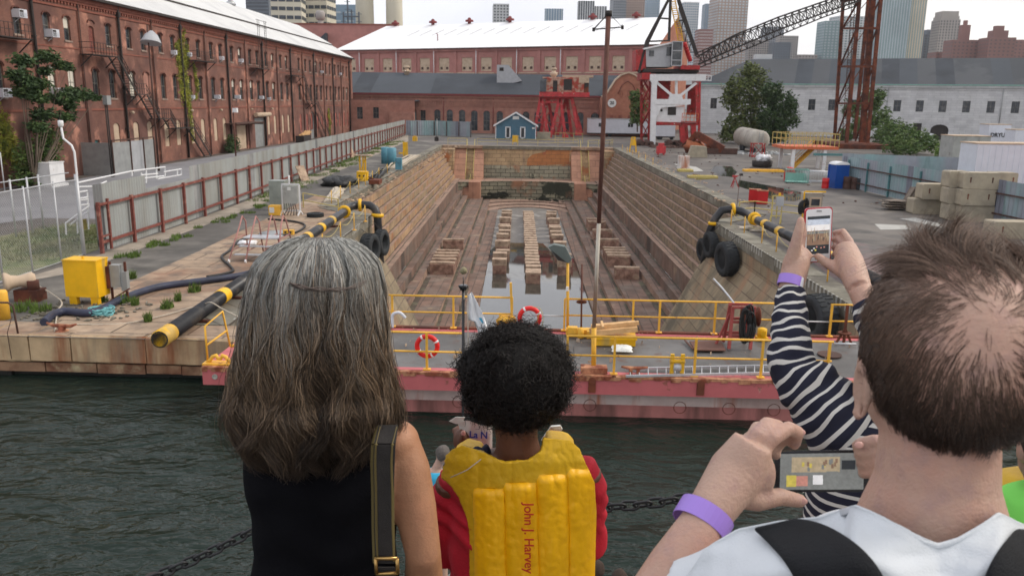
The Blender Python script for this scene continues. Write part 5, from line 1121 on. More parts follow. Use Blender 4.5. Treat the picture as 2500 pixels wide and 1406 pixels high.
q = MB(); a_, b_ = D(1604, 260, Y1), D(1668, 302, Y1); q.bx(a_.x, b_.x, Y1+.1, Y1+6.5, b_.z, a_.z, 0); c1, c2 = D(1631, 262, Y1), D(1650, 282, Y1); q.bx(c1.x, c2.x, Y1+.02, Y1+.1, c2.z, c1.z, 1); q.bx(c1.x-.1, c2.x+.1, Y1, Y1+.02, c2.z-.12, c2.z, 0); c3 = D(1615, 270, Y1); q.lathe((c3.x, Y1+.1, c3.z), [(.22, 0), (.22, -.05)], 10, (0, 1, 0), 1); q.build('machine_house', ['white_paint', 'iron_dark'], t)
q = MB(); pm(q, Y1, [[(1602,301),(1700,304)]], .5); pm(q, Y2, [[(1602,303),(1706,303)]], .5)
for yy, bx_ in ((Y1, 0), (Y2, 8)): pm(q, yy, [[(1664+bx_,305),(1668+bx_,362)], [(1692,305),(1695,362)]], .85); pm(q, yy, [[(1700,200),(1703,304)], [(1708,200),(1706,360)]], .4); pm(q, yy, [[(1700,205),(1708,225),(1701,245),(1708,265),(1701,285),(1708,300)]], .16)
pm(q, Y2, [[(1566,190),(1566,350)], [(1588,190),(1584,350)]], .45); pm(q, Y2, [[(1566,190),(1584,215),(1568,245),(1584,275),(1568,305),(1584,335)], [(1584,190),(1568,215),(1584,245),(1568,275),(1584,305),(1568,335)], [(1566,243),(1586,243)], [(1566,296),(1586,296)], [(1566,345),(1586,345)]], .18)
pm(q, Y2, [[(1570,190),(1722,190)], [(1590,248),(1700,248)]], .8)
for a in ((1597,190),(1700,190),(1651,190)): q.bar(D(*a, Y1), D(*a, Y2), .6)
for a, b2 in (((1597,190),(1568,250)), ((1597,250),(1568,190)), ((1597,250),(1568,300))): q.bar(D(*a, Y1), D(*b2, Y2), .2)
q.build('rear_frame', 'red_paint', t)
a_, b_ = D(1602, 198, 151), D(1680, 243, 151); q = MB(); q.bx(a_.x, a_.x+2.6, 151, 153, b_.z, a_.z); q.lathe((D(1690, 225, 151).x, 151, b_.z+.3), [(.8, -3), (.8, 1.0), (1.2, 1.1), (1.2, 2.2)], 10); q.build('king_post', 'red_paint', t)
q = MB(); q.lathe(D(1651, 181, 150.5), [(3.6, -.4), (3.6, .1), (3.2, .2), (3.2, .7)], 24); q.build('slew_ring', 'iron_dark', t)
a_, b_ = D(1567, 178, Y1), D(1588, 195, Y1); q = MB(); q.bx(a_.x, b_.x, Y1-.2, Y2, b_.z, a_.z); a_, b_ = D(1660, 160, 147), D(1706, 171, 147); q.bx(a_.x, b_.x, 146, 154, b_.z, a_.z); a_, b_ = D(1570, 168, 147), D(1706, 178, 147); q.bx(a_.x, b_.x, 147, 154, b_.z, a_.z, 1); q.build('turntable', ['red_paint', 'iron_dark'], t)
q = MB(); P_ = [D(*p, 147) for p in ((1577,118),(1641,104),(1641,164),(1578,164))]; q.prism(P_, V((0, 6.5, 0)), 0); P_ = [D(*p, 147.3) for p in ((1553,122),(1577,120),(1577,172),(1553,172))]; q.prism(P_, V((0, 6, 0)), 1); P_ = [D(*p, 146.6) for p in ((1572,118),(1640,103),(1640,107),(1572,122))]; q.prism(P_, V((0, 6.8, 0)), 2)
a_, b_ = D(1585, 124, 146.95), D(1596, 138, 146.95); q.bx(a_.x, b_.x, 146.9, 147, b_.z, a_.z, 3); a_, b_ = D(1628, 115, 146.95), D(1641, 137, 146.95); q.bx(a_.x, b_.x, 146.9, 147, b_.z, a_.z, 3); q.build('engine_house', ['grey_cab', 'red_paint', 'white_clean', 'window_glass'], t)
a_, b_ = D(1642, 102, 145.8), D(1663, 161, 145.8); q = MB(); q.bx(a_.x, b_.x, 145.8, 148, b_.z, a_.z, 1)
for z_ in (b_.z, b_.z+.9, a_.z-1.5, a_.z): q.bar((a_.x, 145.75, z_), (b_.x, 145.75, z_), .14)
for x_ in (a_.x, b_.x): q.bar((x_, 145.75, b_.z), (x_, 145.75, a_.z), .16)
q.build('driver_cab', ['grey_cab', 'window_glass'], t)
q = MB()
for yy, dx in ((147.5, 0), (153, 5)):
    pm(q, yy, [[(1559+dx,178),(1578+dx,102),(1632,0),(1640,-20)], [(1633,102),(1637,0)], [(1655+dx/2,0),(1700+dx/2,135)]], .42)
    pm(q, yy, [[(1578+dx,102),(1635,100)], [(1608,45),(1637,47)], [(1668,50),(1657,52)]], .25)
pm(q, 150, [[(1657,52),(1668,50),(1662,78),(1678,76),(1672,105),(1688,102),(1680,128),(1697,128)], [(1657,20),(1700,140)]], .16)
q.build('mast_frame', 'iron_dark', t)
q = MB()
for dx in (-6, 6): pm(q, 149, [[(1640+dx,-10),(1662+dx,100)]], .16)
for k in range(22): tt = k/21; q.bar(D(1634+22*tt, -10+110*tt, 149), D(1646+22*tt, -10+110*tt, 149), .1)
for k in range(8): tt = k/7; pts = [D(1640+22*tt+8*math.cos(a), -10+110*tt, 149)+V((0, -.6*abs(math.sin(a)), 0)) for a in (0, .8, 1.57, 2.3, 3.14)]; q.tube(pts, .05, 4, sm=False)
q.build('ladder', 'yellow_clean', t)
q = MB(); 
for k in range(6): c_ = D(1672+k*2.4, 110+k*7, 149); q.lathe(c_, [(.45, -.3), (.45, .3)], 10, (1, 0, .2))
q.build('hoist_drum', 'red_bright', t)
def boom(t, y0_, y1_, top, bot, n, w, wl, mt, name='boom'):
    q = MB()
    def pt(L_, tt):
        tt *= len(L_)-1; i = min(int(tt), len(L_)-2); f = tt-i; return (L_[i][0]+(L_[i+1][0]-L_[i][0])*f, L_[i][1]+(L_[i+1][1]-L_[i][1])*f)
    prev = None
    for i in range(n+1):
        tt = i/n; a, b_ = pt(top, tt), pt(bot, tt); dd = .15+.85*min(1, tt*5); ym, hw_ = (y0_+y1_)/2, (y1_-y0_)/2*dd; c = [D(*a, ym-hw_), D(*a, ym+hw_), D(*b_, ym+hw_), D(*b_, ym-hw_)]
        if prev:
            for k in range(4): q.bar(prev[k], c[k], w)
            for k in range(4): q.bar(prev[k], c[(k+1) % 4], wl) if i % 2 else q.bar(prev[(k+1) % 4], c[k], wl)
            q.bar(c[0], c[3], wl); q.bar(c[1], c[2], wl)
        prev = c
    return q.build(name, mt, t)
boom(t, 145.5, 149, [(1702,140),(1790,88),(1900,43),(2010,5),(2100,-28)], [(1705,158),(1795,118),(1905,72),(2012,32),(2100,2)], 26, .26, .11, 'iron_dark')
boom(t, 150.5, 152.5, [(1702,130),(1790,92),(1900,50),(2010,12),(2100,-20)], [(1708,165),(1800,130),(1905,86),(2012,42),(2100,12)], 26, .2, .09, 'iron_dark', 'luffing_link')
q = MB(); a_, b_ = D(1722, 185, Y1), D(1736, 197, Y1)
for zz in (a_.z, b_.z): q.bar((a_.x, Y1, zz), (b_.x, Y1, zz), .15); q.bar((b_.x, Y1, zz), (b_.x, Y1+2, zz), .15)
for x_ in (a_.x, (a_.x+b_.x)/2, b_.x): q.bar((x_, Y1, b_.z), (x_, Y1, a_.z), .1)
a_, b_ = D(1666, 277, Y1-.9), D(1704, 297, Y1-.9)
for zz in (a_.z, (a_.z+b_.z)/2): q.bar((a_.x, Y1-.9, zz), (b_.x, Y1-.9, zz), .09, m=1)
for k in range(5): x_ = a_.x+(b_.x-a_.x)*k/4; q.bar((x_, Y1-.9, b_.z), (x_, Y1-.9, a_.z), .09, m=1)
q.bx(a_.x, b_.x, Y1-.95, Y1-.1, b_.z-.15, b_.z, 2); q.build('walkway', ['white_paint', 'orange_paint', 'red_paint'], t)
q = MB()
for px, py in ((1575,362),(1597,362),(1668,368),(1692,370)): c_ = G(px, py); c_.y = min(c_.y, 150); q.blob((c_.x, 147.5, .5), (.9, 1.3, .55), px, .25, 10); q.lathe((c_.x-.5, 146.2, .4), [(.4, -.15), (.4, .15)], 12, (0, 1, 0)); q.lathe((c_.x+.5, 146.2, .4), [(.4, -.15), (.4, .15)], 12, (0, 1, 0))
q.build('bogies', 'iron_brown', t)
t = thing('lattice_tower', 'tall rusty steel lattice tower of a derelict crane on the right', 'tower', (55, 155, 0)); A1, A2 = 150., 158.
q = MB()
pm(q, A2, [[(2060,-20),(2037,345)], [(2122,-20),(2086,340)]], .5); pm(q, A1, [[(2100,-20),(2066,352)], [(2152,-20),(2116,366)]], .55)
q.bar(D(2132, -20, 152), D(2103, 360, 152), 1.0, .8)
for py in (70, 163, 253):
    f = py/345
    q.bar(D(2062-24*f, py, A2), D(2100-34*f, py, A1), .35); q.bar(D(2062-24*f, py, A2), D(2121-33*f, py, A2), .35); q.bar(D(2100-34*f, py, A1), D(2150-34*f, py, A1), .38)
for pa, pb in ((0, 70), (70, 163), (163, 253), (253, 345)):
    fa, fb = pa/345, pb/345
    q.bar(D(2098-34*fa, pa, A1), D(2062-24*fb, pb, A2), .25); q.bar(D(2121-33*fa, pa, A2), D(2064-24*fb, pb, A2), .12); q.bar(D(2148-34*fa, pa, A1), D(2121-33*fb, pb, A2), .22)
q.build('tower_frame', 'rust', t)
q = MB()
for dx in (-4, 4): q.bar(D(2084+dx, 0, 154), D(2060+dx, 340, 154), .1)
for k in range(56): f = k/55; q.bar(D(2080-24*f, 340*f, 154), D(2088-24*f, 340*f, 154), .07)
q.build('ladder', 'iron_brown', t)
q = MB(); a_ = D(2020, 345, 150); b_ = D(2185, 360, 150); q.bx(a_.x, b_.x-3, 148, 158, -.2, .9); q.bx(a_.x-1, b_.x, 146, 148, 0, .8, 0); q.build('base_frame', 'rust', t)
q = MB(); pm(q, 152, [[(2050,-6),(2160,-6)], [(2055,2),(2160,-14)]], .7); q.build('head_platform', 'rust', t)
t = thing('tank_trailer', 'dirty beige tank trailer parked under the olive tree', 'trailer', (33, 133, 0)); e0, e1 = D(1856, 343, 129), D(1812, 333, 139); q = MB(); ax = (e1-e0).normalized(); Ln = (e1-e0).length; q.lathe(e0, [(0, -.35), (.8, -.28), (1.4, 0), (1.5, .1), (1.5, Ln), (1.2, Ln+.2), (0, Ln+.35)], 24, ax)
for s in (.33, .66): q.lathe(e0+ax*Ln*s, [(1.53, -.05), (1.53, .05)], 24, ax)
q.build('tank', 'tank_beige', t); q = MB()
for s in (.4, .8, 6., 7.2):
    for sg in (-.8, .8): c_ = e0+ax*s; q = MB(); q.lathe((c_.x+sg, c_.y, .5), [(.5, -.15), (.5, .15)], 14, (1, 0, 0)); q.build('wheel', 'rubber', t)
q = MB(); q.box(e0+ax*Ln/2+V((0, 0, -1.5)), (1., Ln, .4), math.atan2(ax.y, ax.x)-math.pi/2)
for k in range(7): q.bar(e0+V((-.3, -.45, -1.2+.35*k)), e0+V((.3, -.45, -1.2+.35*k)), .06)
q.bar(e0+V((-.3, -.45, -1.3)), e0+V((-.3, -.45, 1.3)), .06); q.bar(e0+V((.3, -.45, -1.3)), e0+V((.3, -.45, 1.3)), .06); q.build('chassis', 'grey_metal', t)
c_ = G(1848, 384); t = thing('trestle_stand', 'red lattice trestle under the near end of the tank trailer', 'trestle', c_); q = MB(); 
for sx_ in (-.9, .9):
    for sy_ in (-.6, .6): q.bar(c_+V((sx_, sy_, 0)), c_+V((sx_*.85, sy_, 1.9)), .12)
for z_ in (.1, 1.9): q.box(c_+V((0, -.6, z_)), (1.9, .12, .12)); q.box(c_+V((0, .6, z_)), (1.9, .12, .12))
q.bar(c_+V((-.9, -.6, 0)), c_+V((.8, -.6, 1.9)), .08); q.bar(c_+V((.9, -.6, 0)), c_+V((-.8, -.6, 1.9)), .08); q.build('frame', 'red_paint', t)
# rusty orange excavator arm lying by the crane
c_ = G(1740, 376); t = thing('excavator_arm', 'orange and rusty excavator arm lying on the ground right of the white crane', 'machinery', c_); q = MB(); q.bar(c_+V((-2.4, 1, 2.8)), c_+V((1.4, -.5, .7)), .9, 1.1); q.bar(c_+V((-4., 2, .8)), c_+V((-2.2, 1, 3.)), .7, .8); q.build('arm', 'rust', t); q = MB(); q.blob(c_+V((-2.6, 1.4, 1.0)), (1.8, 1.2, .9), 3, .25, 10); q.blob(c_+V((-.5, .8, .6)), (1.3, 1., .6), 5, .3, 10); q.build('body', 'orange_rust', t)
q = MB(); q.box(c_+V((1.2, 0, .45)), (4.6, 1.4, .8)); q.build('counterweight', 'iron_brown', t)
c_ = G(1702, 384); q = MB(); q.prism([c_+V((-1.3, -.7, 0)), c_+V((1.3, -.7, 0)), c_+V((1.1, -.7, 1.5)), c_+V((-.9, -.7, 1.6))], V((0, 1.4, 0))); tag(q.build('concrete_weight', 'concrete_block', None, c_), 'pale grey concrete weight on the ground below the right crane leg', 'weight')
c_ = G(1613, 378); q = MB(); q.box(c_+V((0, 0, .7)), (1.3, .8, 1.)); q.box(c_+V((0, 0, 1.4)), (.8, .6, .5)); q.box(c_+V((-.4, 0, .1)), (.2, .8, .3)); q.box(c_+V((.4, 0, .1)), (.2, .8, .3)); tag(q.build('capstan_winch', 'red_bright' if False else 'crane_rusty_red', None, c_), 'small magenta red winch at the foot of the white crane', 'winch')
c_ = G(1545, 372); t = thing('ladder_stand', 'yellow folding stand at the far right corner of the dock', 'stand', c_); q = MB(); q.bar(c_+V((-.5, 0, 0)), c_+V((-.25, 0, 2.2)), .18); q.bar(c_+V((.5, 0, 0)), c_+V((.25, 0, 2.2)), .18); q.box(c_+V((0, 0, 1.5)), (.7, .25, 1.)); q.box(c_+V((0, 0, 2.2)), (.6, .25, .15)); q.build('frame', 'yellow_clean', t)
c_ = G(1668, 411); t = thing('concrete_bollard', 'white painted concrete block with rust streaks on the right edge of the dock', 'block', c_); q = MB(); q.box(c_+V((0, 0, .75)), (1.25, .8, 1.3)); q.box(c_+V((0, 0, .05)), (1.4, .95, .14)); q.build('body', 'white_rusty', t); q = MB(); q.tube([c_+V((0, 0, 1.3)), c_+V((0, 0, 1.75))], .06, 6); q.build('lifting_eye', 'iron_brown', t)
for (px, py), (px2, py2), lab in (((1655,418),(1690,420),'yellow steel plate on the quay beside the white painted block'), ((1690,432),(1740,438),'yellow steel plate on the quay farther along from the white block'), ((1815,417),(1912,422),'long yellow plate on the wet yard near the bag pallet')):
    a_, b_ = G(px, py), G(px2, py2); m_ = (a_+b_)/2; q = MB(); q.box((m_.x, m_.y, .12), ((b_-a_).length, 1.1, .22)); q.box((m_.x, m_.y, .25), ((b_-a_).length*.8, .3, .08)); tag(q.build('steel_plate', 'yellow_dull' if lab[0] != 'l' else 'yellow', None, m_), lab, 'plate')
c_ = G(1860, 408); t = thing('waste_tub', 'dark tub heaped with white plastic bags in the yard', 'tub', c_); q = MB(); q.lathe(c_, [(1., 0), (1.15, .1), (1.2, .75), (1.1, .75), (1.0, .2)], 10); q.build('tub', 'iron_dark', t); q = MB()
for k in range(6): q.blob(c_+V((rnd(-.6, .6), rnd(-.4, .4), .85+rnd(0, .3))), (.5, .45, .35), k, .35, 10)
q.build('bags', 'plastic_white', t)
# raised platform
t = thing('raised_platform', 'raised orange steel platform with yellow guard rails and stairs', 'platform', (30, 97, 0)); pa = [D(1897, 356, 96), D(2020, 366, 94)]; pzt = 2.75
x0, x1 = 27.4, 33.3; q = MB(); q.bx(x0, x1, 94, 99.5, 2.45, 2.75); q.build('deck', 'orange_paint', t)
for x_, y_ in ((28.4, 94.3), (31.9, 94.3), (28.4, 99), (32.8, 99)): q = MB(); q.box((x_, y_, 1.22), (.36, .36, 2.45)); q.build('leg', 'white_paint', t)
q = MB()
for zz in (2.8+1.35, 2.8+.7):
    for a, b_ in (((x0, 94), (x1, 94)), ((x0, 94), (x0, 99.5)), ((x1, 94), (x1, 99.5)), ((x0, 99.5), (x1, 99.5))): q.bar((*a, zz), (*b_, zz), .07)
for k in range(13): x_ = x0+(x1-x0)*k/12; q.bar((x_, 94, 2.75), (x_, 94, 4.15), .06); q.bar((x_, 99.5, 2.75), (x_, 99.5, 4.15), .06)
q.bx(x0+3.6, x1, 93.95, 93.98, 2.9, 4.0, 1) if False else None; q.build('guard_rail', 'yellow_dull', t)
q = MB(); p0, p1 = G(1922, 412), V((31.0, 94.6, 2.5))
p0 = V((28.9, 96.5, 0)); p1 = V((31.2, 96.5, 2.45))
for dy in (-.5, .5): q.bar(p0+V((0, dy, 0)), p1+V((0, dy, 0)), .08, .28); q.bar(p0+V((0, dy, .9)), p1+V((0, dy, .9)), .06)
for k in range(1, 10): c_ = p0.lerp(p1, k/10); q.box(c_, (.26, 1., .05))
q.build('stairs', 'yellow', t)
q = MB(); q.bx(30.0, 34.2, 92, 92.3, 1.9, 2.15); q.build('beam', 'teal_paint', t)
# portable toilet
c_ = V((26.9, 75.4, 0)); t = thing('portable_toilet', 'blue portable toilet with white rounded roof standing by the teal fence', 'portable toilet', c_, R(14)); q = MB(); q.bx(-.6, .6, -.6, .6, .08, 2.1); q.bx(-.63, .63, -.63, .63, 0, .12)
for sx_ in (-.6, .6):
    for sy_ in (-.6, .6): q.bx(sx_-.05, sx_+.05, sy_-.05, sy_+.05, .1, 2.15)
q.build('cabin', 'porta_blue', t, root=False); q = MB(); q.bx(-.42, .42, -.625, -.6, .2, 1.95); q.build('door', 'porta_blue', t, root=False)
q = MB(); n0 = len(q.v); ks = 9
for i in range(ks): a = math.pi*i/(ks-1); q.v += [(-.66*math.cos(a), -.66, 2.1+.28*math.sin(a)), (-.66*math.cos(a), .66, 2.1+.28*math.sin(a))]
for i in range(ks-1): q.face((n0+2*i, n0+2*i+1, n0+2*i+3, n0+2*i+2), 0, True)
q.face([n0+2*i for i in range(ks)]); q.face([n0+2*i+1 for i in reversed(range(ks))]); q.bx(-.62, -.55, -.64, -.6, .1, 2.1); q.build('roof', 'white_clean', t, root=False)
def drum(c, mt, label, cat='drum', h=.9, r=.3, lid=None, name='drum', group=None):
    t = thing(name, label, cat, c, 0, group); q = MB(); q.lathe((0, 0, 0), [(r, 0), (r, .02), (r*1.03, .3*h), (r, .32*h), (r, .64*h), (r*1.03, .66*h), (r, .68*h), (r, h), (r*.93, h), (r*.93, h-.03)], 16); q.build('drum', mt, t, root=False)
    if lid: q = MB(); q.lathe((0, 0, h-.02), [(r*.92, 0), (r*.92, .02)], 16); q.build('lid', lid, t, root=False)
    return t
drum(G(2014, 460), 'red_bright', 'red steel drum left of the blue toilet'); drum(G(2067, 461), 'iron_brown', 'dark rusty drum directly right of the blue toilet', h=1.1, r=.36); drum(G(2086, 462), 'iron_brown', 'brownish drum between the dark rusty drum and the black one', h=1.05, r=.36); drum(G(2101, 464), 'rubber', 'black drum with white lid farthest from the toilet', h=1.05, r=.36, lid='plastic_white')
# cage and crowd barriers
c_ = G(1944, 446); t = thing('wire_cage', 'pale green steel cage skip on the yard', 'cage', c_, R(-12)); q = MB(); w, d_, h = 1.0, .7, 1.25
for z_ in (.1, h): q.bar((-w, -d_, z_), (w, -d_, z_), .07); q.bar((-w, d_, z_), (w, d_, z_), .07); q.bar((-w, -d_, z_), (-w, d_, z_), .07); q.bar((w, -d_, z_), (w, d_, z_), .07)
for k in range(9): x_ = -w+2*w*k/8; q.bar((x_, -d_, .1), (x_, -d_, h), .07 if k in (0, 4, 8) else .025); q.bar((x_, d_, .1), (x_, d_, h), .03)
for k in range(6): z_ = .1+(h-.1)*k/6; q.bar((-w, -d_, z_), (w, -d_, z_), .02)
q.bx(-w, w, -d_, d_, .08, .14); q.bx(-w, w, d_-.02, d_, .1, h*.7); q.build('cage', 'copper_green', t, root=False)
q = MB(); q.blob(c_+V((-.2, 1.6, 1.0)), (.5, .4, .35), 3, .2, 8); q.box(c_+V((-.2, 1.6, .45)), (.9, .8, .9)); tag(q.build('tool_box', 'red_bright', None, c_+V((-.2, 1.6, 0))), 'small red box on a stand behind the pale green cage', 'box')
pr = thing('crowd_barrier', 'grey tubular crowd barrier, one of a stack between cage and toilet', 'barrier', (0, 0, 0), 0, 'crowd barriers stacked beside the cage'); q = MB()
for z_ in (.15, 1.1): q.tube([(-1.1, 0, z_), (1.1, 0, z_)], .025, 5)
for x_ in (-1.1, 1.1): q.tube([(x_, 0, .15), (x_, 0, 1.1)], .025, 5)
for k in range(1, 9): x_ = -1.1+2.2*k/9; q.tube([(x_, 0, .15), (x_, 0, 1.1)], .012, 4)
q.build('frame', 'steel_galv', pr, root=False); q = MB(); 
for x_ in (-.8, .8): q.bar((x_, -.3, .02), (x_, .3, .02), .05); q.bar((x_, 0, .02), (x_, 0, .15), .05)
q.build('foot', 'steel_galv', pr, root=False); c_ = G(1998, 447)
for k in range(6): (pr if k == 0 else copy_tree(pr, label=None)).location = (0, 0, 0)
bs_ = [o for o in sc.objects if o.name.startswith('crowd_barrier')]
for k, o in enumerate(bs_): o.location = c_+V((-.05*k, -.3+.32*k, 0)); o.rotation_euler = (0, 0, R(-10))
# concrete blocks
def cblk(px, py, y, w, h, d_, label, rz=0., name='concrete_block', stain=True, z=None):
    c_ = D(px, py, y); zz = c_.z if z is None else z; t = thing(name, label, 'concrete block', (c_.x, y+d_/2, zz), R(rz)); q = MB(); e = .07
    pr_ = [(-w/2+e, 0), (w/2-e, 0), (w/2, e), (w/2, h-e), (w/2-e, h), (-w/2+e, h), (-w/2, h-e), (-w/2, e)]; q.prism([(x_, -d_/2, z_) for x_, z_ in pr_], V((0, d_, 0))); q.build('block', 'concrete_block', t, root=False)
    if stain:
        for sx_ in (-w*.3, w*.3): q = MB(); q.box((sx_, -d_/2-.004, h*.55), (.07, .012, .35)); q.lathe((sx_, -d_/2, h*.66), [(.05, 0), (.05, -.03)], 8, (0, 1, 0)); q.build('lifting_pin', 'rust', t, root=False)
    return t
BH = 1.06
for px, y, lv, w, lab in ((2268,57.5,0,2.1,'bottom block of the low pair stack beside the broken pallets'), (2290,57.2,1,2.3,'top block of the low pair stack beside the broken pallets'), (2340,54.6,0,1.2,'narrow block at the bottom left of the tall stack'),
    (2388,54,0,2.2,'broad block at the bottom centre of the tall stack'), (2450,54.2,0,1.4,'bottom right block of the tall stack, under the purplish one'), (2333,54.7,1,1.1,'narrow middle block at the left of the tall stack'), (2386,53.9,1,2.2,'middle block of the tall stack with two rusty pins'), (2447,54.1,1,1.35,'middle right block of the tall stack with a purplish top'), (2335,54.9,2,1.35,'top left block of the tall stack, set back'), (2390,54,2,2.25,'top centre block of the tall stack with two rusty pins'), (2447,54.4,2,1.5,'top right block of the tall stack')):
    cblk(px, 500, y, w, BH-.02, 1.1, lab, rnd(-4, 4), z=lv*BH, stain=(lv > 0 and w > 1.4))
cblk(2480, 560, 47, 2.4, .95, 1.2, 'single low block on the ground right of the tall stack', 0, z=0)
t = thing('pallet_pile', 'heap of broken grey brown pallets and boards against the teal fence', 'pallets', G(2190, 510)); random.seed(4); c_ = G(2190, 512); q = MB()
for k in range(26): a = c_+V((rnd(-1.3, 1.2), rnd(-.8, .8), rnd(.1, .7))); q.bar(a, a+V((rnd(-.9, .9), rnd(-.6, .6), rnd(-.1, .25))), .14, .03)
for k in range(5): a = c_+V((.4+.25*k, .3, .1)); q.bar(a, a+V((.75, .2, 1.5)), .5, .04)
for k in range(4): q.box(c_+V((-.2, 0, .15+.17*k)), (1.4, 1.1, .06), rnd(-.2, .2))
q.build('boards', 'wood_grey', t)
# containers and van behind the fence
def container(px0, px1, pyt, Y, dep, mt, label, zt=None, roof='cream', txt=None, rz=0.):
    a_, b_ = D(px0, pyt, Y), D(px1, pyt, Y); z_ = zt or a_.z; t = thing('container', label, 'container', ((a_.x+b_.x)/2, Y, 0), R(rz)); w = (b_.x-a_.x)/2; q = MB(); q.bx(-w, w, 0, dep, 0, z_); x_ = -w
    while x_ < w: q.bx(x_, x_+.12, -.03, .01, .1, z_-.1); x_ += .45
    q.build('body', mt, t, root=False); q = MB(); q.bx(-w-.05, w+.05, -.05, dep+.05, z_, z_+.09); q.build('roof', roof, t, root=False)
    if txt: q = text(txt, None, (0, 0, 0), .75, 'sign_dark', off=.02); q.parent = t; q.location = (.3, -.06, z_*.72); KIDS.setdefault(t.name, []).append(q)
    return t
container(2388, 2560, 352, 62, 2.5, 'trailer_white', 'large white container with dull roof behind the teal fence', roof='cream')
container(2330, 2420, 333, 92, 3, 'grey_box', 'grey container behind the bright green shrub', roof='cream')
container(2416, 2470, 305, 118, 2.5, 'trailer_white', 'white container marked with black letters', txt='DRYU 2R')
container(2480, 2560, 318, 112, 2.5, 'trailer_white', 'white box container with a yellow corner at the right edge')
q = MB(); c_ = D(2440, 432, 56); q.bx(32, 40, 50, 58, 2.0, 2.15); q.bx(32.2, 39.8, 50.2, 57.8, 0, 2.0); tag(q.build('red_roofed_shed', 'red_roof', None, (36, 54, 0)), 'low shed with faded red roof seen over the teal fence', 'shed')
c_ = G(2262, 372); c_ = V((D(2262, 340, 150).x, 150, 0)); t = thing('white_van', 'white delivery van parked before the granite arch doorway', 'van', c_, R(-8)); q = MB(); q.bx(-1.1, 1.1, 0, 5, .5, 2.7); q.prism([(-1.1, 0, .5), (-1.1, -1.2, .6), (-1.1, -1.2, 1.3), (-1.1, -.1, 2.5)], V((2.2, 0, 0))); q.build('body', 'trailer_white', t, root=False); q = MB(); q.poly([(-.95, -1.13, 1.42), (.95, -1.13, 1.42), (.95, -.25, 2.42), (-.95, -.25, 2.42)]); q.build('windscreen', 'window_glass', t, root=False); q = MB()
for sx_ in (-1, 1):
    for yy in (0, 3.8): q = MB(); q.lathe((sx_, yy, .38), [(.38, -.12), (.38, .12)], 14, (1, 0, 0)); q.build('wheel', 'rubber', t, root=False)
def pz(px, py, z=.1): return G(px, py, z)
def pipeline(label, path, r, bands, loc):
    t = thing('discharge_pipe', label, 'pipe', loc); q = MB(); q.tube(path, r, 16); q.build('pipe', 'black_pipe', t)
    for (c, ax, kind) in bands:
        q = MB()
        if kind == 'b': q.lathe(c, [(r*1.03, -.28), (r*1.05, -.26), (r*1.05, .26), (r*1.03, .28)], 18, ax)
        elif kind == 'e': q.lathe(c, [(r*.85, -.42), (r*1.06, -.4), (r*1.06, .35), (r*1.0, .36)], 18, ax)
        else: q.lathe(c, [(r*1.1, -.1), (r*1.55, -.09), (r*1.6, 0), (r*1.55, .09), (r*1.1, .1)], 18, ax)
        q.build('yellow_band' if kind != 'f' else 'flange', 'yellow_clean', t)
    return t
a, b_ = V((-10.95, 22.5, .33)), V((-11.85, 49.2, .55)); dv = (b_-a).normalized(); ep = V((-11.9, 50.2, .62))
elb = [V((-11.75, 50.9, .68)), V((-11.2, 51.2, .75)), V((-10.7, 51.2, .72)), V((-10.35, 51.15, .5)), V((-10.2, 51.1, .1)), V((-10.18, 51.1, -.6)), V((-10.15, 51.3, -2.5)), V((-10.1, 52.4, -6.5))]
t = pipeline('long black and yellow discharge pipe on the left quay, its open mouth over the water', [a, b_, ep]+elb, .25,
    [(a+dv*.42, dv, 'e'), (a+dv*5.3, dv, 'b'), (a+dv*17.5, dv, 'b'), (a+dv*20.4, dv, 'b'), (a+dv*23, dv, 'b'), (b_, dv, 'f'), (V((-11.3, 51.15, .73)), (1, .1, 0), 'f'), (V((-10.2, 51.1, .12)), (.1, 0, 1), 'f')], a)
q = MB(); q.lathe(a+dv*.03, [(.21, 0), (.0, .02)], 14, dv); q.build('pipe_mouth', 'hose_black', t)
q = MB()
for s in (3, 6.3, 12, 18, 24): c_ = a+dv*s; q.box((c_.x, c_.y, .06), (.7, .2, .12))
q.build('cradle', 'rust', t)
a, b_ = V((13.6, 30, .45)), V((12.95, 49.5, .55)); dv = (b_-a).normalized()
pipeline('long black and yellow discharge pipe on the right quay', [a, b_, V((12.9, 50.6, .6)), V((12.6, 51.2, .75)), V((12.0, 51.5, .85)), V((11.4, 51.5, .75)), V((11.05, 51.4, .3)), V((10.75, 51.4, -.5)), V((10.6, 51.8, -2.5)), V((10.5, 52.6, -6.8))], .25,
    [(a+dv*s, dv, 'b') for s in (7.2, 11.4, 14.6, 17.2, 19)]+[(b_, dv, 'f'), (V((12.1, 51.5, .84)), (1, 0, .1), 'f'), (V((10.98, 51.4, -.05)), (0, 0, 1), 'f')], b_)
def tyre(c, r, w, ax, label, loc_rot=None, group=None):
    t = thing('tyre', label, 'tyre', c, 0, group); q = MB(); h = w/2
    q.lathe((0, 0, 0), [(r*.56, -h*.8), (r*.62, -h), (r*.88, -h), (r*.98, -h*.8), (r, -h*.5), (r, h*.5), (r*.98, h*.8), (r*.88, h), (r*.62, h), (r*.56, h*.8), (r*.56, -h*.8)], 32, ax); q.build('casing', 'rubber', t, root=False)
    q = MB(); x, y, z = frame(ax)
    for k in range(26):
        a = k*2*math.pi/26
        for s in (-1, 1): q.box(x*(r*1.0*math.cos(a+s*.06))+y*(r*1.0*math.sin(a+s*.06))+z*(s*h*.45), (.05, .05, .05), rot=Matrix((x*math.cos(a)+y*math.sin(a), y*math.cos(a)-x*math.sin(a), z)).transposed() @ Matrix.Diagonal((1, 1.6, w*7)))
    q.build('tread', 'rubber', t, root=False); return t
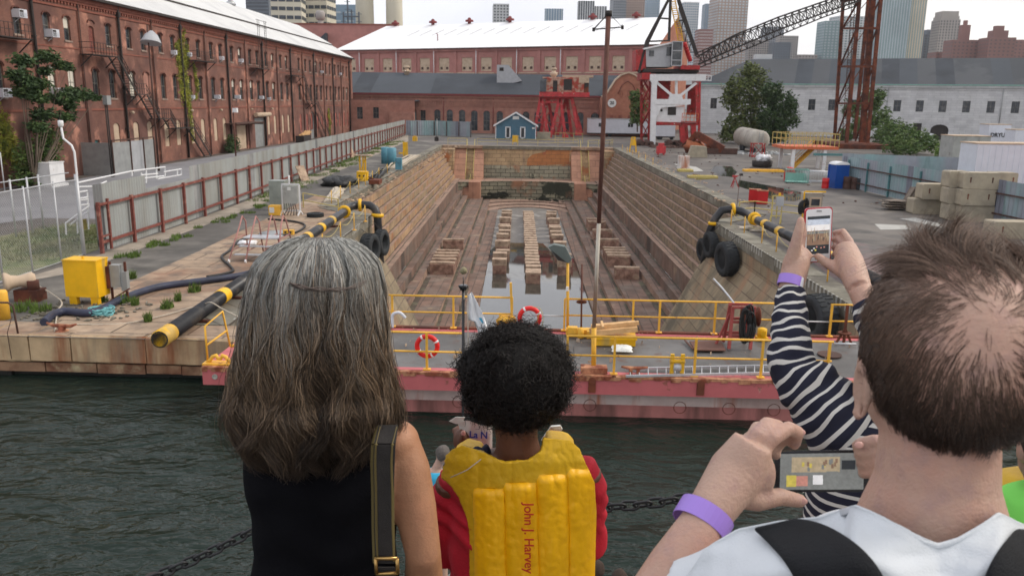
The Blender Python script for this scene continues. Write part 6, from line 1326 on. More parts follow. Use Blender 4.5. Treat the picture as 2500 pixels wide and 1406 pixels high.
for px, py, y, r, w, lab in ((1800,633,45.5,.97,.75,'biggest hanging tyre on the right dock corner'), (1757,598,50,.78,.55,'middle tyre fender in front of the black downpipe on the right corner'), (1731,610,52,.72,.5,'leftmost tyre fender on the right corner, half hidden'), (2010,775,31,.9,.8,'big tyre fender on the right dock wall close to the striped sleeve'),
      (932,592,48.5,.78,.5,'tyre fender against the black downpipe on the left dock corner'), (903,606,45.5,.82,.7,'tyre fender on the left dock corner, nearest the grey haired head')):
    c_ = D(px, py, y); c_.x = (10.55 if px > 1300 else c_.x) if px < 2000 else 10.85
    tyre(c_, r, w, (1, .22 if px > 1300 else -.2, .05), lab)
    q = MB(); top = c_+V((.5 if px > 1300 else -.5, 0, abs(c_.z)+.1)); q.tube([c_+V((0, 0, r*.9)), top], .02, 4, sm=False); tag(q.build('hanging_chain', 'iron_dark', None, c_), 'short chain holding the '+{1800: 'biggest tyre on the right corner', 1757: 'middle tyre on the right corner', 1731: 'leftmost tyre on the right corner', 2010: 'tyre beside the striped sleeve', 932: 'tyre on the left downpipe', 903: 'tyre nearest the grey haired head'}[px], 'chain')
# hoses and ropes
def hose(name, label, cat, pts, r, mt, k=8, z=None):
    P = [V(p) for p in pts]; out = []
    for i in range(len(P)-1):
        p0, p1, p2, p3 = P[max(i-1, 0)], P[i], P[i+1], P[min(i+2, len(P)-1)]
        for s in range(5):
            u = s/5; out.append(.5*((2*p1)+(p2-p0)*u+(2*p0-5*p1+4*p2-p3)*u*u+(3*p1-p0-3*p2+p3)*u**3))
    out.append(P[-1]); q = MB(); q.tube(out, r, k); o = q.build(name, mt, None, P[0]); return tag(o, label, cat)
hose('fabric_hose', 'thick dark blue hose snaking over the quay stones under the teal rope', 'hose', [pz(*p, .14) for p in ((108,787),(130,768),(160,760),(215,764),(255,752),(300,728),(380,702),(460,690),(540,680),(620,664),(680,632),(720,600),(742,588))], .135, 'blue_hose')
hose('rubber_hose', 'thin black rubber hose looping across the stone paving', 'hose', [pz(*p, .06) for p in ((655,535),(720,541),(745,552),(715,570),(660,577),(590,585),(560,612),(541,628),(562,650),(568,662),(540,670),(505,676))], .06, 'hose_black')
hose('mooring_rope', 'pale mooring rope lying from the orange cleat to the black pipe', 'rope', [pz(*p, .05) for p in ((133,808),(142,797),(190,792),(300,790),(400,770),(470,750),(510,742))], .022, 'rope_pale', 6)
hose('mooring_rope', 'pale rope from the white fairlead to a post on the quay edge', 'rope', [G(80,690,.4), G(148,733,.25), G(140,760,.1), G(135,800,.05)], .025, 'rope_pale', 6)
hose('hemp_rope', 'rope tied over the near black pipe and led behind the woman', 'rope', [G(500,742,.55), G(515,738,.7), G(545,755,.5), G(600,782,.3)], .02, 'rope_pale', 6)
random.seed(8); q = MB(); c0 = G(247, 768)
for k in range(26):
    a0 = rnd(0, 6.28); rx, ry = rnd(.18, .42), rnd(.15, .36); ox, oy, z_ = rnd(-.1, .1), rnd(-.12, .12), .03+.2*(k/26)*(1-max(rx-.25, 0)*2)+rnd(0, .03)
    q.tube([c0+V((ox+rx*math.cos(a0+i*.35), oy+ry*math.sin(a0+i*.35)*1.1, z_+.02*math.sin(i*.9+k))) for i in range(rnd(10, 20).__int__())], .022, 6)
tag(q.build('rope_coil', 'teal_rope', None, c0), 'heap of teal blue rope on the near left corner of the quay', 'rope')
# cleat, bollard, fairlead drum
c_ = G(152, 810); t = thing('cleat', 'rusty orange mooring cleat on the quay edge by the teal rope', 'cleat', c_); q = MB(); q.lathe(c_, [(.2, 0), (.2, .04), (.12, .06), (.11, .17)], 14); q.tube([c_+V((-.5, .05, .27)), c_+V((-.3, .02, .2)), c_+V((0, 0, .19)), c_+V((.3, -.02, .2)), c_+V((.5, -.05, .27))], [.03, .055, .075, .055, .03], 8); q.build('horn', 'rust_edge', t)
q = MB(); c_ = V((-17.55, 25.5, 0)); q.lathe(c_, [(.2, 0), (.19, .9), (.15, .97), (0, .98)], 16); tag(q.build('bollard', 'yellow', None, c_), 'yellow cylindrical bollard cut by the left picture edge', 'bollard')
c_ = V((-18.35, 28, 0)); t = thing('rope_fairlead', 'cream painted warping drum on a rusty base at the left edge', 'winch', c_); q = MB(); q.lathe(c_+V((-.55, -.35, .72)), [(.0, .12), (.1, .05), (.2, .1), (.33, 0), (.36, .05), (.34, .12), (.24, .25), (.2, .5), (.26, .75), (.3, .9), (.2, 1.0), (0, 1.02)], 20, (.8, .6, 0)); q.build('drum', 'cream', t)
q = MB(); q.bx(c_.x-.3, c_.x+.55, c_.y-.25, c_.y+.35, 0, .42); q.tube([c_+V((.3, 0, .3)), c_+V((.3, 0, .75))], .2, 10); q.build('base', 'rust', t)
q = MB(); q.tube([V((-17.6, 23.8, 1.0)), V((-16.2, 23.8, 1.0)), V((-16.05, 23.8, .9)), V((-16.0, 23.8, 0))], .03, 6); q.tube([V((-16.05, 23.7, .6)), V((-16.2, 23.6, .1)), V((-16.1, 23.5, -.7))], .012, 5); tag(q.build('edge_handrail', 'iron_brown', None, V((-16.05, 23.8, 0))), 'thin rusty handrail hoop at the quay edge in the left corner', 'railing')
# yellow cabinet
c_ = V((-16.02, 27.8, 0)); t = thing('yellow_cabinet', 'big yellow electrical cabinet on short legs at the near left of the quay', 'cabinet', c_, R(-4)); q = MB(); q.bx(-.62, .62, -.25, .45, .28, 1.58); q.bx(-.64, .64, -.27, .47, 1.56, 1.61); q.bx(-.03, .03, -.03, .03, 1.6, 1.7); q.build('body', 'yellow_clean', t, root=False)
for x_ in (-.38, .42): q = MB(); q.bx(x_-.14, x_+.14, -.22, -.05, 0, .28); q.build('leg', 'yellow_clean', t, root=False)
c_ = V((-15.1, 28.2, 0)); t = thing('switch_box', 'weathered grey switch boxes on a rusty stand right of the big yellow cabinet', 'switch box', c_); q = MB(); q.bx(c_.x-.15, c_.x+.2, c_.y-.15, c_.y+.1, .55, 1.35); q.bx(c_.x+.2, c_.x+.42, c_.y-.1, c_.y+.1, .4, 1.1); q.build('box', 'grey_metal', t); q = MB()
for x_ in (-.2, .35): q.bar(c_+V((x_, 0, 0)), c_+V((x_, 0, 1.45)), .07)
q.bar(c_+V((-.3, -.2, .0)), c_+V((.5, -.1, .5)), .05); q.bx(c_.x-.3, c_.x-.15, c_.y-.18, c_.y, .5, 1.3); q.build('stand', 'rust', t)
# pink rolling step
c_ = V((-12.75, 37.2, 0)); t = thing('rolling_steps', 'faded pink rolling access steps with white treads on the left quay', 'steps', c_); q = MB()
for sx_, y0_ in ((-1.1, -1.6), (-.35, -1.6), (.35, -1.2), (1.0, -1.2)):
    q.tube([c_+V((sx_, y0_, .1)), c_+V((sx_*.85, y0_+1.1, 1.5)), c_+V((sx_*.85, y0_+1.5, 1.9)), c_+V((sx_*.85, y0_+1.9, 1.6)), c_+V((sx_, y0_+2.4, .1))], .035, 6)
    for zz in (.5, .95): q.tube([c_+V((sx_*.95, y0_+.5*zz/.5*.7, zz)), c_+V((sx_*.95, y0_+2.3-.3*zz, zz))], .025, 5)
q.build('frame', 'step_pink' if 'step_pink' in MATS else (mat('step_pink', (.42, .2, .18), rough=.7, var=.2), 'step_pink')[1], t); q = MB(); q.box(c_+V((-.05, -1.15, .3)), (1.9, .28, .04)); q.box(c_+V((0, -.75, .62)), (1.8, .28, .04)); q.box(c_+V((0, -.1, .95)), (1.6, .9, .05)); q.build('tread', 'steel_galv', t)
q = MB(); 
for k in range(4): q.lathe(c_+V(((-1.1, -.35, .35, 1.0)[k], -1.6, .08)), [(.08, -.03), (.08, .03)], 10, (1, 0, 0))
q.build('castor', 'white_clean', t)
q = MB()
for k in range(5): q.blob(G(600, 598)+V((rnd(-.5, .4), rnd(-.3, .3), .1)), (.25, .2, .12), k, .4, 8)
tag(q.build('plastic_sheet', 'plastic_white', None, G(600, 598)), 'crumpled white plastic by the pink rolling steps', 'plastic sheet')
# electric cabinet in white frame
c_ = V((-15.7, 51.2, 0)); t = thing('power_cabinet', 'grey power cabinet hung in a white steel frame on the left quay', 'cabinet', c_); q = MB(); q.bx(c_.x-.48, c_.x+.45, c_.y-.15, c_.y+.2, .75, 1.85); q.build('cabinet', 'grey_box', t); q = MB(); q.box(c_+V((-.05, -.16, 1.68)), (.22, .01, .2)); q.build('notice', 'sign_white', t); q = MB()
for x_ in (-.56, .56): q.bar(c_+V((x_, 0, .2)), c_+V((x_*.98, 0, 1.95)), .08); q.bar(c_+V((x_-.06, -.35, 0)), c_+V((x_, 0, .3)), .07); q.bar(c_+V((x_+.04, .35, 0)), c_+V((x_, 0, .3)), .07)
q.bar(c_+V((-.56, 0, 1.95)), c_+V((.56, 0, 1.95)), .08); q.bar(c_+V((-.56, 0, .28)), c_+V((.56, 0, .28)), .08); q.tube([c_+V((-.1, .1, 1.9)), c_+V((-.1, .1, 2.5))], .05, 6); q.build('frame', 'white_paint', t)
q = MB(); 
for k in range(5): q.tube([c_+V((-.3+.13*k, 0, .8)), c_+V((-.25+.15*k, -.1, .35)), c_+V((-.4+.2*k, -.25, .03))], .025, 5)
q.build('cables', 'hose_black', t)
c_ = V((-17.0, 53.5, 0)); q = MB(); q.bx(c_.x-.75, c_.x+.3, c_.y-.3, c_.y+.6, .15, 1.95); q.bx(c_.x-.6, c_.x+.2, c_.y-.2, c_.y+.5, 0, .2); tag(q.build('transformer_box', 'cast_green', None, c_), 'plain pale grey transformer box behind the framed power cabinet', 'cabinet')
c_ = G(670, 527); t = thing('yellow_box', 'small yellow box with a white label beside the power cabinet', 'box', c_); q = MB(); q.box(c_+V((0, .3, .33)), (.72, .6, .6)); q.build('box', 'yellow', t); q = MB(); q.box(c_+V((-.15, -.01, .36)), (.3, .01, .34)); q.build('label', 'sign_white', t)
c_ = G(770, 530); tyre(c_+V((0, 0, .14)), .5, .26, (0, 0, 1), 'tyre lying flat on the paving behind the black pipe')
c_ = G(704, 574); q = MB(); q.box(c_+V((0, .1, .15)), (.55, .3, .26))
for x_ in (-.14, .14): q.lathe(c_+V((x_, -.055, .16)), [(.06, 0), (.06, -.012)], 10, (0, 1, 0), 1)
tag(q.build('yellow_block', ['yellow', 'iron_dark'], None, c_), 'small yellow block with two dark holes near the pink steps', 'block')
c_ = G(884, 443); q = MB(); q.box(c_+V((0, .3, .45)), (.95, .8, .85))
for x_ in (-.2, .2): q.lathe(c_+V((x_, -.11, .5)), [(.09, 0), (.09, -.012)], 10, (0, 1, 0), 1)
tag(q.build('yellow_block', ['yellow_clean', 'iron_dark'], None, c_), 'larger yellow block with two dark holes on the coping farther off', 'block')
q = MB()
for k in range(4): q.lathe(G(640+9*k, 553+.5*k, .04), [(.0, 0), (.5, 0)], 4, (0, 0, 1)) if False else None
c_ = V((-14.3, 47.0, 0)); q.lathe((-14.3, 43.8, .04), [(.0, -.02), (.95, -.02), (.95, .02), (0, .03)], 16); tag(q.build('round_grate', 'grey_metal', None, (-14.3, 43.8, .04)), 'round grey manhole cover under the looping hose', 'manhole cover')
yrail([V((-16.0, 54.9, 0)), V((-12.8, 51.6, 0))], 'low yellow guard railing crossing the corner of the left quay', 4.5, 1.0, 'yellow_dull')
def stanchions(pts, label, h=1.0, sag=.35):
    t = thing('stanchion_line', label, 'barrier', pts[0]); q = MB()
    for p in pts: s = MB(); s.tube([V(p), V(p)+V((0, 0, h))], .03, 6); s.lathe(V(p), [(.13, 0), (.13, .03)], 10); s.build('stanchion', 'yellow', t)
    for a, b_ in zip(pts, pts[1:]):
        a, b_ = V(a)+V((0, 0, h-.05)), V(b_)+V((0, 0, h-.05)); q.tube([a.lerp(b_, i/8)-V((0, 0, sag*4*(i/8)*(1-i/8))) for i in range(9)], .014, 4, sm=False)
    q.build('rope', 'yellow_dull', t)
stanchions([A(-10.75, y) for y in (34, 38, 42, 45.6, 49)], 'yellow stanchions with slack rope beside the black pipe on the left dock edge')
stanchions([A(-DU+.0-.4, y) for y in (57, 60, 63.5, 67, 70, 73.5, 77, 82, 88)], 'farther yellow stanchions with slack rope along the left dock coping', 1.0)
stanchions([A(11.5, y) for y in (30, 34, 37.5, 41, 43.5, 47, 50)], 'yellow stanchions with slack rope along the right dock edge')
stanchions([A(DU+.5, y) for y in (57, 62, 100, 106, 112, 118, 124, 130)][2:], 'thin yellow stanchions by the right coping near the white crane', .9)
def bundle(c, n, L_, w, mt, name, label, cat, rz, sag=.1, r=.05):
    q = MB(); rs = random.Random(hash(label) % 999 if False else len(label))
    for k in range(n):
        y_ = rs.uniform(-w, w); z_ = .08+rs.uniform(0, .3); a = rs.uniform(-.15, .15)
        q.tube([V(c)+Matrix.Rotation(rz, 3, 'Z')@V((-L_/2+L_*i/6, y_+a*(i-3)*.2+rs.uniform(-.08, .08), z_*(1 if 0 < i < 6 else .4)+rs.uniform(-.05, .05))) for i in range(7)], r*rs.uniform(.7, 1.4), 6)
    return tag(q.build(name, mt, None, c), label, cat)
bundle(tuple(A(-15.6, 62)), 12, 9, .5, 'rope_pale', 'canvas_hoses', 'bundle of pale canvas hoses along the left coping', 'hose', R(100), r=.12)
q = MB(); c_ = V((-17.3, 70, 0))
for k in range(12): q.blob(c_+V((rnd(-.8, .9), rnd(-1.6, 1.6), .3)), (.75, .9, .4), k, .35, 9)
tag(q.build('black_tarpaulin', 'hose_black', None, c_), 'heap of crumpled black tarpaulin on the left quay', 'tarpaulin')
bundle(tuple(A(-15.2, 80)), 10, 12, .5, 'hose_black', 'dark_hoses', 'dark hoses heaped between the tarpaulin and the yellow stand', 'hose', R(96), r=.09)
bundle(tuple(A(-15., 98)), 12, 22, .6, 'rope_pale', 'scrap_pipes', 'pale scrap pipes and rope strewn along the far left coping', 'scrap', R(92), r=.07)
c_ = G(886, 424); t = thing('yellow_stand', 'tall yellow stand with a flat tray on top on the left quay', 'stand', c_); q = MB()
for x_ in (-.28, .05, .28): q.bar(c_+V((x_, 0, 0)), c_+V((x_, 0, 1.75)), .14)
q.bar(c_+V((-.28, 0, 0)), c_+V((.3, 0, 1.6)), .08); q.build('post', 'yellow_clean', t); q = MB(); q.box(c_+V((.1, 0, 1.8)), (1.7, 1., .08)); q.bar(c_+V((-.7, 0, 1.8)), c_+V((-.8, 0, 2.1)), .04); q.build('tray', 'wood_pale', t)
for (px, py, h, r, lab) in ((941,400,1.85,.48,'left one of the two upright blue cylinders on the left quay'), (957,405,1.95,.52,'right one of the two upright blue cylinders on the left quay')):
    c_ = G(px, py); q = MB(); q.lathe(c_, [(r, 0), (r, h), (r*.8, h+.05), (0, h+.06)], 16); tag(q.build('blue_cylinder', 'blue_drum', None, c_), lab, 'tank')
c_ = D(975, 400, 85.5); c_.x = A(-DU, 85.5).x+.25; q = MB(); q.box(c_, (.65, .6, 1.2)); tag(q.build('blue_box', 'blue_drum', None, c_), 'blue box hanging over the left dock coping below the cylinders', 'box')
c_ = D(902, 443, 71); c_.x = A(-DU, 71).x+.3; q = MB(); q.box(c_, (.9, 1.4, .35)); q.bar(c_+V((0, 0, .1)), c_+V((-.6, 0, .4)), .1); tag(q.build('rusty_bracket', 'rust', None, c_), 'rusty bracket sticking out of the left dock wall', 'bracket')
c_ = G(990, 382); q = MB(); q.box(c_+V((0, 0, .95)), (.65, .2, 1.8)); q.box(c_+V((-.6, 0, .4)), (.6, .3, .2)); tag(q.build('warning_board', 'yellow_clean', None, c_), 'upright yellow panel on the left quay near the dock head', 'panel')
for (px, py, s, mt, lab) in ((1013,345,.8,'yellow_clean','small yellow box on the far left coping'), (1066,345,.7,'iron_dark','dark little bollard at the far left dock corner'), (1040,328,1.0,'iron_brown','rusty object by the far teal fence')):
    c_ = G(px, py); q = MB(); q.box(c_+V((0, 0, s/2)), (s, s*.8, s)); q.box(c_+V((0, 0, s)), (s*.6, s*.5, s*.3)); tag(q.build('dock_box' if s != .7 else 'small_bollard', mt, None, c_), lab, 'box' if s != .7 else 'bollard')
c_ = G(1067, 345); t = thing('pole_lamp', 'slim grey pole lamp at the far left corner of the dock', 'lamp post', c_); q = MB(); q.tube([c_, c_+V((0, 0, 4.2))], .08, 6); q.build('post', 'grey_metal', t); q = MB(); q.box(c_+V((0, -.2, 4.2)), (.5, .5, .25)); q.build('lamp_head', 'iron_dark', t)
# leaning boards and rubble by the fence; scattered debris
for (px, py, lab) in ((738,442,'leaning grey slab against a rusty heap by the fence'), (856,385,'pale board leaning on the fence farther along')):
    c_ = G(px, py); q = MB(); q.bar(c_+V((.3, 0, 0)), c_+V((-.35, .5, 1.3)), .9, .06); tag(q.build('leaning_board', 'wood_pale', None, c_), lab, 'board')
def debris(name, label, n, rx, mt, s=.18, seed=1):
    rs = random.Random(seed); q = MB()
    for _ in range(n):
        u, y, = rx(rs); a = rs.uniform(0, 3.1); c = V((u, y, .03)); L_ = s*rs.uniform(.4, 3)
        if rs.random() < .5: q.box(c, (L_, s*.3, rs.uniform(.03, .12)), a)
        else: q.blob(c, (s*rs.uniform(.3, .8), s*rs.uniform(.3, .8), s*.35), rs.random()*50, .3, 6)
    return tag(q.build(name, mt), label, None, None, 'stuff')
debris('debris', 'scraps of wood and stone on the left quay coping', 150, lambda r: (A(-DU-.3-r.random()*2.2, 0).x-.027*(0), 58+78*r.random()**1.2), 'wood_pale', .22, 3)
debris('debris', 'small rubble along the right coping', 170, lambda r: (cx(100)+DU+.6+2.2*r.random()**2, 56+78*r.random()), 'wood_pale', .2, 4)
debris('rubble', 'grit and gravel at the near left corner of the quay', 120, lambda r: (-17.2+3.5*r.random(), 25.3+2.8*r.random()), 'coping_grey', .12, 5)
debris('debris', 'rusty scraps scattered over the wet yard', 90, lambda r: (16+10*r.random(), 60+72*r.random()), 'iron_brown', .2, 6)
debris('scrap_heap', 'dark machine scrap under and around the white crane legs', 220, lambda r: (18.5+12*r.random(), 140+14*r.random()), 'iron_brown', .75, 7)
debris('scrap_heap', 'pale scrap around the tank trailer', 90, lambda r: (29+8*r.random(), 124+9*r.random()), 'grey_metal', .6, 8)
mat('algae_black', (.02, .022, .014), rough=.7, var=.4)
def algae(): 
    rs = random.Random(5); q = MB()
    for u0, zt, n in ((-6.5, -7.6, 60), (2.8, -7.7, 70), (-4.5, -7.0, 40)):
        for _ in range(n): u = u0+rs.gauss(0, 1.1); y = arc(u, 132.3, 3.6)-.06 if zt > -7.65 else arc(u, 130.9, 6.5, 9.)-.06; q.box(A(u, y, zt-rs.uniform(0, .7)), (rs.uniform(.2, .8), .08, rs.uniform(.1, .35)))
    tag(q.build('algae', 'algae_black'), 'black algae and weed on the lower head wall', None, None, 'stuff')
algae()
for (px, py, w, lab) in ((1841,494,.85,'left of the two red boxes on the right dock edge, set lower'), (1860,498,.8,'right of the two red boxes on the right dock edge, taller looking')):
    c_ = G(px, py); t = thing('red_box', lab, 'box', c_); q = MB(); q.box(c_+V((0, 0, .5)), (w, .5, .95), R(-15)); q.build('box', 'red_bright', t); q = MB(); q.box(c_+V((0, 0, .99)), (w+.06, .56, .05), R(-15)); q.build('lid', 'rust_edge', t)
c_ = V((14.75, 51.3, 0)); t = thing('meter_stand', 'pale yellow stand carrying a small grey box on the right quay', 'stand', c_); q = MB()
for x_ in (-.32, .3): q.bar(c_+V((x_-.1, -.2, 0)), c_+V((x_, 0, .5)), .07); q.bar(c_+V((x_+.1, .3, 0)), c_+V((x_, 0, .5)), .07)
q.bar(c_+V((-.32, 0, .5)), c_+V((.3, 0, .5)), .06); q.bar(c_+V((-.3, 0, .5)), c_+V((-.3, 0, 1.75)), .07); q.bar(c_+V((-.3, 0, 1.75)), c_+V((.35, 0, 1.75)), .06); q.bar(c_+V((.3, 0, .5)), c_+V((.3, 0, 1.2)), .05); q.build('frame', 'wood_pale' if False else 'yellow_dull', t); q = MB(); q.box(c_+V((.12, -.08, 1.42)), (.46, .16, .55)); q.box(c_+V((.1, 0, 1.85)), (.12, .12, .15), m=1); q.build('meter_box', ['grey_cab', 'yellow_clean'], t)
yrail([V((13.2, 54.5, 0)), V((14.4, 55.2, 0)), V((16.6, 52.6, 0))], 'low yellow guard railing behind the grey meter stand', 2, .95)
c_ = V((16.75, 50.8, 0)); t = thing('pump_cabinet', 'beige pump cabinet with window, yellow top rail and coiled hoses, behind the raised phone', 'cabinet', c_); q = MB(); q.bx(c_.x-.5, c_.x+.6, c_.y, c_.y+.8, 0, 2.0); q.build('cabinet', 'tank_beige', t); q = MB(); q.box(c_+V((.15, -.02, 1.45)), (.7, .04, .6)); q.box(c_+V((.15, -.05, 1.45)), (.5, .04, .4), m=1); q.build('window', ['cream', 'window_glass'], t); q = MB(); q.bar(c_+V((-.55, -.1, 2.1)), c_+V((.7, -.1, 2.1)), .09); q.bar(c_+V((-.6, -.15, 0)), c_+V((-.6, -.15, 2.1)), .08); q.build('rail', 'yellow_clean', t); q = MB()
for k in range(7): q.tube([c_+V((-.72+.04*k+.16*math.cos(a), -.1-.03*k, 1.1+.12*k*.3+.4*math.sin(a))) for a in [i*.52 for i in range(13)]], .03, 5)
q.build('hose_coil', 'hose_black', t)
c_ = G(1792, 458); t = thing('red_tripod', 'small rusty red tripod stand at the right coping', 'tripod', c_); q = MB()
for a in (0, 2.1, 4.2): q.bar(c_+V((.4*math.cos(a), .4*math.sin(a), 0)), c_+V((0, 0, .95)), .06)
q.box(c_+V((0, 0, 1.0)), (.4, .3, .15)); q.bar(c_+V((0, 0, 1)), c_+V((.5, 0, 1.1)), .05); q.build('legs', 'red_paint', t); q = MB(); q.box(c_+V((.55, 0, 1.15)), (.3, .15, .2)); q.build('lamp', 'iron_dark', t)
c_ = G(1797, 520); q = MB(); q.tube([c_, c_+V((.1, 0, 2.6))], .02, 5); tag(q.build('thin_pole', 'iron_brown', None, c_), 'thin bare pole by the elbow of the right pipe', 'pole')
q = MB()
for k in range(6): q.blob(G(1835, 562)+V((rnd(-.7, .7), rnd(-.6, .6), .08)), (.45, .3, .12), k, .4, 8)
tag(q.build('rag_heap', 'rope_pale', None, G(1835, 562)), 'grey rags and rope lying beside the right pipe', 'rags')
def lifebuoy(c, r, label, yy):
    t = thing('lifebuoy', label, 'lifebuoy', c); n = 32; q = MB(); w = MB(); w2 = []
    P = [V(c)+V((r*math.cos(i*2*math.pi/n), 0, r*math.sin(i*2*math.pi/n))) for i in range(n+1)]; q.tube(P, r*.24, 10, cap=False); q.build('ring', 'lifebuoy_red', t)
    for a in (.5, 2.1, 3.7, 5.2): q = MB(); q.tube([V(c)+V((r*math.cos(a+s), 0, r*math.sin(a+s))) for s in (-.09, 0, .09)], r*.255, 10); q.build('white_band', 'plastic_white', t)
    return t
lifebuoy(D(1043, 845, yf+.12), .28, 'red lifebuoy with white bands on the front railing of the gate', 0); lifebuoy(D(1293, 776, yb-.05), .32, 'red lifebuoy hanging at the gap in the back railing of the gate', 0)
hose('heaving_line', 'pale yellow heaving line looped beside the back lifebuoy', 'rope', [D(px, py, yb-.15) for px, py in ((1300,750),(1318,752),(1326,775),(1322,800),(1308,806),(1314,775),(1318,755),(1310,790))], .008, 'yellow_dull', 5)
def deck(px, py, z=.0): return G(px, py, z)
# tall steel pole
c_ = V((D(1450, 880, GY0+.5).x, GY0+.5, 0)); tp = D(1486, 30, GY0+.5); t = thing('steel_pole', 'very tall steel pole with triangular head, rust brown above and pale below, on the gate', 'pole', c_)
zz = D(1462, 545, GY0+.5); za = D(1450, 800, GY0+.5); q = MB(); q.tube([zz, tp], [.058, .066], 10); q.build('upper_pole', 'rust_pole', t); q = MB(); q.tube([za, zz], .054, 10); q.build('lower_pole', 'pole_white', t); q = MB(); q.tube([c_, za], .07, 10); q.build('pole_foot', 'yellow', t)
q = MB(); e0, e1 = tp+V((-.36, 0, -.42)), tp+V((.36, 0, -.36)); q.tube([e0, tp+V((0, 0, -.03)), e1, e0], .018, 5); q.lathe(tp, [(.09, -.1), (.09, .03)], 10)
for e in (e0, e1): q.lathe(e, [(.035, -.05), (.035, .04)], 8)
q.build('crossarm', 'iron_dark', t); q = MB(); q.box(c_+V((0, -.1, .09)), (.72, .34, .16)); q.build('base_plate', 'rust_edge', t)
# lamp post with tilted hood, thin rusty post
c_ = V((gx(1387, yb-.1), yb-.1, 0)); tp = D(1386, 640, yb-.1); t = thing('deck_lamp', 'yellow lamp post on the gate with a tilted grey hood lamp', 'lamp post', c_); q = MB(); q.tube([c_, tp], .045, 8); q.build('post', 'yellow', t); q = MB(); p = D(1385, 705, yb-.16); q.box(p, (.09, .06, .14)); q.build('switch', 'white_clean', t)
q = MB(); pts = [D(a, b2, yb-.3) for a, b2 in ((1339,604),(1352,598),(1380,603),(1396,634),(1389,643),(1362,636))]; q.prism(pts, V((0, .35, 0))); pts = [D(a, b2, yb-.33) for a, b2 in ((1347,612),(1360,622),(1382,640),(1363,636))]; q.prism(pts, V((0, .02, 0)), 1); q.build('hood', ['tarp_grey', 'iron_dark'], t)
c_ = V((gx(1420, yb-.2), yb-.2, 0)); q = MB(); q.tube([c_, D(1421, 645, yb-.2)], .03, 8); p = D(1420, 737, yb-.2); q.lathe(p, [(.17, -.015), (.17, .015)], 12, (0, .6, 1)); tag(q.build('thin_post', 'rust_pole', None, c_), 'thin rust brown post with a round plate, beside the yellow deck lamp', 'post')
q = MB(); p0 = V((gx(1251, yb), yb, 0)); q.bar(p0, D(1247, 690, yb), .09, .07); tag(q.build('orange_post', 'yellow', None, p0), 'tall orange rusty post at the end of the left back railing', 'post')
def junk(name, label, cat, c, parts, mt):
    q = MB()
    for kind, off, size in parts:
        if kind == 'b': q.box(V(c)+V(off), size)
        elif kind == 's': q.blob(V(c)+V(off), size, 3, .25, 10)
        elif kind == 'l': q.lathe(V(c)+V(off), [(size[0], 0), (size[0], size[1]), (size[0]*.6, size[1]*1.1), (0, size[1]*1.12)], 12)
    return tag(q.build(name, mt, None, c), label, cat)
c_ = G(1235, 803); junk('mooring_winch', 'lumpy yellow winch housing at the foot of the orange post', 'winch', c_, [('s', (0, 0, .3), (.35, .22, .17)), ('b', (-.2, 0, .12), (.2, .2, .24)), ('b', (.15, 0, .1), (.3, .3, .2)), ('s', (.22, -.1, .35), (.12, .12, .12))], 'yellow')
c_ = G(1425, 825); junk('valve_head', 'yellow and rusty valve gear on the gate deck left of the timber bundle', 'valve', c_, [('b', (0, .3, .12), (1.1, .3, .2)), ('l', (-.1, 0, 0), (.1, .3)), ('b', (.25, .1, .1), (.3, .2, .24)), ('b', (-.35, .2, .2), (.3, .25, .2))], 'yellow')
c_ = G(1500, 840); t = thing('yellow_trough', 'yellow steel trough on the gate deck under the timber bundle', 'trough', c_); q = MB(); q.bx(c_.x-.66, c_.x+.62, c_.y-.2, c_.y+.35, 0, .24); q.bx(c_.x-.7, c_.x+.66, c_.y-.24, c_.y+.39, .2, .26); q.build('trough', 'yellow_clean', t)
q = MB(); b0, b1 = c_+V((-.72, .1, .36)), c_+V((.62, .1, .52))
for k in range(4): off = V((rnd(-.06, .06), -.2+.13*k, .02*(k % 2))); q.bar(b0+off, b1+off, .12, .15); off2 = off+V((.05, .03, .14)); (q.bar(b0+off2, b1+off2, .12, .1) if k in (1, 2) else None)
q.bar(b0.lerp(b1, .25)+V((0, -.3, .18)), b0.lerp(b1, .25)+V((0, .3, .2)), .07, .06); tag(q.build('timber_bundle', 'timber', None, c_+V((0, 0, .3))), 'bundle of pale orange timbers lying on the yellow trough', 'timber')
c_ = G(1518, 858); q = MB(); n0 = len(q.v)
for j in range(9):
    for i in range(13):
        u, v = i/12*2-1, j/8*2-1; hgt = .1*(1-u*u)**.5*(1-v*v)**.5+.02*mnoise.noise(V((u*3, v*3, 1))) if abs(u) < 1 and abs(v) < 1 else .01
        q.v.append(tuple(c_+V((.3*u*(1+.06*math.sin(v*5)), .16*v, .03+hgt+.1*(v+1)*.5))))
for j in range(8):
    for i in range(12): a = n0+j*13+i; q.face((a, a+1, a+14, a+13), 0, False)
tag(q.build('foil_bag', 'bag_foil', None, c_), 'crumpled silver foil bag on the gate deck before the yellow trough', 'bag')
c_ = G(1725, 845); q = MB(); q.prism([G(1683,835,.04), G(1760,833,.04), G(1772,857,.04), G(1697,856,.04)], V((0, 0, .03))); q.bar(G(1672,830,.05), G(1692,852,.05), .04); tag(q.build('rusty_plate', 'plate_brown', None, c_), 'flat brown rusty steel plate lying on the gate deck', 'plate')
t = thing('aluminium_ladder', 'long aluminium ladder lying along the front of the gate deck', 'ladder', G(1720, 905)); q = MB(); a0, a1 = G(1528, 903, .07), G(1895, 892, .07); b0, b1 = G(1528, 918, .07), G(1895, 910, .07); a0.y += .1
q.bar(a0, a1, .05, .06); q.bar(b0, b1, .05, .06); q.build('stile', 'steel_galv', t); q = MB()
for k in range(17): q.tube([a0.lerp(a1, (k+.5)/17), b0.lerp(b1, (k+.5)/17)], .016, 5)
q.build('rungs', 'steel_galv', t)
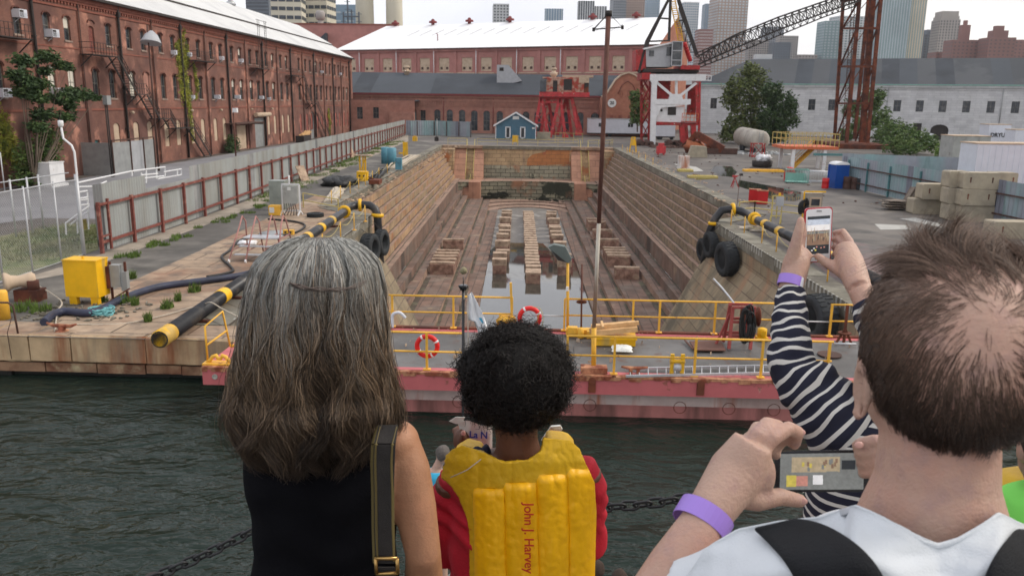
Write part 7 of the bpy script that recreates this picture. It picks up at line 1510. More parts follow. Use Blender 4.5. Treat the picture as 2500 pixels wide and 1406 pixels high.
c_ = V((gx(1654, yf+.05), yf+.02, 0)); t = thing('mooring_bitts', 'yellow double mooring bitts at the middle of the front gate edge', 'bitts', c_); q = MB()
for x_ in (-.14, .14): q.bar(c_+V((x_, 0, 0)), c_+V((x_, 0, .62)), .075, .1)
q.lathe(c_+V((-.2, 0, .42)), [(.06, 0), (.09, .02), (.06, .04), (.06, .36), (.09, .38), (.06, .4)], 10, (1, 0, 0)); q.build('post', 'yellow_clean', t); q = MB(); q.lathe(c_+V((-.1, 0, .25)), [(.1, 0), (.1, .2)], 12, (1, 0, 0)); q.build('roller', 'steel_galv', t)
c_ = V((gx(1550, yf, .1), yf+.1, 0)); t = thing('deck_cleat', 'rusty peeling deck cleat at the end of the aluminium ladder', 'cleat', c_); q = MB(); q.bx(c_.x-.14, c_.x-.06, c_.y-.08, c_.y+.08, 0, .14); q.bx(c_.x+.06, c_.x+.14, c_.y-.08, c_.y+.08, 0, .14); q.tube([c_+V((-.36, 0, .2)), c_+V((-.1, 0, .17)), c_+V((.1, 0, .17)), c_+V((.36, 0, .2))], [.03, .05, .05, .03], 8); q.build('horn', 'rust_edge', t)
# red hose reel
c_ = V((gx(1805, 24.4, .1), 24.4, 0)); t = thing('hose_reel', 'red steel frame with rusty drum and black hose loops on the gate', 'hose reel', c_); q = MB()
for x_, y_ in ((-.32, -.3), (.32, -.3), (-.32, .3), (.32, .3)): q.bar(c_+V((x_-.08, y_*1.3, 0)), c_+V((x_, y_*.6, 1.25)), .09)
for z_ in (.35, .8, 1.25): q.bar(c_+V((-.36, -.22, z_)), c_+V((.36, -.22, z_)), .07); q.bar(c_+V((-.36, .22, z_)), c_+V((.36, .22, z_)), .07)
q.bar(c_+V((-.75, -.1, 0)), c_+V((-.35, 0, 1.)), .06); q.build('frame', 'step_red' if 'step_red' in MATS else (mat('step_red', (.34, .07, .06), rough=.7, var=.2), 'step_red')[1], t); q = MB(); q.lathe(c_+V((.0, -.1, .95)), [(.3, 0), (.3, .03), (.17, .04), (.17, .46), (.3, .47), (.3, .5)], 20, (1, 0, 0)); q.build('drum', 'rust', t); q = MB(); random.seed(3)
for k in range(10): r1, r2 = rnd(.16, .24), rnd(.45, .6); cc = c_+V((-.0+.02*k, -.36+rnd(-.05, .03), .72+rnd(-.05, .1))); q.tube([cc+V((r1*math.cos(a)*.7, .02*math.sin(3*a), r2*math.sin(a))) for a in [i*.4 for i in range(17)]], .028, 6)
q.build('hose', 'hose_black', t); hose('steel_strut', 'slanting grey steel strut tied to the red hose reel', 'strut', [D(1741,680,25.8), D(1760,700,25.6), D(1782,727,25.), D(1795,745,24.7)], .03, 'steel_galv', 6)
c_ = V((gx(1860, 25.1, .1), 25.1, 0)); junk('yellow_valve', 'stubby yellow capped fitting right of the red hose reel', 'valve', c_, [('l', (0, 0, 0), (.15, .35)), ('b', (0, -.1, .25), (.16, .1, .12)), ('b', (0, 0, .05), (.35, .3, .1))], 'yellow_clean')
c_ = V((gx(2062, 24.8, .3), 24.8, 0)); t = thing('rusty_stand', 'rusty red post stand at the right end of the gate', 'stand', c_); q = MB(); q.bar(c_, c_+V((0, 0, 1.25)), .07); q.bar(c_+V((-.25, 0, 0)), c_+V((0, 0, .5)), .06); q.bar(c_+V((.25, 0, 0)), c_+V((0, 0, .5)), .06); q.lathe(c_+V((0, 0, .35)), [(.2, 0), (.2, .03)], 12); q.build('post', 'rust', t)
q = MB(); q.lathe(G(2025, 866, .0), [(.35, 0), (.35, .03)], 14); tag(q.build('round_hatch', 'iron_brown', None, G(2025, 866)), 'round brown hatch on the gate deck near the striped sleeve', 'hatch')
hose('water_pipe', 'bent pale blue and white water pipe at the left back railing of the gate', 'pipe', [D(px, py, yb-.2) for px, py in ((958,800),(958,772),(965,764),(978,764),(990,776))], .05, 'trailer_white')
# gate shadow side: spill of small things on the deck
debris('debris', 'small chips and litter on the gate deck', 130, lambda r: (GX0+1+19*r.random(), GY0+.9+3.6*r.random()), 'wood_pale', .035, 12)
mat('skin_tan', (.43,.215,.12), rough=.5, var=.08, vs_=14, c2=(.46,.22,.125), s2=12, t2=.56, w2=.15, c3=(.37,.18,.1), s3=40, t3=.6, w3=.1, sub=.05, bump=.16, bs=200)
mat('skin_pale', (.49,.32,.245), rough=.5, var=.07, vs_=14, c2=(.50,.28,.21), s2=9, t2=.54, w2=.12, c3=(.42,.26,.22), s3=30, t3=.6, w3=.1, sub=.07, bump=.22, bs=170)
mat('skin_brown', (.13,.055,.032), rough=.5, var=.12, vs_=12, sub=.08, bump=.2, bs=400)
mat('nail', (.62,.36,.31), rough=.3, var=0)
mat('cloth_black', (.0045,.0045,.006), rough=.95, var=.3, vs_=6, bump=.2, bs=220, spec=.08)
mat('cloth_white', (.66,.69,.72), rough=.9, var=.05, vs_=5, bump=.2, bs=300)
mat('cloth_red', (.5,.012,.03), rough=.75, var=.2, vs_=9, bump=.2, bs=200)
mat('strap_dark', (.03,.026,.024), rough=.8, var=.2, vs_=40, bump=.5, bs=700)
mat('strap_edge', (.12,.09,.03), rough=.7, var=.2)
mat('pack_black', (.008,.009,.012), rough=.85, var=.3, vs_=20, bump=.6, bs=500)
mat('brass', (.45,.28,.1), rough=.3, metal=.9, var=.1)
mat('vest_yellow', (.90,.47,.003), rough=.42, var=.07, vs_=8, bump=.12, bs=90)
mat('vest_web', (.64,.38,.01), rough=.5, var=.1, vs_=10, bump=.15, bs=90)
mat('band_purple', (.36,.22,.68), rough=.4, var=.05)
mat('band_white', (.75,.75,.8), rough=.35, var=.03)
mat('phone_dark', (.02,.02,.022), rough=.2, var=0)
mat('phone_white', (.82,.82,.82), rough=.2, var=0)
mat('phone_red', (.5,.015,.03), rough=.3, var=0)
mat('lime', (.22,.75,.12), rough=.8, var=.08)
mat('sky_shirt', (.05,.42,.65), rough=.8, var=.08)
mat('paper_bag', (.66,.67,.62), rough=.4, var=.06, vs_=30, bump=.2, bs=60)
mat('navy', (.008,.01,.03), rough=.9, var=.1)
mat('flag_cloth', (.88,.88,.9), rough=.8, var=.05)
mat('ball_finial', (.24,.21,.12), rough=.7, var=.35, vs_=60)
mat('hair_s', (.5,.5,.5), rough=.45, var=0, attr='hair_colour', spec=.35)
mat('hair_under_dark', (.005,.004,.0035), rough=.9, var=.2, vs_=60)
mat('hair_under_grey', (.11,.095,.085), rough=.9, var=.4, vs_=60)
# striped jersey: stripes run round the sleeve by its own length coordinate
sm_ = bpy.data.materials.new('jersey_striped'); sm_.use_nodes = True; MATS['jersey_striped'] = sm_; n = sm_.node_tree; b = n.nodes['Principled BSDF']; b.inputs['Roughness'].default_value = .9
at = n.nodes.new('ShaderNodeAttribute'); at.attribute_name = 'stripe'; fr_ = n.nodes.new('ShaderNodeMath'); fr_.operation = 'FRACT'; gt = n.nodes.new('ShaderNodeMath'); gt.operation = 'GREATER_THAN'; gt.inputs[1].default_value = .68
mx_ = n.nodes.new('ShaderNodeMixRGB'); mx_.inputs[1].default_value = (.012, .013, .03, 1); mx_.inputs[2].default_value = (.62, .6, .56, 1)
n.links.new(at.outputs['Fac'], fr_.inputs[0]); n.links.new(fr_.outputs[0], gt.inputs[0]); n.links.new(gt.outputs[0], mx_.inputs[0]); n.links.new(mx_.outputs[0], b.inputs['Base Color'])
def fuse(mb, name, mt, parent=None, vox=.008, sm=4, loc=(0, 0, 0), bulge=None):
    o = mb.build('tmp', mt if isinstance(mt, (list, tuple)) else [mt], None); m = o.modifiers.new('r', 'REMESH'); m.mode = 'VOXEL'; m.voxel_size = vox
    s_ = o.modifiers.new('s', 'SMOOTH'); s_.iterations = sm; s_.factor = .5
    dg_ = bpy.context.evaluated_depsgraph_get(); dg_.update(); me = bpy.data.meshes.new_from_object(o.evaluated_get(dg_)); bpy.data.objects.remove(o)
    me.name = name; n_ = len(me.vertices); co = np.empty(n_*3); me.vertices.foreach_get('co', co); co = co.reshape(-1, 3)
    if bulge: co = bulge(co)
    base = V((0, 0, 0)); p = parent
    while p is not None: base += p.location; p = p.parent
    if parent is None: base = V(loc)
    me.vertices.foreach_set('co', (co-np.array(base)).ravel()); me.polygons.foreach_set('use_smooth', [True]*len(me.polygons)); me.update()
    r_ = bpy.data.objects.new(name, me); sc.collection.objects.link(r_)
    if parent is not None: r_.parent = parent; KIDS.setdefault(parent.name, []).append(r_)
    else: r_.location = loc
    return r_
def loft(mb, rings, k=28, ang=0., m=0):     # rings: (centre, rx, ry), closed
    n0 = len(mb.v)
    for c, rx, ry in rings:
        for j in range(k):
            a = 2*math.pi*j/k; x, y = rx*math.copysign(abs(math.cos(a))**.85, math.cos(a)), ry*math.copysign(abs(math.sin(a))**.85, math.sin(a)); mb.v.append((c[0]+x*math.cos(ang)-y*math.sin(ang), c[1]+x*math.sin(ang)+y*math.cos(ang), c[2]))
    for i in range(len(rings)-1):
        for j in range(k): a, b = n0+i*k+j, n0+i*k+(j+1) % k; mb.face((a, b, b+k, a+k), m, True)
    mb.face([n0+j for j in reversed(range(k))], m); mb.face([n0+(len(rings)-1)*k+j for j in range(k)], m); return mb
def ring(py, xl, xr, y, dy, off=0.): a, b = D(xl, py, y), D(xr, py, y); return ((a+b)/2+V((0, off, 0)), (b.x-a.x)/2, dy)
def strands(name, paths, rad, cols, parent, k=3, mt='hair_s', taper=.35):
    """paths (N,M,3), cols (N,M,3): thin tapered tubes"""
    N, M, _ = paths.shape; d = np.gradient(paths, axis=1); d /= np.linalg.norm(d, axis=2)[..., None]+1e-9; up_ = np.array([.31, .2, .93]); x = np.cross(d, up_); x /= np.linalg.norm(x, axis=2)[..., None]+1e-9; y = np.cross(d, x)
    prof = (1-(1-taper)*np.linspace(0, 1, M)**2)[None, :, None]*rad; rings = []
    for j in range(k): a = 2*math.pi*j/k; rings.append(paths+x*prof*math.cos(a)+y*prof*math.sin(a))
    v = np.stack(rings, 2).reshape(-1, 3); base = np.zeros(3); p = parent
    while p is not None: base += np.array(p.location); p = p.parent
    idx = np.arange(N*M*k).reshape(N, M, k); a = idx[:, :-1, :]; b = np.roll(idx, -1, 2)[:, :-1, :]; c = np.roll(idx, -1, 2)[:, 1:, :]; e = idx[:, 1:, :]; f = np.stack([a, b, c, e], -1).reshape(-1)
    me = bpy.data.meshes.new(name); me.vertices.add(len(v)); me.vertices.foreach_set('co', (v-base).ravel()); me.loops.add(len(f)); me.loops.foreach_set('vertex_index', f); me.polygons.add(len(f)//4); me.polygons.foreach_set('loop_start', np.arange(0, len(f), 4)); me.update(calc_edges=True)
    at_ = me.color_attributes.new('hair_colour', 'FLOAT_COLOR', 'POINT'); cc = np.concatenate([np.repeat(cols, k, axis=1).reshape(-1, 3), np.ones((len(v), 1))], 1); at_.data.foreach_set('color', cc.ravel()); me.materials.append(MATS[mt])
    me.polygons.foreach_set('use_smooth', [True]*len(me.polygons)); o = bpy.data.objects.new(name, me); sc.collection.objects.link(o); o.parent = parent; KIDS.setdefault(parent.name, []).append(o); return o
DECK = 5.42; BZ = 1.2
def legs(mb, hip, w, r, z0=DECK):
    for s in (-1, 1): h = hip+V((s*w, 0, 0)); k_ = V((h.x, h.y+.02, (h.z+z0)/2+.02)); f = V((h.x+s*.01, h.y, z0+.07)); mb.tube([h, k_, f], [r, r*.72, r*.5], 14); mb.blob(f+V((0, .07, -.02)), (.045, .12, .045), 1, 0)
def head(mb, c, s=1., look=0.):
    c = V(c); mb.blob(c, (.076*s, .095*s, .108*s), 0, 0, 24); mb.blob(c+V((0, .035*s, -.06*s)), (.055*s, .06*s, .055*s), 0, 0, 18); mb.blob(c+V((0, .1*s, -.025*s)), (.014*s, .022*s, .022*s), 0, 0, 10)
    for q_ in (-1, 1): mb.blob(c+V((q_*.03*s, .088*s, .005*s)), (.013*s, .01*s, .008*s), 0, 0, 8); mb.blob(c+V((q_*.078*s, .0, -.012*s)), (.012*s, .02*s, .033*s), 0, 0, 12)
    mb.blob(c+V((0, .092*s, -.062*s)), (.024*s, .012*s, .008*s), 0, 0, 8)
q = MB(); q.bx(-3.2, 3.2, -3, 2.3, DECK-.3, DECK); tag(q.build('boat_deck', 'deck_plate', None, (0, 0, DECK)), 'steel upper deck the onlookers stand on, just under the picture', 'boat deck')
q = MB(); q.prism([(-1.8, 2.4, BZ-.3), (1.9, 2.4, BZ-.3), (1.5, 7.5, BZ-.3), (.3, 9.4, BZ-.3), (-.7, 10., BZ-.3), (-1.2, 9.4, BZ-.3), (-1.8, 7.5, BZ-.3)], V((0, 0, .3))); tag(q.build('boat_deck', 'deck_plate', None, (0, 6, BZ)), 'lower foredeck of the boat in front of the onlookers', 'boat deck')
def chain(pts, label, link=.052, r=.0045):
    t = thing('rail_chain', label, 'chain', pts[0]); P = [V(p) for p in pts]; L_ = [0]
    for a, b_ in zip(P, P[1:]): L_.append(L_[-1]+(b_-a).length)
    n_ = int(L_[-1]/(link*.72)); m = 0; q = MB()
    for i in range(n_):
        s = L_[-1]*i/n_
        while m < len(L_)-2 and L_[m+1] < s: m += 1
        f = (s-L_[m])/(L_[m+1]-L_[m]); c = P[m].lerp(P[m+1], f); d = (P[m+1]-P[m]).normalized(); x, y, _ = frame(d); w = (x*.8+y*.6) if i % 2 else (x*.6-y*.8); hw, hl = link*.27, link*.5-link*.25
        lp = [c+d*(hl*(1 if math.cos(a) > 0 else -1)+hw*math.cos(a))+w*(hw*math.sin(a)) for a in [j*math.pi/6+.01 for j in range(13)]]; q.tube(lp, r, 6, cap=False)
    q.build('links', 'chain_steel', t); return t
def cat(a, b_, sag, n=14): a, b_ = V(a), V(b_); return [a.lerp(b_, i/n)-V((0, 0, sag*4*(i/n)*(1-i/n))) for i in range(n+1)]
chain(cat(D(375, 1408, 2.2), D(720, 1238, 2.3), .01), 'black rail chain rising to the left side of the grey haired woman')
chain(cat(D(1380, 1238, 2.3), D(1760, 1196, 2.25), .018), 'black rail chain between the child and the near hand with purple wristband')
for p_, lb_ in ((D(372, 1410, 2.2), 'left rail stanchion of the boat, just under the picture'),): q = MB(); q.tube([V((p_.x, p_.y, DECK)), p_+V((0, 0, .01))], .02, 8); tag(q.build('rail_stanchion', 'iron_dark', None, p_), lb_, 'stanchion')
# flagstaff
YFL = 9.4; c_ = D(1130, 1010, YFL); tpp = D(1131, 700, YFL); t = thing('flagstaff', 'black flagstaff with a mottled ball finial standing on the bow', 'flagstaff', (c_.x, c_.y, BZ)); q = MB(); q.tube([V((c_.x, c_.y, BZ)), tpp], .017, 12); q.lathe(tpp, [(.034, -.04), (.057, 0), (.06, .016), (.04, .024)], 14); q.tube([tpp, tpp+V((0, 0, .12))], .006, 6); q.build('staff', 'phone_dark', t); q = MB(); q.blob(D(1132, 661, YFL), .043, 2, .1, 14); q.build('finial', 'ball_finial', t)
q = MB(); pts = [((1143,720),(1152,713)), ((1140,740),(1164,736)), ((1140,762),(1174,757)), ((1143,781),(1182,774)), ((1157,784),(1187,790)), ((1165,802),(1192,810)), ((1170,822),(1196,826))]; n0 = len(q.v); N_ = 7
for i, (a, b_) in enumerate(pts):
    for j in range(N_): f = j/(N_-1); p = D(a[0]+(b_[0]-a[0])*f, a[1]+(b_[1]-a[1])*f, YFL+.05*math.sin(j*1.6+i*.7)); q.v.append(tuple(p))
for i in range(len(pts)-1):
    for j in range(N_-1): a = n0+i*N_+j; q.face((a, a+1, a+N_+1, a+N_), 1 if (i, j) == (3, 4) else 0, True)
o = tag(q.build('flag', ['flag_cloth', 'sky_shirt'], None, D(1160, 770, YFL)), 'limp white flag with a small blue mark hanging beside the flagstaff', 'flag'); m = o.modifiers.new('s', 'SOLIDIFY'); m.thickness = .002
q = MB(); q.tube([D(1142, 716, YFL-.02), D(1143, 860, YFL-.02), D(1140, 1000, YFL-.02)], .006, 5); tag(q.build('halyard', 'rope_pale', None, D(1142, 716, YFL-.02)), 'thin halyard line running down beside the flagstaff', 'rope')
# ================================================================ the woman with long grey hair
YW_ = 1.5
w = thing('person', 'person with long wavy grey brown hair and black sleeveless top, seen from behind', 'person', (D(780, 1400, YW_).x, YW_, DECK))
HC = D(772, 770, YW_)
b = MB(); head(b, HC+V((0, .0, -.0))); b.tube([HC+V((0, -.01, -.05)), HC+V((0, -.02, -.2)), D(775, 1060, YW_)], [.055, .052, .07], 16)
tr_ = [(1035, 700, 870, .05), (1060, 650, 930, .065), (1090, 612, 975, .085), (1150, 612, 985, .1), (1240, 628, 965, .105), (1330, 636, 955, .1), (1420, 622, 965, .105), (1560, 600, 985, .12), (1700, 610, 980, .12)]
loft(b, [ring(py, xl, xr, YW_, dy) for py, xl, xr, dy in tr_])
sh = D(985, 1075, YW_+.01); el = D(1033, 1350, YW_-.03); wr = D(1040, 1560, YW_+.13)
b.blob(sh+V((-.012, 0, -.005)), (.045, .05, .045), 0, 0, 16); b.tube([sh+V((-.01, 0, .0)), sh.lerp(el, .25)+V((-.002, 0, 0)), sh.lerp(el, .6), el, el.lerp(wr, .25), wr], [.04, .045, .0425, .036, .04, .025], 18); b.blob(el+V((.008, -.022, -.005)), (.014, .012, .018), 0, 0, 10)
b.tube([wr, wr+V((0, .04, -.06))], [.026, .03], 12); [b.tube([wr+V((-.02+.013*k, .05, -.08)), wr+V((-.02+.013*k, .07, -.12)), wr+V((-.018+.012*k, .05, -.15+.01*abs(k-1)))], .008, 8) for k in range(4)]; b.tube([wr+V((.02, .02, -.03)), wr+V((.04, .05, -.07))], .01, 8)
sl_ = D(600, 1085, YW_); b.tube([sl_+V((.04, 0, .0)), sl_+V((.035, .06, -.13)), sl_+V((.06, .26, -.2)), sl_+V((.12, .42, -.16))], [.046, .042, .034, .024], 16); b.blob(sl_+V((.13, .46, -.15)), (.03, .045, .015), 0, 0, 10)
legs(b, D(785, 1700, YW_), .085, .085); fuse(b, 'body', 'skin_tan', w, .0065, 5, bulge=None)
b = MB(); loft(b, [ring(py, xl-7, xr+6, YW_, dy+.008) for py, xl, xr, dy in ((1040, 690, 930, .06), (1065, 640, 965, .082), (1110, 606, 974, .096), (1150, 608, 970, .104), (1200, 620, 962, .106), (1240, 628, 965, .107), (1330, 636, 957, .102), (1420, 622, 967, .107), (1560, 600, 985, .122), (1640, 600, 985, .122))])
def folds(co):
    for i, p in enumerate(co): co[i, 1] += .004*math.sin(p[2]*60+math.sin(p[0]*30)*1.5)*(1 if p[1] < YW_ else 0)
    return co
fuse(b, 'black_top', 'cloth_black', w, .008, 6, bulge=folds)
b = MB(); hp = D(785, 1640, YW_); loft(b, [(hp+V((0, 0, .03)), .155, .122), (hp+V((0, 0, -.08)), .17, .125)]); [b.tube([hp+V((s*.085, 0, -.05)), V((hp.x+s*.09, hp.y+.02, 5.9)), V((hp.x+s*.09, hp.y, DECK+.06))], [.095, .075, .06], 14) for s in (-1, 1)]; fuse(b, 'trousers', 'cloth_black', w, .012, 3)
# hair: dark under volume, then thousands of strands
ENV = [(578, 40), (590, 88), (610, 118), (640, 146), (690, 160), (760, 170), (850, 180), (920, 191), (980, 199), (1030, 194), (1075, 178), (1105, 155)]; HCX = [(578, 778), (700, 772), (850, 765), (980, 768), (1105, 772)]
def itp(T, v): return float(np.interp(v, [a for a, _ in T], [b_ for _, b_ in T]))
dY = {p: .118 for p in range(1)}
def env(py, sc_=1.): c = D(itp(HCX, py), py, YW_-.01); e = D(itp(HCX, py)+itp(ENV, py), py, YW_-.01); rx = (e.x-c.x)*sc_; depth = min(rx*.92, .115+.02*(py > 950))*sc_; return c, rx, depth
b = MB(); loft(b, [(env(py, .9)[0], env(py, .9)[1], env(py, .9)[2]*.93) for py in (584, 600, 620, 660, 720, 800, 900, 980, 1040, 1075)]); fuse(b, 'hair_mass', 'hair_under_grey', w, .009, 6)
rs = np.random.RandomState(4); N, M = 14500, 24; pys = np.linspace(578, 1112, 60); EN = [env(p) for p in pys]; EC = np.array([list(e[0]) for e in EN]); ER = np.array([[e[1], e[2]] for e in EN])
phi = rs.uniform(-2.0, 2.0, N); dep = 1-.16*rs.rand(N)**1.4; t0 = rs.beta(1.3, 6, N)*.6; t1 = rs.uniform(.82, 1.0, N)-.16*(rs.rand(N) < .15); tt = t0[:, None]+(t1-t0)[:, None]*np.linspace(0, 1, M)[None]; ph0 = np.round(phi*11+.5*np.sin(phi*40))/11
wave = .10*np.sin(tt*17+ph0[:, None]*9+rs.uniform(-.5, .5, (N, 1)))*np.clip(tt*1.6-.15, 0, 1)+.05*np.sin(tt*39+ph0[:, None]*31+rs.uniform(-1, 1, (N, 1)))*tt**1.2+np.cumsum(rs.normal(0, .011, (N, M)), 1)
clump = (ph0-phi)[:, None]*.75*np.clip(tt*1.3-.1, 0, 1)
P_ = phi[:, None]+wave+clump; idx = tt*59; cx_ = np.stack([np.interp(idx, np.arange(60), EC[:, i]) for i in range(3)], -1); rr = np.stack([np.interp(idx, np.arange(60), ER[:, i]) for i in range(2)], -1)
cl_r = 1+.035*np.sin(ph0[:, None]*23+tt*9)-.05*(np.abs(ph0[:, None]*11 % 4) < .5); rad_ = dep[:, None]*cl_r+.03*np.sin(tt*21+ph0[:, None]*9)*tt; fl = rs.rand(N) < .07; rad_ += (fl*rs.uniform(.02, .16, N))[:, None]*tt; rad_ += (.05*np.sin(tt*19+ph0[:, None]*15)+.03*rs.normal(size=(N, 1)))*np.clip(tt*1.4-.3, 0, 1)
paths = np.stack([cx_[..., 0]+rr[..., 0]*rad_*np.sin(P_), cx_[..., 1]-rr[..., 1]*rad_*np.cos(P_), cx_[..., 2]+np.cumsum(rs.normal(0, .0009, (N, M)), 1)], -1)
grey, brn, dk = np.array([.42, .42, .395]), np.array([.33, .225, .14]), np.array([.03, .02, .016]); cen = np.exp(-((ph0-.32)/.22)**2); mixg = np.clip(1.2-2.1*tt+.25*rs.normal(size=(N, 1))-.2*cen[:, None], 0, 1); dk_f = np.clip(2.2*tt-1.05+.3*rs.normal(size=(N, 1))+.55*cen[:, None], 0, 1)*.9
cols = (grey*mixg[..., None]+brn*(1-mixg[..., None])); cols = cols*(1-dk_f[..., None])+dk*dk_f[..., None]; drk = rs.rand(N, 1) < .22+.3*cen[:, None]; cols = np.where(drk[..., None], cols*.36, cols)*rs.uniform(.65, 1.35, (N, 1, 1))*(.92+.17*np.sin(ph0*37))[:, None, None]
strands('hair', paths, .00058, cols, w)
# the thin half-up tie across the back of the head
N = 15; x_ = np.linspace(-1, 1, 18); pp_ = np.zeros((N, 18, 3))
for i in range(N):
    o1, o2 = rs.normal(0, 3.2), rs.normal(0, .0025); 
    for j, u in enumerate(x_): p = D(790+105*u, 706-26*abs(u)**3+o1*.7+2.5*math.sin(j*1.7+i)+4*u, YW_-.142+.05*abs(u)**2.4+o2); pp_[i, j] = p
strands('hair_tie', pp_, .0006, np.ones((N, 18, 3))*np.array([.12, .09, .075])*rs.uniform(.6, 1.8, (N, 1, 1)), w)
# bag strap
t = thing('shoulder_bag', 'dark brown shoulder strap with brass buckle over the right shoulder of the grey haired woman', 'bag', D(940, 1200, YW_-.12)); q = MB()
yy_ = lambda py: YW_-.118+(.03 if py < 1080 else 0)
P = [(1040, 925, 972, .04), (1085, 914, 966, .0), (1130, 912, 964, 0), (1200, 914, 962, 0), (1290, 915, 962, 0), (1372, 918, 966, 0)]; 
for (p0, a0, b0, o0), (p1, a1, b1, o1) in zip(P, P[1:]):
    y0_, y1_ = YW_-.128+o0, YW_-.128+o1; q.poly([D(a0, p0, y0_), D(b0, p0, y0_), D(b1, p1, y1_), D(a1, p1, y1_)]); q.poly([D(a0-3, p0, y0_+.006), D(a0+2, p0, y0_-.001), D(a1+2, p1, y1_-.001), D(a1-3, p1, y1_+.006)], 1)
for dx in (4, 44): q.tube([D(a+dx, p, YW_-.131+o) for p, a, b_, o in P], .0006, 4, 1, sm=False)
o = q.build('strap', ['strap_dark', 'strap_edge'], t); m = o.modifiers.new('s', 'SOLIDIFY'); m.thickness = .004
q = MB(); B4 = [D(a, b_, YW_-.137) for a, b_ in ((917,1362),(969,1362),(971,1398),(919,1400))]
for i in range(4): q.tube([B4[i], B4[(i+1) % 4]], .0035, 8); q.lathe(B4[i], [(0, -.0035), (.0035, 0), (0, .0035)], 8)
q.build('buckle', 'brass', t); q = MB(); q.prism([D(a, b_, YW_-.128) for a, b_ in ((922,1385),(964,1385),(966,1500),(924,1500))], V((0, .004, 0))); q.build('lower_strap', 'strap_dark', t); q = MB(); q.box(D(945, 1660, YW_-.13), (.24, .09, .22)); q.build('bag_body', 'strap_dark', t)
# ================================================================ the child with the yellow life vest
YC = 1.72
ch = thing('person', 'person with round curly black hair, yellow life vest and red shirt, holding a snack bag', 'person', (D(1290, 1400, YC).x, YC, DECK))
HC = D(1258, 935, YC); b = MB(); head(b, HC, .98); b.tube([HC+V((0, -.01, -.04)), D(1262, 1075, YC-.01), D(1270, 1150, YC)], [.05, .047, .062], 18)
TC = [(1105, 1200, 1350, .045), (1125, 1130, 1400, .06), (1160, 1095, 1435, .08), (1250, 1105, 1440, .09), (1350, 1110, 1435, .09), (1500, 1110, 1435, .095), (1640, 1105, 1440, .1)]; loft(b, [ring(py, xl, xr, YC, dy) for py, xl, xr, dy in TC])
sl_, sr_ = D(1105, 1175, YC), D(1428, 1150, YC); ell = D(1090, 1330, YC+.05); hnd = D(1122, 1098, YC+.22)
b.tube([sl_, ell, ell+V((0, .05, .02))], [.04, .036, .032], 14); b.tube([ell+V((0, .03, 0)), hnd+V((-.0, 0, -.02))], [.034, .021], 14); b.tube([sr_, D(1440, 1330, YC+.06), D(1400, 1400, YC+.2)], [.038, .034, .028], 14)
legs(b, D(1272, 1640, YC), .07, .07)
hp_ = D(1128, 1075, YC+.22); b.blob(hp_, (.024, .02, .032), 0, 0, 14); th = [D(1122, 1088, YC+.21), D(1131, 1072, YC+.2), D(1131, 1056, YC+.197)]; b.tube(th, [.012, .0105, .008], 10)
for k in range(4): b.tube([hp_+V((-.012+.005*k, .005+.012*k, .01)), D(1108+7*k, 1050-4*k, YC+.235+.008*k), D(1124+8*k, 1040+2*k, YC+.25+.004*k)], [.0085, .008, .006], 9)
fuse(b, 'body', 'skin_brown', ch, .005, 3)
b = MB(); b.blob(D(1131, 1057, YC+.1925), (.006, .002, .008), 0, 0, 10); b.build('nail', 'nail', ch)
b = MB(); loft(b, [ring(py, xl, xr, YC, dy) for py, xl, xr, dy in ((1128, 1150, 1385, .06), (1165, 1088, 1440, .085), (1250, 1098, 1448, .098), (1350, 1100, 1445, .1), (1520, 1100, 1445, .102))])
b.tube([sl_+V((.01, 0, .012)), sl_.lerp(ell, .5)+V((-.008, 0, 0)), ell+V((0, 0, -.01)), ell+V((0, .05, -.02))], [.042, .052, .052, .046], 18); b.tube([ell+V((0, .03, 0)), ell.lerp(hnd, .45)+V((0, 0, -.01))], [.045, .038], 14)
b.tube([sr_+V((-.012, 0, .02)), D(1443, 1190, YC+.01), D(1440, 1260, YC+.03), D(1438, 1340, YC+.06)], [.034, .04, .038, .042], 16)
def wr_(co):
    for i, p in enumerate(co): f = .0035*math.sin(p[2]*95+p[0]*60+2*math.sin(p[2]*31)); co[i, 0] += f; co[i, 1] += f
    return co
fuse(b, 'red_shirt', 'cloth_red', ch, .0065, 4, bulge=wr_)
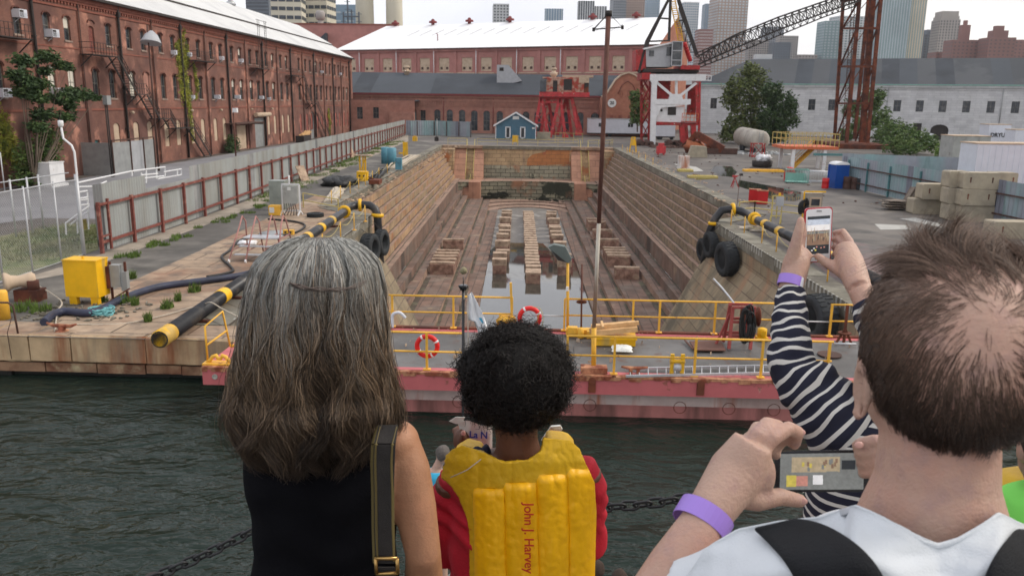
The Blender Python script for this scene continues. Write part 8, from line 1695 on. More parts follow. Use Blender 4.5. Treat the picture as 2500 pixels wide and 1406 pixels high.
# life vest: a padded slab wrapped round the back with four inflated channels
VLl = [(1060, 1083), (1165, 1083), (1185, 1106), (1215, 1125), (1250, 1138), (1290, 1148), (1600, 1152)]; VRr = [(1060, 1452), (1180, 1446), (1250, 1450), (1600, 1443)]
VT = [(1083, 1152), (1092, 1112), (1108, 1096), (1130, 1086), (1180, 1103), (1230, 1128), (1290, 1122), (1320, 1100), (1325, 1068), (1390, 1074), (1412, 1096), (1452, 1190)]; PF = ((1196, 36, 1192), (1272, 38, 1178), (1350, 35, 1158), (1419, 31, 1145))
def vest():
    q = MB(); nu, nv = 110, 150; xs = np.linspace(1083, 1452, nu+1); ys_v = np.linspace(1064, 1600, nv+1); ok = []
    for py0 in ys_v:
        for x0 in xs:
            x = min(max(x0, itp(VLl, py0)), itp(VRr, py0)); top = itp(VT, x); py = max(py0, top); s = (x-1268)/188; puff = 0
            for c0, hw_, pt in PF:
                e = (x-c0-(py-1250)*.02)/hw_
                if abs(e) < 1 and py > pt: puff = .0125*math.sqrt(1-e*e)*min(1, (py-pt)/14)
            wr = mnoise.noise(V((x*.05, py*.018, 1)))*.004+mnoise.noise(V((x*.11, py*.07, 5)))*.0018
            q.v.append(tuple(D(x, py, YC-.092*math.sqrt(max(0, 1-.93*s*s))-.006-puff+wr+.018*max(0, (1125-py)/60)))); ok.append(py0 > top-4 and itp(VLl, py0)-4 < x0 < itp(VRr, py0)+4)
    W = nu+1
    for j in range(nv):
        for i in range(nu):
            a = j*W+i
            if not (ok[a+W] and ok[a+W+1]): continue
            x, y_ = xs[i], ys_v[j]; q.face((a, a+1, a+W+1, a+W), 0 if any(abs(x-c0-(y_-1250)*.02) < hw_ and pt-4 < y_ for c0, hw_, pt in PF) else 1, True)
    o = q.build('life_vest', ['vest_yellow', 'vest_web'], ch); m = o.modifiers.new('w', 'WELD'); m.merge_threshold = .0003; m = o.modifiers.new('s', 'SOLIDIFY'); m.thickness = .012; m.offset = 0; return o
vo = vest()
b = MB(); b.prism([D(a, c, YC+.0) for a, c in ((1096,1150),(1108,1114),(1138,1096),(1174,1106),(1178,1128),(1140,1165))], V((0, .07, 0))); fuse(b, 'vest_shoulder', 'vest_web', ch, .006, 6)
b = MB(); b.prism([D(a, c, YC+.0) for a, c in ((1334,1074),(1388,1082),(1406,1104),(1396,1140),(1345,1130),(1330,1090))], V((0, .07, 0))); fuse(b, 'vest_shoulder', 'vest_web', ch, .006, 6)
b = MB(); b.tube([D(1100, 1165, YC-.075), D(1140, 1147, YC-.095), D(1175, 1120, YC-.09)], .0012, 5); b.build('whistle_cord', 'rope_pale', ch)
b = MB(); b.blob(D(1166, 1108, YC-.0), (.018, .02, .016), 2, .1, 12); b.blob(D(1186, 1104, YC-.0), (.012, .02, .018), 4, .1, 12); b.build('navy_collar', 'navy', ch)
tx = text('John J. Harvey', None, (0, 0, 0), .0285, 'ink_red' if 'ink_red' in MATS else (mat('ink_red', (.5, .03, .01), rough=.6, var=0), 'ink_red')[1], off=.0003, ext=.0012, name='vest_lettering')
pA, pB = D(1290, 1226, YC-.131), D(1291, 1400, YC-.131); me = tx.data; zs = [v_.co.x for v_ in me.vertices]; w_ = max(zs)-min(zs); s = (pB-pA).length/w_; dx_ = (pB-pA).normalized(); dr_ = dx_.cross(V((0, -1, 0))).normalized(); dr_ = dr_ if dr_.x > 0 else -dr_; mid = (pA+pB)/2
for v_ in me.vertices:
    c = v_.co; px_ = 1291+2; p = mid+dx_*(c.x*s)+dr_*(c.y*s); e = (p.x-mid.x)/.033; v_.co = p+V((0, -.0005 if c.z > 0 else .0005, 0))-ch.location
tx.rotation_euler = (0, 0, 0); tx.location = (0, 0, 0); tx.parent = vo; me.update()
# afro
q = MB(); AC = D(1259, 922, YC); q.blob(AC, (.118, .112, .114), 6, .05, 30, fr=2.5); q.build('hair_mass', 'hair_under_dark', ch)
N, M = 6800, 17; rs = np.random.RandomState(8); d_ = rs.normal(size=(N*2, 3)); d_ /= np.linalg.norm(d_, axis=1)[:, None]; d_ = d_[(d_[:, 2] > -.9)][:N]; N = len(d_); lob = 1+.05*np.sin(d_[:, 0]*6+1)*np.sin(d_[:, 2]*7)+.04*np.sin(d_[:, 1]*9+d_[:, 2]*5); root = np.array(AC)+d_*np.array([.112, .106, .108])*lob[:, None]
ax1 = np.cross(d_, rs.normal(size=(N, 3))); ax1 /= np.linalg.norm(ax1, axis=1)[:, None]; ax2 = np.cross(d_, ax1); th_ = np.linspace(0, 10.5, M); cr = rs.uniform(.0035, .0075, (N, 1)); ln = rs.uniform(.006, .023, (N, 1)); dirr = d_+.7*rs.normal(size=(N, 3))*.5; f0 = rs.uniform(0, 6.28, (N, 1))
paths = root[:, None]+dirr[:, None]*(ln*np.linspace(0, 1, M)[None])[..., None]+ax1[:, None]*(cr*np.cos(th_[None]+f0))[..., None]+ax2[:, None]*(cr*np.sin(th_[None]+f0))[..., None]
strands('hair', paths, .00065, np.ones((N, M, 3))*np.array([.0075, .005, .0042])*rs.uniform(.4, 2.2, (N, 1, 1)), ch, taper=.6)
# snack bag
t = thing('snack_bag', 'open white snack bag with blue letters held up in the left hand of the child', 'bag', D(1155, 1060, YC+.22)); q = MB(); nb = 12; yb_ = YC+.225
for s in (0, 1):
    n0 = len(q.v)
    for j in range(nb+1):
        for i in range(nb+1):
            u, v = i/nb*2-1, j/nb; x0_, x1_ = 1118+6*math.sin(v*3), 1202; py = 1032+v*72+6*math.sin(u*3)*(1-v); p = D(x0_+(x1_-x0_)*(u+1)/2, py, yb_+(1 if s else -1)*.016*math.sqrt(max(0, 1-u*u))*(1-.6*v)+.002*math.sin(u*9+v*7)); q.v.append(tuple(p))
    for j in range(nb):
        for i in range(nb): a = n0+j*(nb+1)+i; q.face((a, a+1, a+nb+2, a+nb+1), 0, True)
q.prism([D(a, c, yb_-.01) for a, c in ((1096,1028),(1112,1018),(1135,1018),(1128,1036),(1112,1034))], V((0, .002, 0))); q.prism([D(a, c, yb_+.004) for a, c in ((1124,1036),(1136,1018),(1175,1022),(1190,1036),(1170,1040))], V((0, .002, 0)), 1); q.build('bag', ['paper_bag', 'phone_dark'], t)
lt = text('La N', t, D(1168, 1062, yb_-.0215), .024, 'ink_blue', rot=(R(78), 0, R(-4)), ext=.0004, off=.0006)
q = MB(); q.prism([D(a, c, YC+.12) for a, c in ((1322,1075),(1345,1042),(1368,1040),(1373,1048),(1352,1078))], V((0, .01, 0))); tag(q.build('plastic_bag', 'bag_foil', None, D(1348, 1060, YC+.12)), 'corner of a clear crinkled bag right of the child neck', 'bag')
# ================================================================ hands
def hand(b, wrist, palm, tips, thumb, rp=(.03, .014, .038), rf=.0088, prox=None):
    """palm centre, list of finger joint chains, thumb chain; all world points"""
    b.tube([wrist, wrist.lerp(palm, .5), palm], [.025, .029, .03], 16); b.tube([palm, palm.lerp(prox if prox else tips[1][0], .9)], [.03, .024], 14)
    kn = [c[0] for c in tips]
    for k_, c in enumerate(tips): r0 = rf*(1, 1.04, 1, .86)[k_]; b.tube([palm.lerp(c[0], .35)]+c, [r0*1.25, r0*1.15]+[r0*1.0]*(len(c)-2)+[r0*.78], 10); b.blob(c[-1], r0*.8, 0, 0, 8)
    for a, c in zip(kn, kn[1:]): b.tube([palm.lerp(a.lerp(c, .5), .3), a.lerp(c, .5).lerp(palm, .12)], [.02, rf*1.1], 8)
    b.tube(thumb, [.019, .0135, .0112, .0085][:len(thumb)], 10); b.blob(thumb[-1], .0088, 0, 0, 8)
# ================================================================ the person in the striped jersey
YS = 1.62
s_ = thing('person', 'person in a navy and white striped jersey holding up a red cased phone', 'person', (D(2170, 1300, YS).x, YS, DECK))
b = MB(); WL1 = D(1928, 712, 1.80); PL1 = D(1945, 640, 1.83); hand(b, WL1, PL1, [[D(1955, 598, 1.85), D(1962, 570, 1.855), D(1960, 545, 1.86)], [D(1958, 612, 1.87), D(1975, 590, 1.885), D(1990, 585, 1.885)], [D(1960, 630, 1.87), D(1978, 614, 1.885), D(1990, 610, 1.885)], [D(1962, 648, 1.865), D(1980, 636, 1.88), D(1992, 634, 1.88)]], [D(1930, 650, 1.82), D(1942, 600, 1.815), D(1950, 565, 1.815), D(1955, 538, 1.82)], rf=.0082, prox=D(1958, 612, 1.85))
WR1 = D(2098, 705, 1.72); PR1 = D(2072, 635, 1.80); hand(b, WR1, PR1, [[D(2075, 590, 1.83), D(2058, 565, 1.86), D(2038, 568, 1.885)], [D(2062, 600, 1.84), D(2048, 582, 1.87), D(2035, 585, 1.885)], [D(2058, 612, 1.845), D(2044, 600, 1.87), D(2034, 604, 1.885)], [D(2056, 626, 1.845), D(2042, 620, 1.87), D(2034, 622, 1.88)]], [D(2070, 668, 1.77), D(2042, 655, 1.80), D(2015, 640, 1.815), D(1997, 626, 1.822)], rf=.0082, prox=D(2062, 600, 1.83))
SL1 = D(2085, 1020, YS); E1 = D(1948, 905, 1.70); b.tube([WL1, WL1.lerp(E1, .5), E1], [.024, .032, .036], 14); b.tube([E1, D(1985, 970, 1.68), D(2045, 1035, 1.65), SL1], [.036, .042, .05, .05], 14); SR1 = D(2290, 1020, YS); E2 = D(2190, 880, 1.62); b.tube([WR1, WR1.lerp(E2, .5), E2], [.024, .032, .036], 14); b.tube([E2, SR1], [.038, .045], 14)
HS = D(2200, 880, YS-.02); head(b, HS, .95); b.tube([HS, D(2195, 1010, YS)], [.05, .055], 14); loft(b, [ring(py, xl, xr, YS, dy) for py, xl, xr, dy in ((1000, 2120, 2260, .05), (1040, 2050, 2320, .08), (1150, 2000, 2360, .1), (1300, 1990, 2360, .1), (1600, 1980, 2360, .11))]); legs(b, D(2170, 1600, YS), .08, .085); fuse(b, 'body', 'skin_pale', s_, .0038, 3)
def sleeve(name, P, R_, n_per, parent, k=22, tilt=0., seed=0):
    """open striped sleeve along P with radius R_; the attribute counts stripes along its length"""
    Q, RR = [], []; 
    for i in range(len(P)-1):
        for s in range(14): f = s/14; p0, p1, p2, p3 = P[max(i-1, 0)], P[i], P[i+1], P[min(i+2, len(P)-1)]; Q.append(.5*((2*p1)+(p2-p0)*f+(2*p0-5*p1+4*p2-p3)*f*f+(3*p1-p0-3*p2+p3)*f**3)); RR.append(R_[i]+(R_[i+1]-R_[i])*f)
    Q.append(P[-1]); RR.append(R_[-1]); b = MB(); b.tube(Q, RR, k, cap=False); L_ = [0]
    for a, c in zip(Q, Q[1:]): L_.append(L_[-1]+(c-a).length)
    st = []; vv = []
    for i in range(len(Q)):
        for j in range(k):
            v = V(b.v[i*k+j]); nz = mnoise.noise(V((L_[i]*38, math.cos(6.28*j/k)*1.2, seed+math.sin(6.28*j/k)*1.2))); d = (v-Q[i]).normalized(); v = v+d*(RR[i]*.2*nz); b.v[i*k+j] = tuple(v); st.append(L_[i]/n_per+tilt*math.cos(6.28*j/k+.8)+.45*nz)
    o = b.build(name, 'jersey_striped', parent); at_ = o.data.attributes.new('stripe', 'FLOAT', 'POINT'); at_.data.foreach_set('value', st); m = o.modifiers.new('s', 'SOLIDIFY'); m.thickness = .003; m2 = o.modifiers.new('u', 'SUBSURF'); m2.levels = 1; m2.render_levels = 1; return o
P1 = [D(1931, 706, 1.80), D(1928, 760, 1.77), D(1930, 830, 1.73), D(1938, 900, 1.70), D(1988, 958, 1.67), D(2046, 1022, 1.64), D(2120, 1085, YS)]; sleeve('sleeve', P1, [.028, .036, .044, .052, .068, .085, .1], .0215, s_, tilt=.25)
sleeve('sleeve', [D(2110, 745, 1.70), D(2160, 830, 1.64), D(2210, 930, 1.62), D(2290, 1040, YS)], [.03, .045, .055, .07], .0215, s_, seed=5)
b = MB(); RG = [ring(py, xl, xr, YS, dy) for py, xl, xr, dy in ((985, 2090, 2290, .06), (1020, 2040, 2330, .09), (1060, 2010, 2360, .108), (1120, 1995, 2370, .118), (1200, 1975, 2375, .12), (1300, 1965, 2370, .12), (1420, 1960, 2370, .12), (1600, 1955, 2370, .125))]
RG2 = []; 
for (c0, a0, b0), (c1, a1, b1) in zip(RG, RG[1:]): RG2 += [(c0.lerp(c1, f/8), a0+(a1-a0)*f/8, b0+(b1-b0)*f/8) for f in range(8)]
loft(b, RG2, 40); o = b.build('jersey', 'jersey_striped', s_); st = [0.]*len(o.data.vertices)
for i, v in enumerate(o.data.vertices): zz = v.co.z; st[i] = -zz/.024+.35*abs(math.sin(v.co.x*14))+.4*mnoise.noise(v.co*9)
at_ = o.data.attributes.new('stripe', 'FLOAT', 'POINT'); at_.data.foreach_set('value', st)
q = MB(); q.blob(HS+V((0, -.01, .015)), (.085, .1, .11), 3, .05, 20); q.build('hair', 'hair_under_dark', s_)
def band(c, ax, r, h, mt, parent, ang=(0, 1), name='wristband', th=.0015):
    x, y, z = frame(ax); q = MB(); n_ = 28; P = []
    for j in range(n_+1): a = 2*math.pi*(ang[0]+(ang[1]-ang[0])*j/n_); P.append((x*math.cos(a)+y*math.sin(a))*r)
    for a, c2 in zip(P, P[1:]): q.poly([V(c)+a-z*h/2, V(c)+c2-z*h/2, V(c)+c2+z*h/2, V(c)+a+z*h/2])
    o = q.build(name, mt, parent); m = o.modifiers.new('s', 'SOLIDIFY'); m.thickness = th; return o
cb = D(1930, 688, 1.805); bd_ = thing('wristband', 'purple and white paper wristband on the raised wrist of the striped jersey wearer', 'wristband', cb); band(cb, WL1-PL1, .0275, .022, 'band_purple', bd_, (.05, .62), 'purple_band'); band(cb, WL1-PL1, .0281, .0218, 'band_white', bd_, (.6, 1.07), 'white_band'); 
# phones: a slab with its screen
def phone(name, label, cen, xa, ya, w, h, th, case, face, screen_paint, cat='phone', border=(.08, .12)):
    t = thing(name, label, cat, cen); x, y = V(xa).normalized(), V(ya).normalized(); z = x.cross(y).normalized(); P = lambda u, v, e=0: V(cen)+x*(u*w)+y*(v*h)+z*e
    def rr(sx_, sy_, e, rad=.12): return [P((.5*sx_-rad*(w and 1)*(1-math.cos(a))*.0)*0+ux, uy, e) for ux, uy in [(cx2*(.5*sx_-rad)+rad*math.cos(a), cy2*(.5*sy_-rad*w/h)+rad*w/h*math.sin(a)) for cx2, cy2, a0 in ((1,1,0),(-1,1,1.5708),(-1,-1,3.1416),(1,-1,4.7124)) for a in (a0, a0+.4, a0+.8, a0+1.2, a0+1.5708)]]
    q = MB(); q.prism(rr(1.07, 1.035, -th), z*th); q.build('case', case, t); q = MB(); q.prism(rr(1, 1, -.0005), z*.0016); fc = q.build('face', face, t)
    bx_, by_ = border; q = MB(); screen_paint(q, lambda u, v, e=.0014: P(u*(1-2*bx_), v*(1-2*by_), e)); return t, fc, q
for n_, c_ in (('sc_sky', (.50,.55,.63,1)), ('sc_cloud', (.78,.76,.74,1)), ('sc_brown', (.24,.15,.1,1)), ('sc_dark', (.03,.035,.04,1)), ('sc_grey', (.2,.21,.2,1)), ('sc_tan', (.42,.34,.22,1)), ('sc_yel', (.6,.5,.1,1)), ('sc_red', (.55,.25,.2,1)), ('sc_white', (.75,.75,.75,1))):
    mat(n_, c_[:3], rough=.3, var=.25, vs_=120, emit=(*c_[:3], .35))
SCN = ['sc_sky', 'sc_cloud', 'sc_brown', 'sc_dark', 'sc_grey', 'sc_tan', 'sc_yel', 'sc_red', 'sc_white']
def scr(q, P):
    r_ = lambda u0, u1, v0, v1, m, e=.0014: q.poly([P(u0, v0, e), P(u1, v0, e), P(u1, v1, e), P(u0, v1, e)], m)
    r_(-.5, .5, .42, .5, 3); 
    for k in range(6): r_(-.5, .5, .12+.05*k, .17+.05*k, 1 if k < 3 else 0)
    r_(-.5, .5, -.26, .12, 2); r_(-.5, .5, .04, .1, 4, .0015); r_(-.5, .5, -.5, -.26, 3); rs_ = random.Random(2)
    for k in range(26): u = rs_.uniform(-.48, .46); v = rs_.uniform(-.2, .06); r_(u, u+.02, v, v+rs_.uniform(.05, .2), rs_.choice([5, 3, 4, 5]), .0016+.00002*k)
    for k in range(7): u = rs_.uniform(-.4, .3); v = rs_.uniform(-.42, -.3); r_(u, u+.07, v, v+.035, rs_.choice([7, 6, 8, 4]), .0017+.00002*k)
C_ = D(1997, 574, 1.86); tx_ = D(2028, 572, 1.86)-D(1966, 576, 1.86); ty_ = D(1999, 510, 1.863)-D(1994, 638, 1.857)
t, fc, q = phone('smartphone', 'white smartphone in a red case held up over the pipe, its screen showing the dock', C_, tx_, ty_, tx_.length, ty_.length, .008, 'phone_red', 'phone_white', scr, border=(.06, .14)); q.build('screen', SCN, fc)
q = MB(); q.lathe(C_-ty_*.445+V((0, -.0012, 0)), [(.0058, 0), (.0058, -.0008)], 16, (0, 1, .2)); q.build('home_button', 'grey_cab', fc); q = MB(); q.box(C_+ty_*.455+V((0, -.0022, 0)), (.011, .001, .0016)); q.build('earpiece', 'phone_dark', fc)
# ================================================================ the balding man in the white shirt
YM = .93
m_ = thing('person', 'person with thinning brown hair and bald patch, white T-shirt and black backpack straps', 'person', (D(2300, 1400, YM).x, YM, DECK))
HM = D(2335, 852, YM); SK = (.1015, .113, .117)
def skull(b): 
    b.blob(HM, SK, 0, 0, 40); b.blob(HM+V((0, .05, -.075)), (.075, .075, .07), 0, 0, 24); b.blob(HM+V((0, .13, -.03)), (.016, .028, .026), 0, 0, 12); b.blob(HM+V((0, .12, -.085)), (.028, .015, .009), 0, 0, 8)
    for s in (-1, 1): b.blob(HM+V((s*.035, .105, .0)), (.015, .012, .009), 0, 0, 8)
b = MB(); skull(b)
NK = [D(2292, 1060, YM+.01), D(2285, 1170, YM), D(2275, 1290, YM-.005)]; b.tube([HM+V((0, .02, -.05))]+NK, [.08, .066, .069, .09], 24)
for s, px in ((-1, 2103), (1, 2570)): 
    e = D(px, 945, YM+.02); rg = [e+V((s*-.0+ .0, -.004+.016*math.cos(a), .033*math.sin(a)-.004)) for a in [i*.5236 for i in range(13)]]; b.tube(rg, [.0058+.0025*math.sin(a) for a in [i*.5236 for i in range(13)]], 8); b.blob(e+V((s*-.004, .006, -.004)), (.006, .014, .026), 0, 0, 12); b.blob(e+V((-s*.002, .006, -.035)), (.007, .009, .01), 0, 0, 10)
SH = [(1290, 2150, 2420, .07), (1330, 1990, 2560, .085), (1390, 1840, 2700, .1), (1480, 1800, 2740, .115), (1650, 1800, 2740, .12), (2000, 1830, 2720, .125)]
loft(b, [ring(py, xl, xr, YM-.0, dy) for py, xl, xr, dy in SH])
sh_ = D(1850, 1440, YM); elb_ = D(1600, 1500, YM+.05); wrm = D(1716, 1275, 1.06); plm = D(1800, 1150, 1.12)
b.tube([sh_, elb_], [.055, .048], 16); b.tube([elb_, elb_.lerp(wrm, .5), wrm], [.05, .043, .031], 18)
kn = [D(1885, 1068, 1.13), D(1850, 1062, 1.13), D(1820, 1075, 1.13), D(1800, 1092, 1.13)]
b.tube([wrm, wrm.lerp(plm, .5), plm, plm.lerp(kn[1], .8)], [.031, .036, .041, .03], 20); b.blob(plm+V((.012, -.002, -.006)), (.045, .02, .05), 0, 0, 16)
for c in ([kn[0], D(1925, 1045, 1.15), D(1948, 1055, 1.19), D(1940, 1085, 1.21)], [kn[1], D(1872, 1035, 1.15), D(1900, 1040, 1.2), D(1920, 1075, 1.22)], [D(1835, 1080, 1.14), D(1850, 1045, 1.17), D(1880, 1050, 1.215), D(1905, 1085, 1.23)], [D(1815, 1100, 1.14), D(1830, 1070, 1.17), D(1860, 1080, 1.215), D(1895, 1110, 1.23)]): b.tube([plm.lerp(c[0], .5)]+c, [.014, .013, .0115, .0105, .009], 12); b.blob(c[-1], .009, 0, 0, 8)
b.tube([D(1790, 1205, 1.1), D(1850, 1222, 1.11), D(1905, 1212, 1.13), D(1952, 1222, 1.15)], [.02, .016, .0135, .011], 12); b.blob(D(1952, 1222, 1.15), .0112, 0, 0, 10)
sr2 = D(2700, 1440, YM); b.tube([sr2, D(2500, 1400, YM+.18), D(2240, 1180, 1.2)], [.055, .045, .03], 16); pr2 = D(2185, 1120, 1.22); b.blob(pr2, (.035, .02, .045), 0, 0, 14)
for k in range(4): b.tube([D(2175, 1080+24*k, 1.2), D(2135-2*k, 1075+26*k, 1.195), D(2100+3*k, 1082+24*k, 1.205), D(2088+6*k, 1090+22*k, 1.225)], [.0115, .0105, .0095, .008], 10)
legs(b, V((HM.x, YM, 6.25)), .1, .1); bulk = MB(); fuse(b, 'body', 'skin_pale', m_, .0038, 5)
for p_ in (D(1950, 1219, 1.15)+V((.003, -.0095, .002)), D(1947, 1057, 1.19)+V((.002, -.008, .004)), D(2095, 1084, 1.2)+V((-.002, -.008, .002))): b = MB(); b.blob(p_, (.0075, .0028, .0058), 0, 0, 12); b.build('nail', 'nail', m_)
b = MB(); CL = [(1315, 2080, 2490, .085), (1345, 1960, 2580, .105), (1395, 1820, 2710, .118), (1480, 1770, 2760, .13), (1650, 1780, 2760, .135), (2000, 1810, 2740, .14)]
loft(b, [ring(py, xl, xr, YM-.002, dy) for py, xl, xr, dy in CL], 36); b.tube([sh_+V((.01, 0, .01)), sh_.lerp(elb_, .65)], [.068, .062], 18); b.tube([sr2, sr2.lerp(D(2500, 1400, YM+.18), .6)], [.068, .06], 16)
def wr2(co):
    for i, p in enumerate(co): co[i, 1] += .004*math.sin(p[0]*38+p[2]*20)*math.sin(p[2]*27+1); co[i, 2] += .002*math.sin(p[0]*50)
    return co
fuse(b, 'white_shirt', 'cloth_white', m_, .0075, 5, bulge=wr2)
TS = [(1660,1430),(1700,1370),(1740,1325),(1800,1290),(1900,1270),(2000,1260),(2050,1243),(2090,1231),(2160,1262),(2230,1302),(2290,1325),(2340,1310),(2400,1275),(2440,1250),(2480,1272),(2560,1300),(2860,1400)]
def ysh(x, py):
    top = itp(TS, x); a = YM-.012-.094*math.sqrt(max(0, 1-((x-2285)/215)**2)); s = min(1, abs(x-2285)/600); c = YM-.02-.128*math.sqrt(1-s*s); f = min(1, max(0, (py-top)/140)); f = f*f*(3-2*f); return a+(c-a)*f
q = MB(); nu, nv = 120, 46; xs = np.linspace(1665, 2850, nu+1)
for j in range(nv+1):
    for x in xs: top = itp(TS, x); py = top+(1720-top)*(j/nv)**1.4; w_ = .004*mnoise.noise(V((x*.012, py*.03, 2)))+.006*mnoise.noise(V((x*.006-py*.006, py*.012, 7))); q.v.append(tuple(D(x, py, ysh(x, py)-.004+w_*min(1, j/6))))
for j in range(nv):
    for i in range(nu): a = j*(nu+1)+i; q.face((a, a+1, a+nu+2, a+nu+1), 0, True)
o = q.build('shirt_back', 'cloth_white', m_); m = o.modifiers.new('s', 'SOLIDIFY'); m.thickness = .003
CQ = [(2050,1243),(2090,1231),(2125,1245),(2160,1262),(2195,1283),(2230,1302),(2260,1316),(2290,1325),(2318,1318),(2340,1310),(2370,1293),(2400,1275),(2420,1262),(2440,1250),(2462,1260)]
q = MB(); n0 = 0
for x, py in CQ:
    for k in range(5): q.v.append(tuple(D(x, py+k*4.2, ysh(x, py+k*4)-.0062-.0022*math.sin(math.pi*k/4))))
for i in range(len(CQ)-1):
    for k in range(4): a = i*5+k; q.face((a, a+1, a+6, a+5), 0, True)
o = q.build('collar', 'cloth_white', m_); m = o.modifiers.new('s', 'SOLIDIFY'); m.thickness = .004
# hair of the balding man
rs = np.random.RandomState(12); N = 62000; M = 6; d_ = rs.normal(size=(N, 3)); d_ /= np.linalg.norm(d_, axis=1)[:, None]
bp_ = (D(2420, 800, YM-.1)-HM); bp_ = np.array(bp_.normalized()); dist = np.arccos(np.clip(d_@bp_, -1, 1)); low = d_[:, 2]+.0; frontal = d_[:, 1]
keep = ((low > -.62+.55*np.clip(d_[:, 1]*1.3, -.25, 1)) & (rs.rand(N) < np.clip(((dist-.12)/1.25), .05, 1)**1.25) & (d_[:, 1] < .72)); d_ = d_[keep]; dist = dist[keep]; N = len(d_)
root = np.array(HM)+d_*np.array(SK)*.995; tang = d_-bp_*(np.sum(d_*bp_, 1)[:, None]); tang -= d_*np.sum(tang*d_, 1)[:, None]; tang /= np.linalg.norm(tang, axis=1)[:, None]+1e-6; sw = np.cross(d_, tang); L0 = (.010+.015*np.clip(dist, 0, 1.3)/1.3)*rs.uniform(.6, 1.25, N); top = np.clip((d_[:, 2]-.35)*2.2, 0, 1); L0 = L0*(1+1.2*top)
cl_id = np.floor(d_[:, 0]*9)*7+np.floor(d_[:, 2]*9); jit = np.stack([np.sin(cl_id*1.7), np.cos(cl_id*2.3), np.sin(cl_id*3.1+1)], 1)
dr = tang*.9+sw*(.35+.25*np.sin(cl_id))[:, None]+d_*(.05+.3*top+.08*rs.rand(N))[:, None]+jit*(.08+.36*top)[:, None]+rs.normal(0, .09, (N, 3)); dr[:, 2] -= .45*(1-top); s_v = np.linspace(0, 1, M)
curl = np.cross(dr, d_)*((.5*np.sin(cl_id*5))*(.3+top))[:, None]; paths = root[:, None]+(dr[:, None]*s_v[None, :, None]+curl[:, None]*(s_v[None, :, None]**2)-d_[:, None]*(.35*(s_v[None, :, None]**2)))*L0[:, None, None]
q_ = paths-np.array(HM); rr_ = np.linalg.norm(q_/np.array(SK), axis=2, keepdims=True); paths = np.array(HM)+q_*np.where(rr_ < 1.005, 1.005/rr_, 1)
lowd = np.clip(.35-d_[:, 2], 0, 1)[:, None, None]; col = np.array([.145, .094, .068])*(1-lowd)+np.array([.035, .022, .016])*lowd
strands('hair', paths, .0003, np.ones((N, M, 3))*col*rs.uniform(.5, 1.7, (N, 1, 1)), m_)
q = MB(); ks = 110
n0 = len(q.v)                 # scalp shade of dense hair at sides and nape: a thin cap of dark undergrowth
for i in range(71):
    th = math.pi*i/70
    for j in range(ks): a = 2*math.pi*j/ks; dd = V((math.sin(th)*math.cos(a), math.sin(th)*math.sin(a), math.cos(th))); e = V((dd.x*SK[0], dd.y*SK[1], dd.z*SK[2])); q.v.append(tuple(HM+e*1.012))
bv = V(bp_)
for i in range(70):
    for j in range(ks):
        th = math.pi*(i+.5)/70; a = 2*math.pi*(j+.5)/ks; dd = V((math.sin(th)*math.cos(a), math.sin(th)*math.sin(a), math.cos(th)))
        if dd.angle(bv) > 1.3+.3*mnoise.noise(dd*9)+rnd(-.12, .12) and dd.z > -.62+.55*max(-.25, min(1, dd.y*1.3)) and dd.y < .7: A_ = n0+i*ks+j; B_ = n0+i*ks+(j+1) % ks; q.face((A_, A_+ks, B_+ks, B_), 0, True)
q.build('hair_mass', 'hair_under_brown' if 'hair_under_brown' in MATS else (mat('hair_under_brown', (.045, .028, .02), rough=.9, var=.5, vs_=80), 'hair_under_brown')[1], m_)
# wristband and phone of the balding man
cb = D(1716, 1268, 1.07); t = thing('wristband', 'broad purple paper wristband on the blurred near left wrist', 'wristband', cb); band(cb, plm-elb_, .0405, .028, 'band_purple', t, (0, 1), 'paper_band', .0012)
def scr2(q, P):
    r_ = lambda u0, u1, v0, v1, m, e=.0014: q.poly([P(u0, v0, e), P(u1, v0, e), P(u1, v1, e), P(u0, v1, e)], m)
    r_(-.5, .5, -.5, .5, 4); r_(-.36, .22, -.02, .4, 5, .0016); rs_ = random.Random(6)
    for k in range(18): u = rs_.uniform(-.34, .2); v = rs_.uniform(.0, .25); r_(u, u+.03, v, v+.12, rs_.choice([2, 5, 6, 4]), .0017+.00002*k)
    r_(-.42, -.3, -.42, -.1, 6, .0018); r_(-.3, -.16, -.4, -.12, 7, .0018); r_(-.1, .02, -.36, -.1, 8, .0019); r_(.06, .2, -.3, .0, 4, .0019); r_(.24, .4, .05, .3, 3, .0019)
C_ = D(2005, 1150, 1.24); tx_ = D(2114, 1148, 1.225)-D(1897, 1150, 1.255); ty_ = D(2006, 1103, 1.25)-D(2004, 1201, 1.23)
t, fc, q = phone('smartphone', 'dark smartphone held sideways by the near hand, its screen showing a grey dock view', C_, tx_, ty_, tx_.length, ty_.length, .008, 'phone_dark', 'phone_dark', scr2, border=(.03, .05)); q.build('screen', SCN, fc)
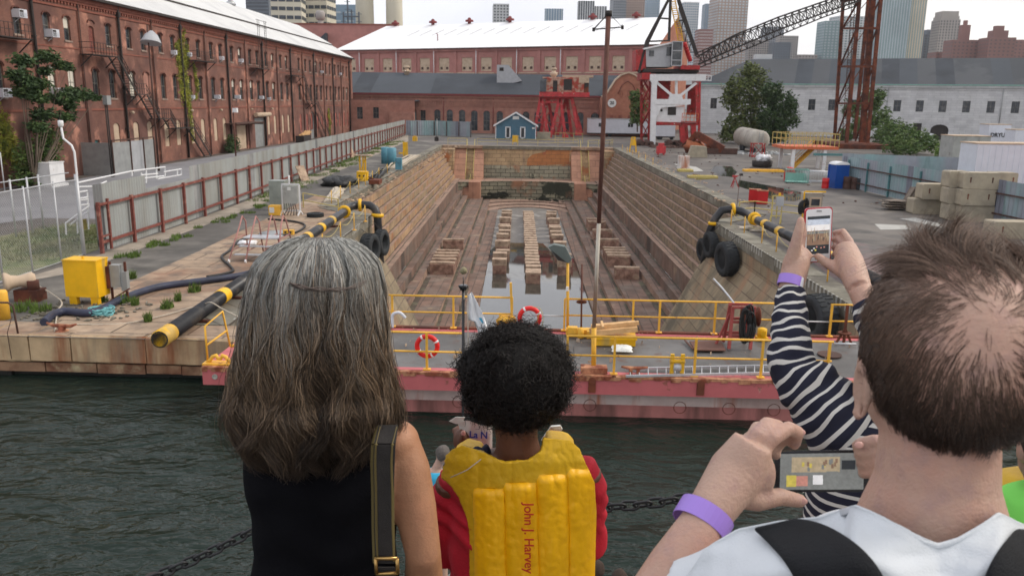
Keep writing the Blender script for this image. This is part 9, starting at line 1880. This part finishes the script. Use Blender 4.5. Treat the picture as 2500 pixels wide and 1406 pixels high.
# backpack straps
t = thing('backpack', 'black backpack on the man in the white shirt, only its shoulder straps in view', 'backpack', D(2250, 1500, YM-.2))
def ribbon(q, L_, off=0.): 
    n0 = len(q.v)
    for a, b_, ya in L_:
        for f in (0, .12, .5, .88, 1): x = a[0]+(b_[0]-a[0])*f; py = a[1]+(b_[1]-a[1])*f; q.v.append(tuple(D(x, py, ysh(x, py)-.016-.006*(.1 < f < .9))))
    for i in range(len(L_)-1):
        for j in range(4): q.face((n0+5*i+j, n0+5*i+j+1, n0+5*i+j+6, n0+5*i+j+5), 0, True)
q = MB(); ribbon(q, [((1842,1286),(1925,1272),0), ((1850,1300),(1995,1280),0), ((1880,1330),(2062,1310),0), ((1920,1375),(2120,1355),0), ((1950,1425),(2160,1408),0), ((1980,1520),(2190,1500),0)]); o = q.build('strap', 'pack_black', t); m = o.modifiers.new('s', 'SOLIDIFY'); m.thickness = .014; m2 = o.modifiers.new('b', 'SUBSURF'); m2.levels = m2.render_levels = 2; m.offset = 0
q = MB(); ribbon(q, [((2478,1290),(2570,1300),0), ((2460,1315),(2600,1320),0), ((2425,1360),(2575,1380),0), ((2398,1420),(2545,1440),0), ((2380,1520),(2510,1530),0)]); o = q.build('strap', 'pack_black', t); m = o.modifiers.new('s', 'SOLIDIFY'); m.thickness = .014; m2 = o.modifiers.new('b', 'SUBSURF'); m2.levels = m2.render_levels = 2; m.offset = 0
q = MB(); q.blob(D(2280, 1900, YM-.2), (.15, .1, .2), 2, .05, 16); q.build('pack', 'pack_black', t)
# ================================================================ half seen people
YK = 1.75; t = thing('person', 'person in a lime green shirt cut by the right picture edge', 'person', (D(2560, 1300, YK).x, YK, DECK)); b = MB(); hc = D(2575, 1090, YK); head(b, hc, .9); b.tube([hc, D(2570, 1230, YK)], [.05, .06], 14); loft(b, [ring(py, xl, xr, YK, dy) for py, xl, xr, dy in ((1215, 2520, 2620, .05), (1240, 2450, 2700, .08), (1400, 2445, 2700, .1), (1640, 2450, 2700, .1))]); legs(b, D(2575, 1620, YK), .07, .07); fuse(b, 'body', 'skin_pale', t, .008, 3)
b = MB(); loft(b, [ring(py, xl, xr, YK, dy) for py, xl, xr, dy in ((1192, 2490, 2640, .05), (1215, 2450, 2690, .08), (1250, 2425, 2720, .1), (1310, 2425, 2730, .11), (1640, 2430, 2730, .11))]); fuse(b, 'green_shirt', 'lime', t, .008, 5); q = MB(); q.blob(hc+V((0, -.012, .02)), (.08, .095, .1), 3, .06, 20); q.build('hair', 'hair_under_brown', t)
YK2 = 2.05; t = thing('person', 'person in an ochre life vest standing behind the lime green shirt at the right edge', 'person', (D(2560, 1200, YK2).x, YK2, DECK)); b = MB(); hc = D(2580, 1040, YK2); head(b, hc, .9); b.tube([hc, D(2575, 1200, YK2)], [.05, .06], 14); loft(b, [ring(py, xl, xr, YK2, dy) for py, xl, xr, dy in ((1180, 2500, 2640, .05), (1215, 2440, 2700, .08), (1600, 2440, 2700, .1))]); legs(b, D(2575, 1560, YK2), .07, .07); fuse(b, 'body', 'skin_pale', t, .009, 3)
b = MB(); loft(b, [ring(py, xl, xr, YK2, dy) for py, xl, xr, dy in ((1160, 2460, 2660, .06), (1180, 2425, 2700, .1), (1230, 2412, 2720, .12), (1500, 2412, 2720, .12))]); fuse(b, 'life_vest', 'vest_web', t, .009, 5); q = MB(); q.blob(hc+V((0, -.012, .02)), (.08, .095, .1), 5, .06, 20); q.build('hair', 'hair_under_dark', t)
for px, py, YB, lab, cl_m, sk, hr, ps in ((1082,1096,9.,'small person in a light blue shirt far forward, between the woman and the child','sky_shirt','skin_pale','hair_under_grey',(1062,1145)), (1456,1378,7.9,'small dark haired person low at the picture bottom, just right of the child vest','cloth_black','skin_brown','hair_under_brown',(1460,1450)), (1512,1402,7.6,'small person at the bottom edge, second head to the right of the child vest','cloth_white','skin_pale','hair_under_brown',(1515,1475))):
    t = thing('person', lab, 'person', (D(px, py, YB).x, YB, BZ)); b = MB(); hc = D(px, py+14, YB); head(b, hc, .98); bc = D(*ps, YB); bc.z = hc.z-.22; b.tube([hc, bc], [.05, .06], 12); hp = V((bc.x, YB, BZ+.75)); loft(b, [(bc+V((0, 0, .03)), .09, .07), (bc+V((0, 0, -.05)), .19, .1), (bc.lerp(hp, .6), .15, .1), (hp, .17, .12)]); legs(b, hp, .09, .08, BZ); fuse(b, 'body', sk, t, .014, 2)
    b = MB(); loft(b, [(bc+V((0, 0, .02)), .12, .09), (bc+V((0, 0, -.04)), .21, .12), (bc.lerp(hp, .6), .17, .12), (hp, .18, .13)]); [b.tube([bc+V((sx_*.19, 0, -.06)), bc+V((sx_*.22, .05, -.3)), bc+V((sx_*.1, .25, -.35))], [.055, .05, .04], 10) for sx_ in (-1, 1)]; fuse(b, 'shirt', cl_m, t, .014, 2); q = MB(); q.blob(hc+V((0, -.015, .03)), (.085, .1, .1), px, .06, 18); q.build('hair', hr, t)
# the air: thin pale haze over the whole place
hz = MB(); hz.bx(-1560, 1560, -340, 1700, -11.5, 330); ho = hz.build('haze', 'navy'); ho['kind'] = 'stuff'; hm = bpy.data.materials.new('haze'); hm.use_nodes = True; ho.data.materials[0] = hm; n = hm.node_tree; n.nodes.clear(); pv = n.nodes.new('ShaderNodeVolumePrincipled'); pv.inputs['Color'].default_value = (.86, .9, .96, 1); pv.inputs['Density'].default_value = .00009; pv.inputs['Anisotropy'].default_value = .2
n.links.new(pv.outputs[0], n.nodes.new('ShaderNodeOutputMaterial').inputs['Volume'])
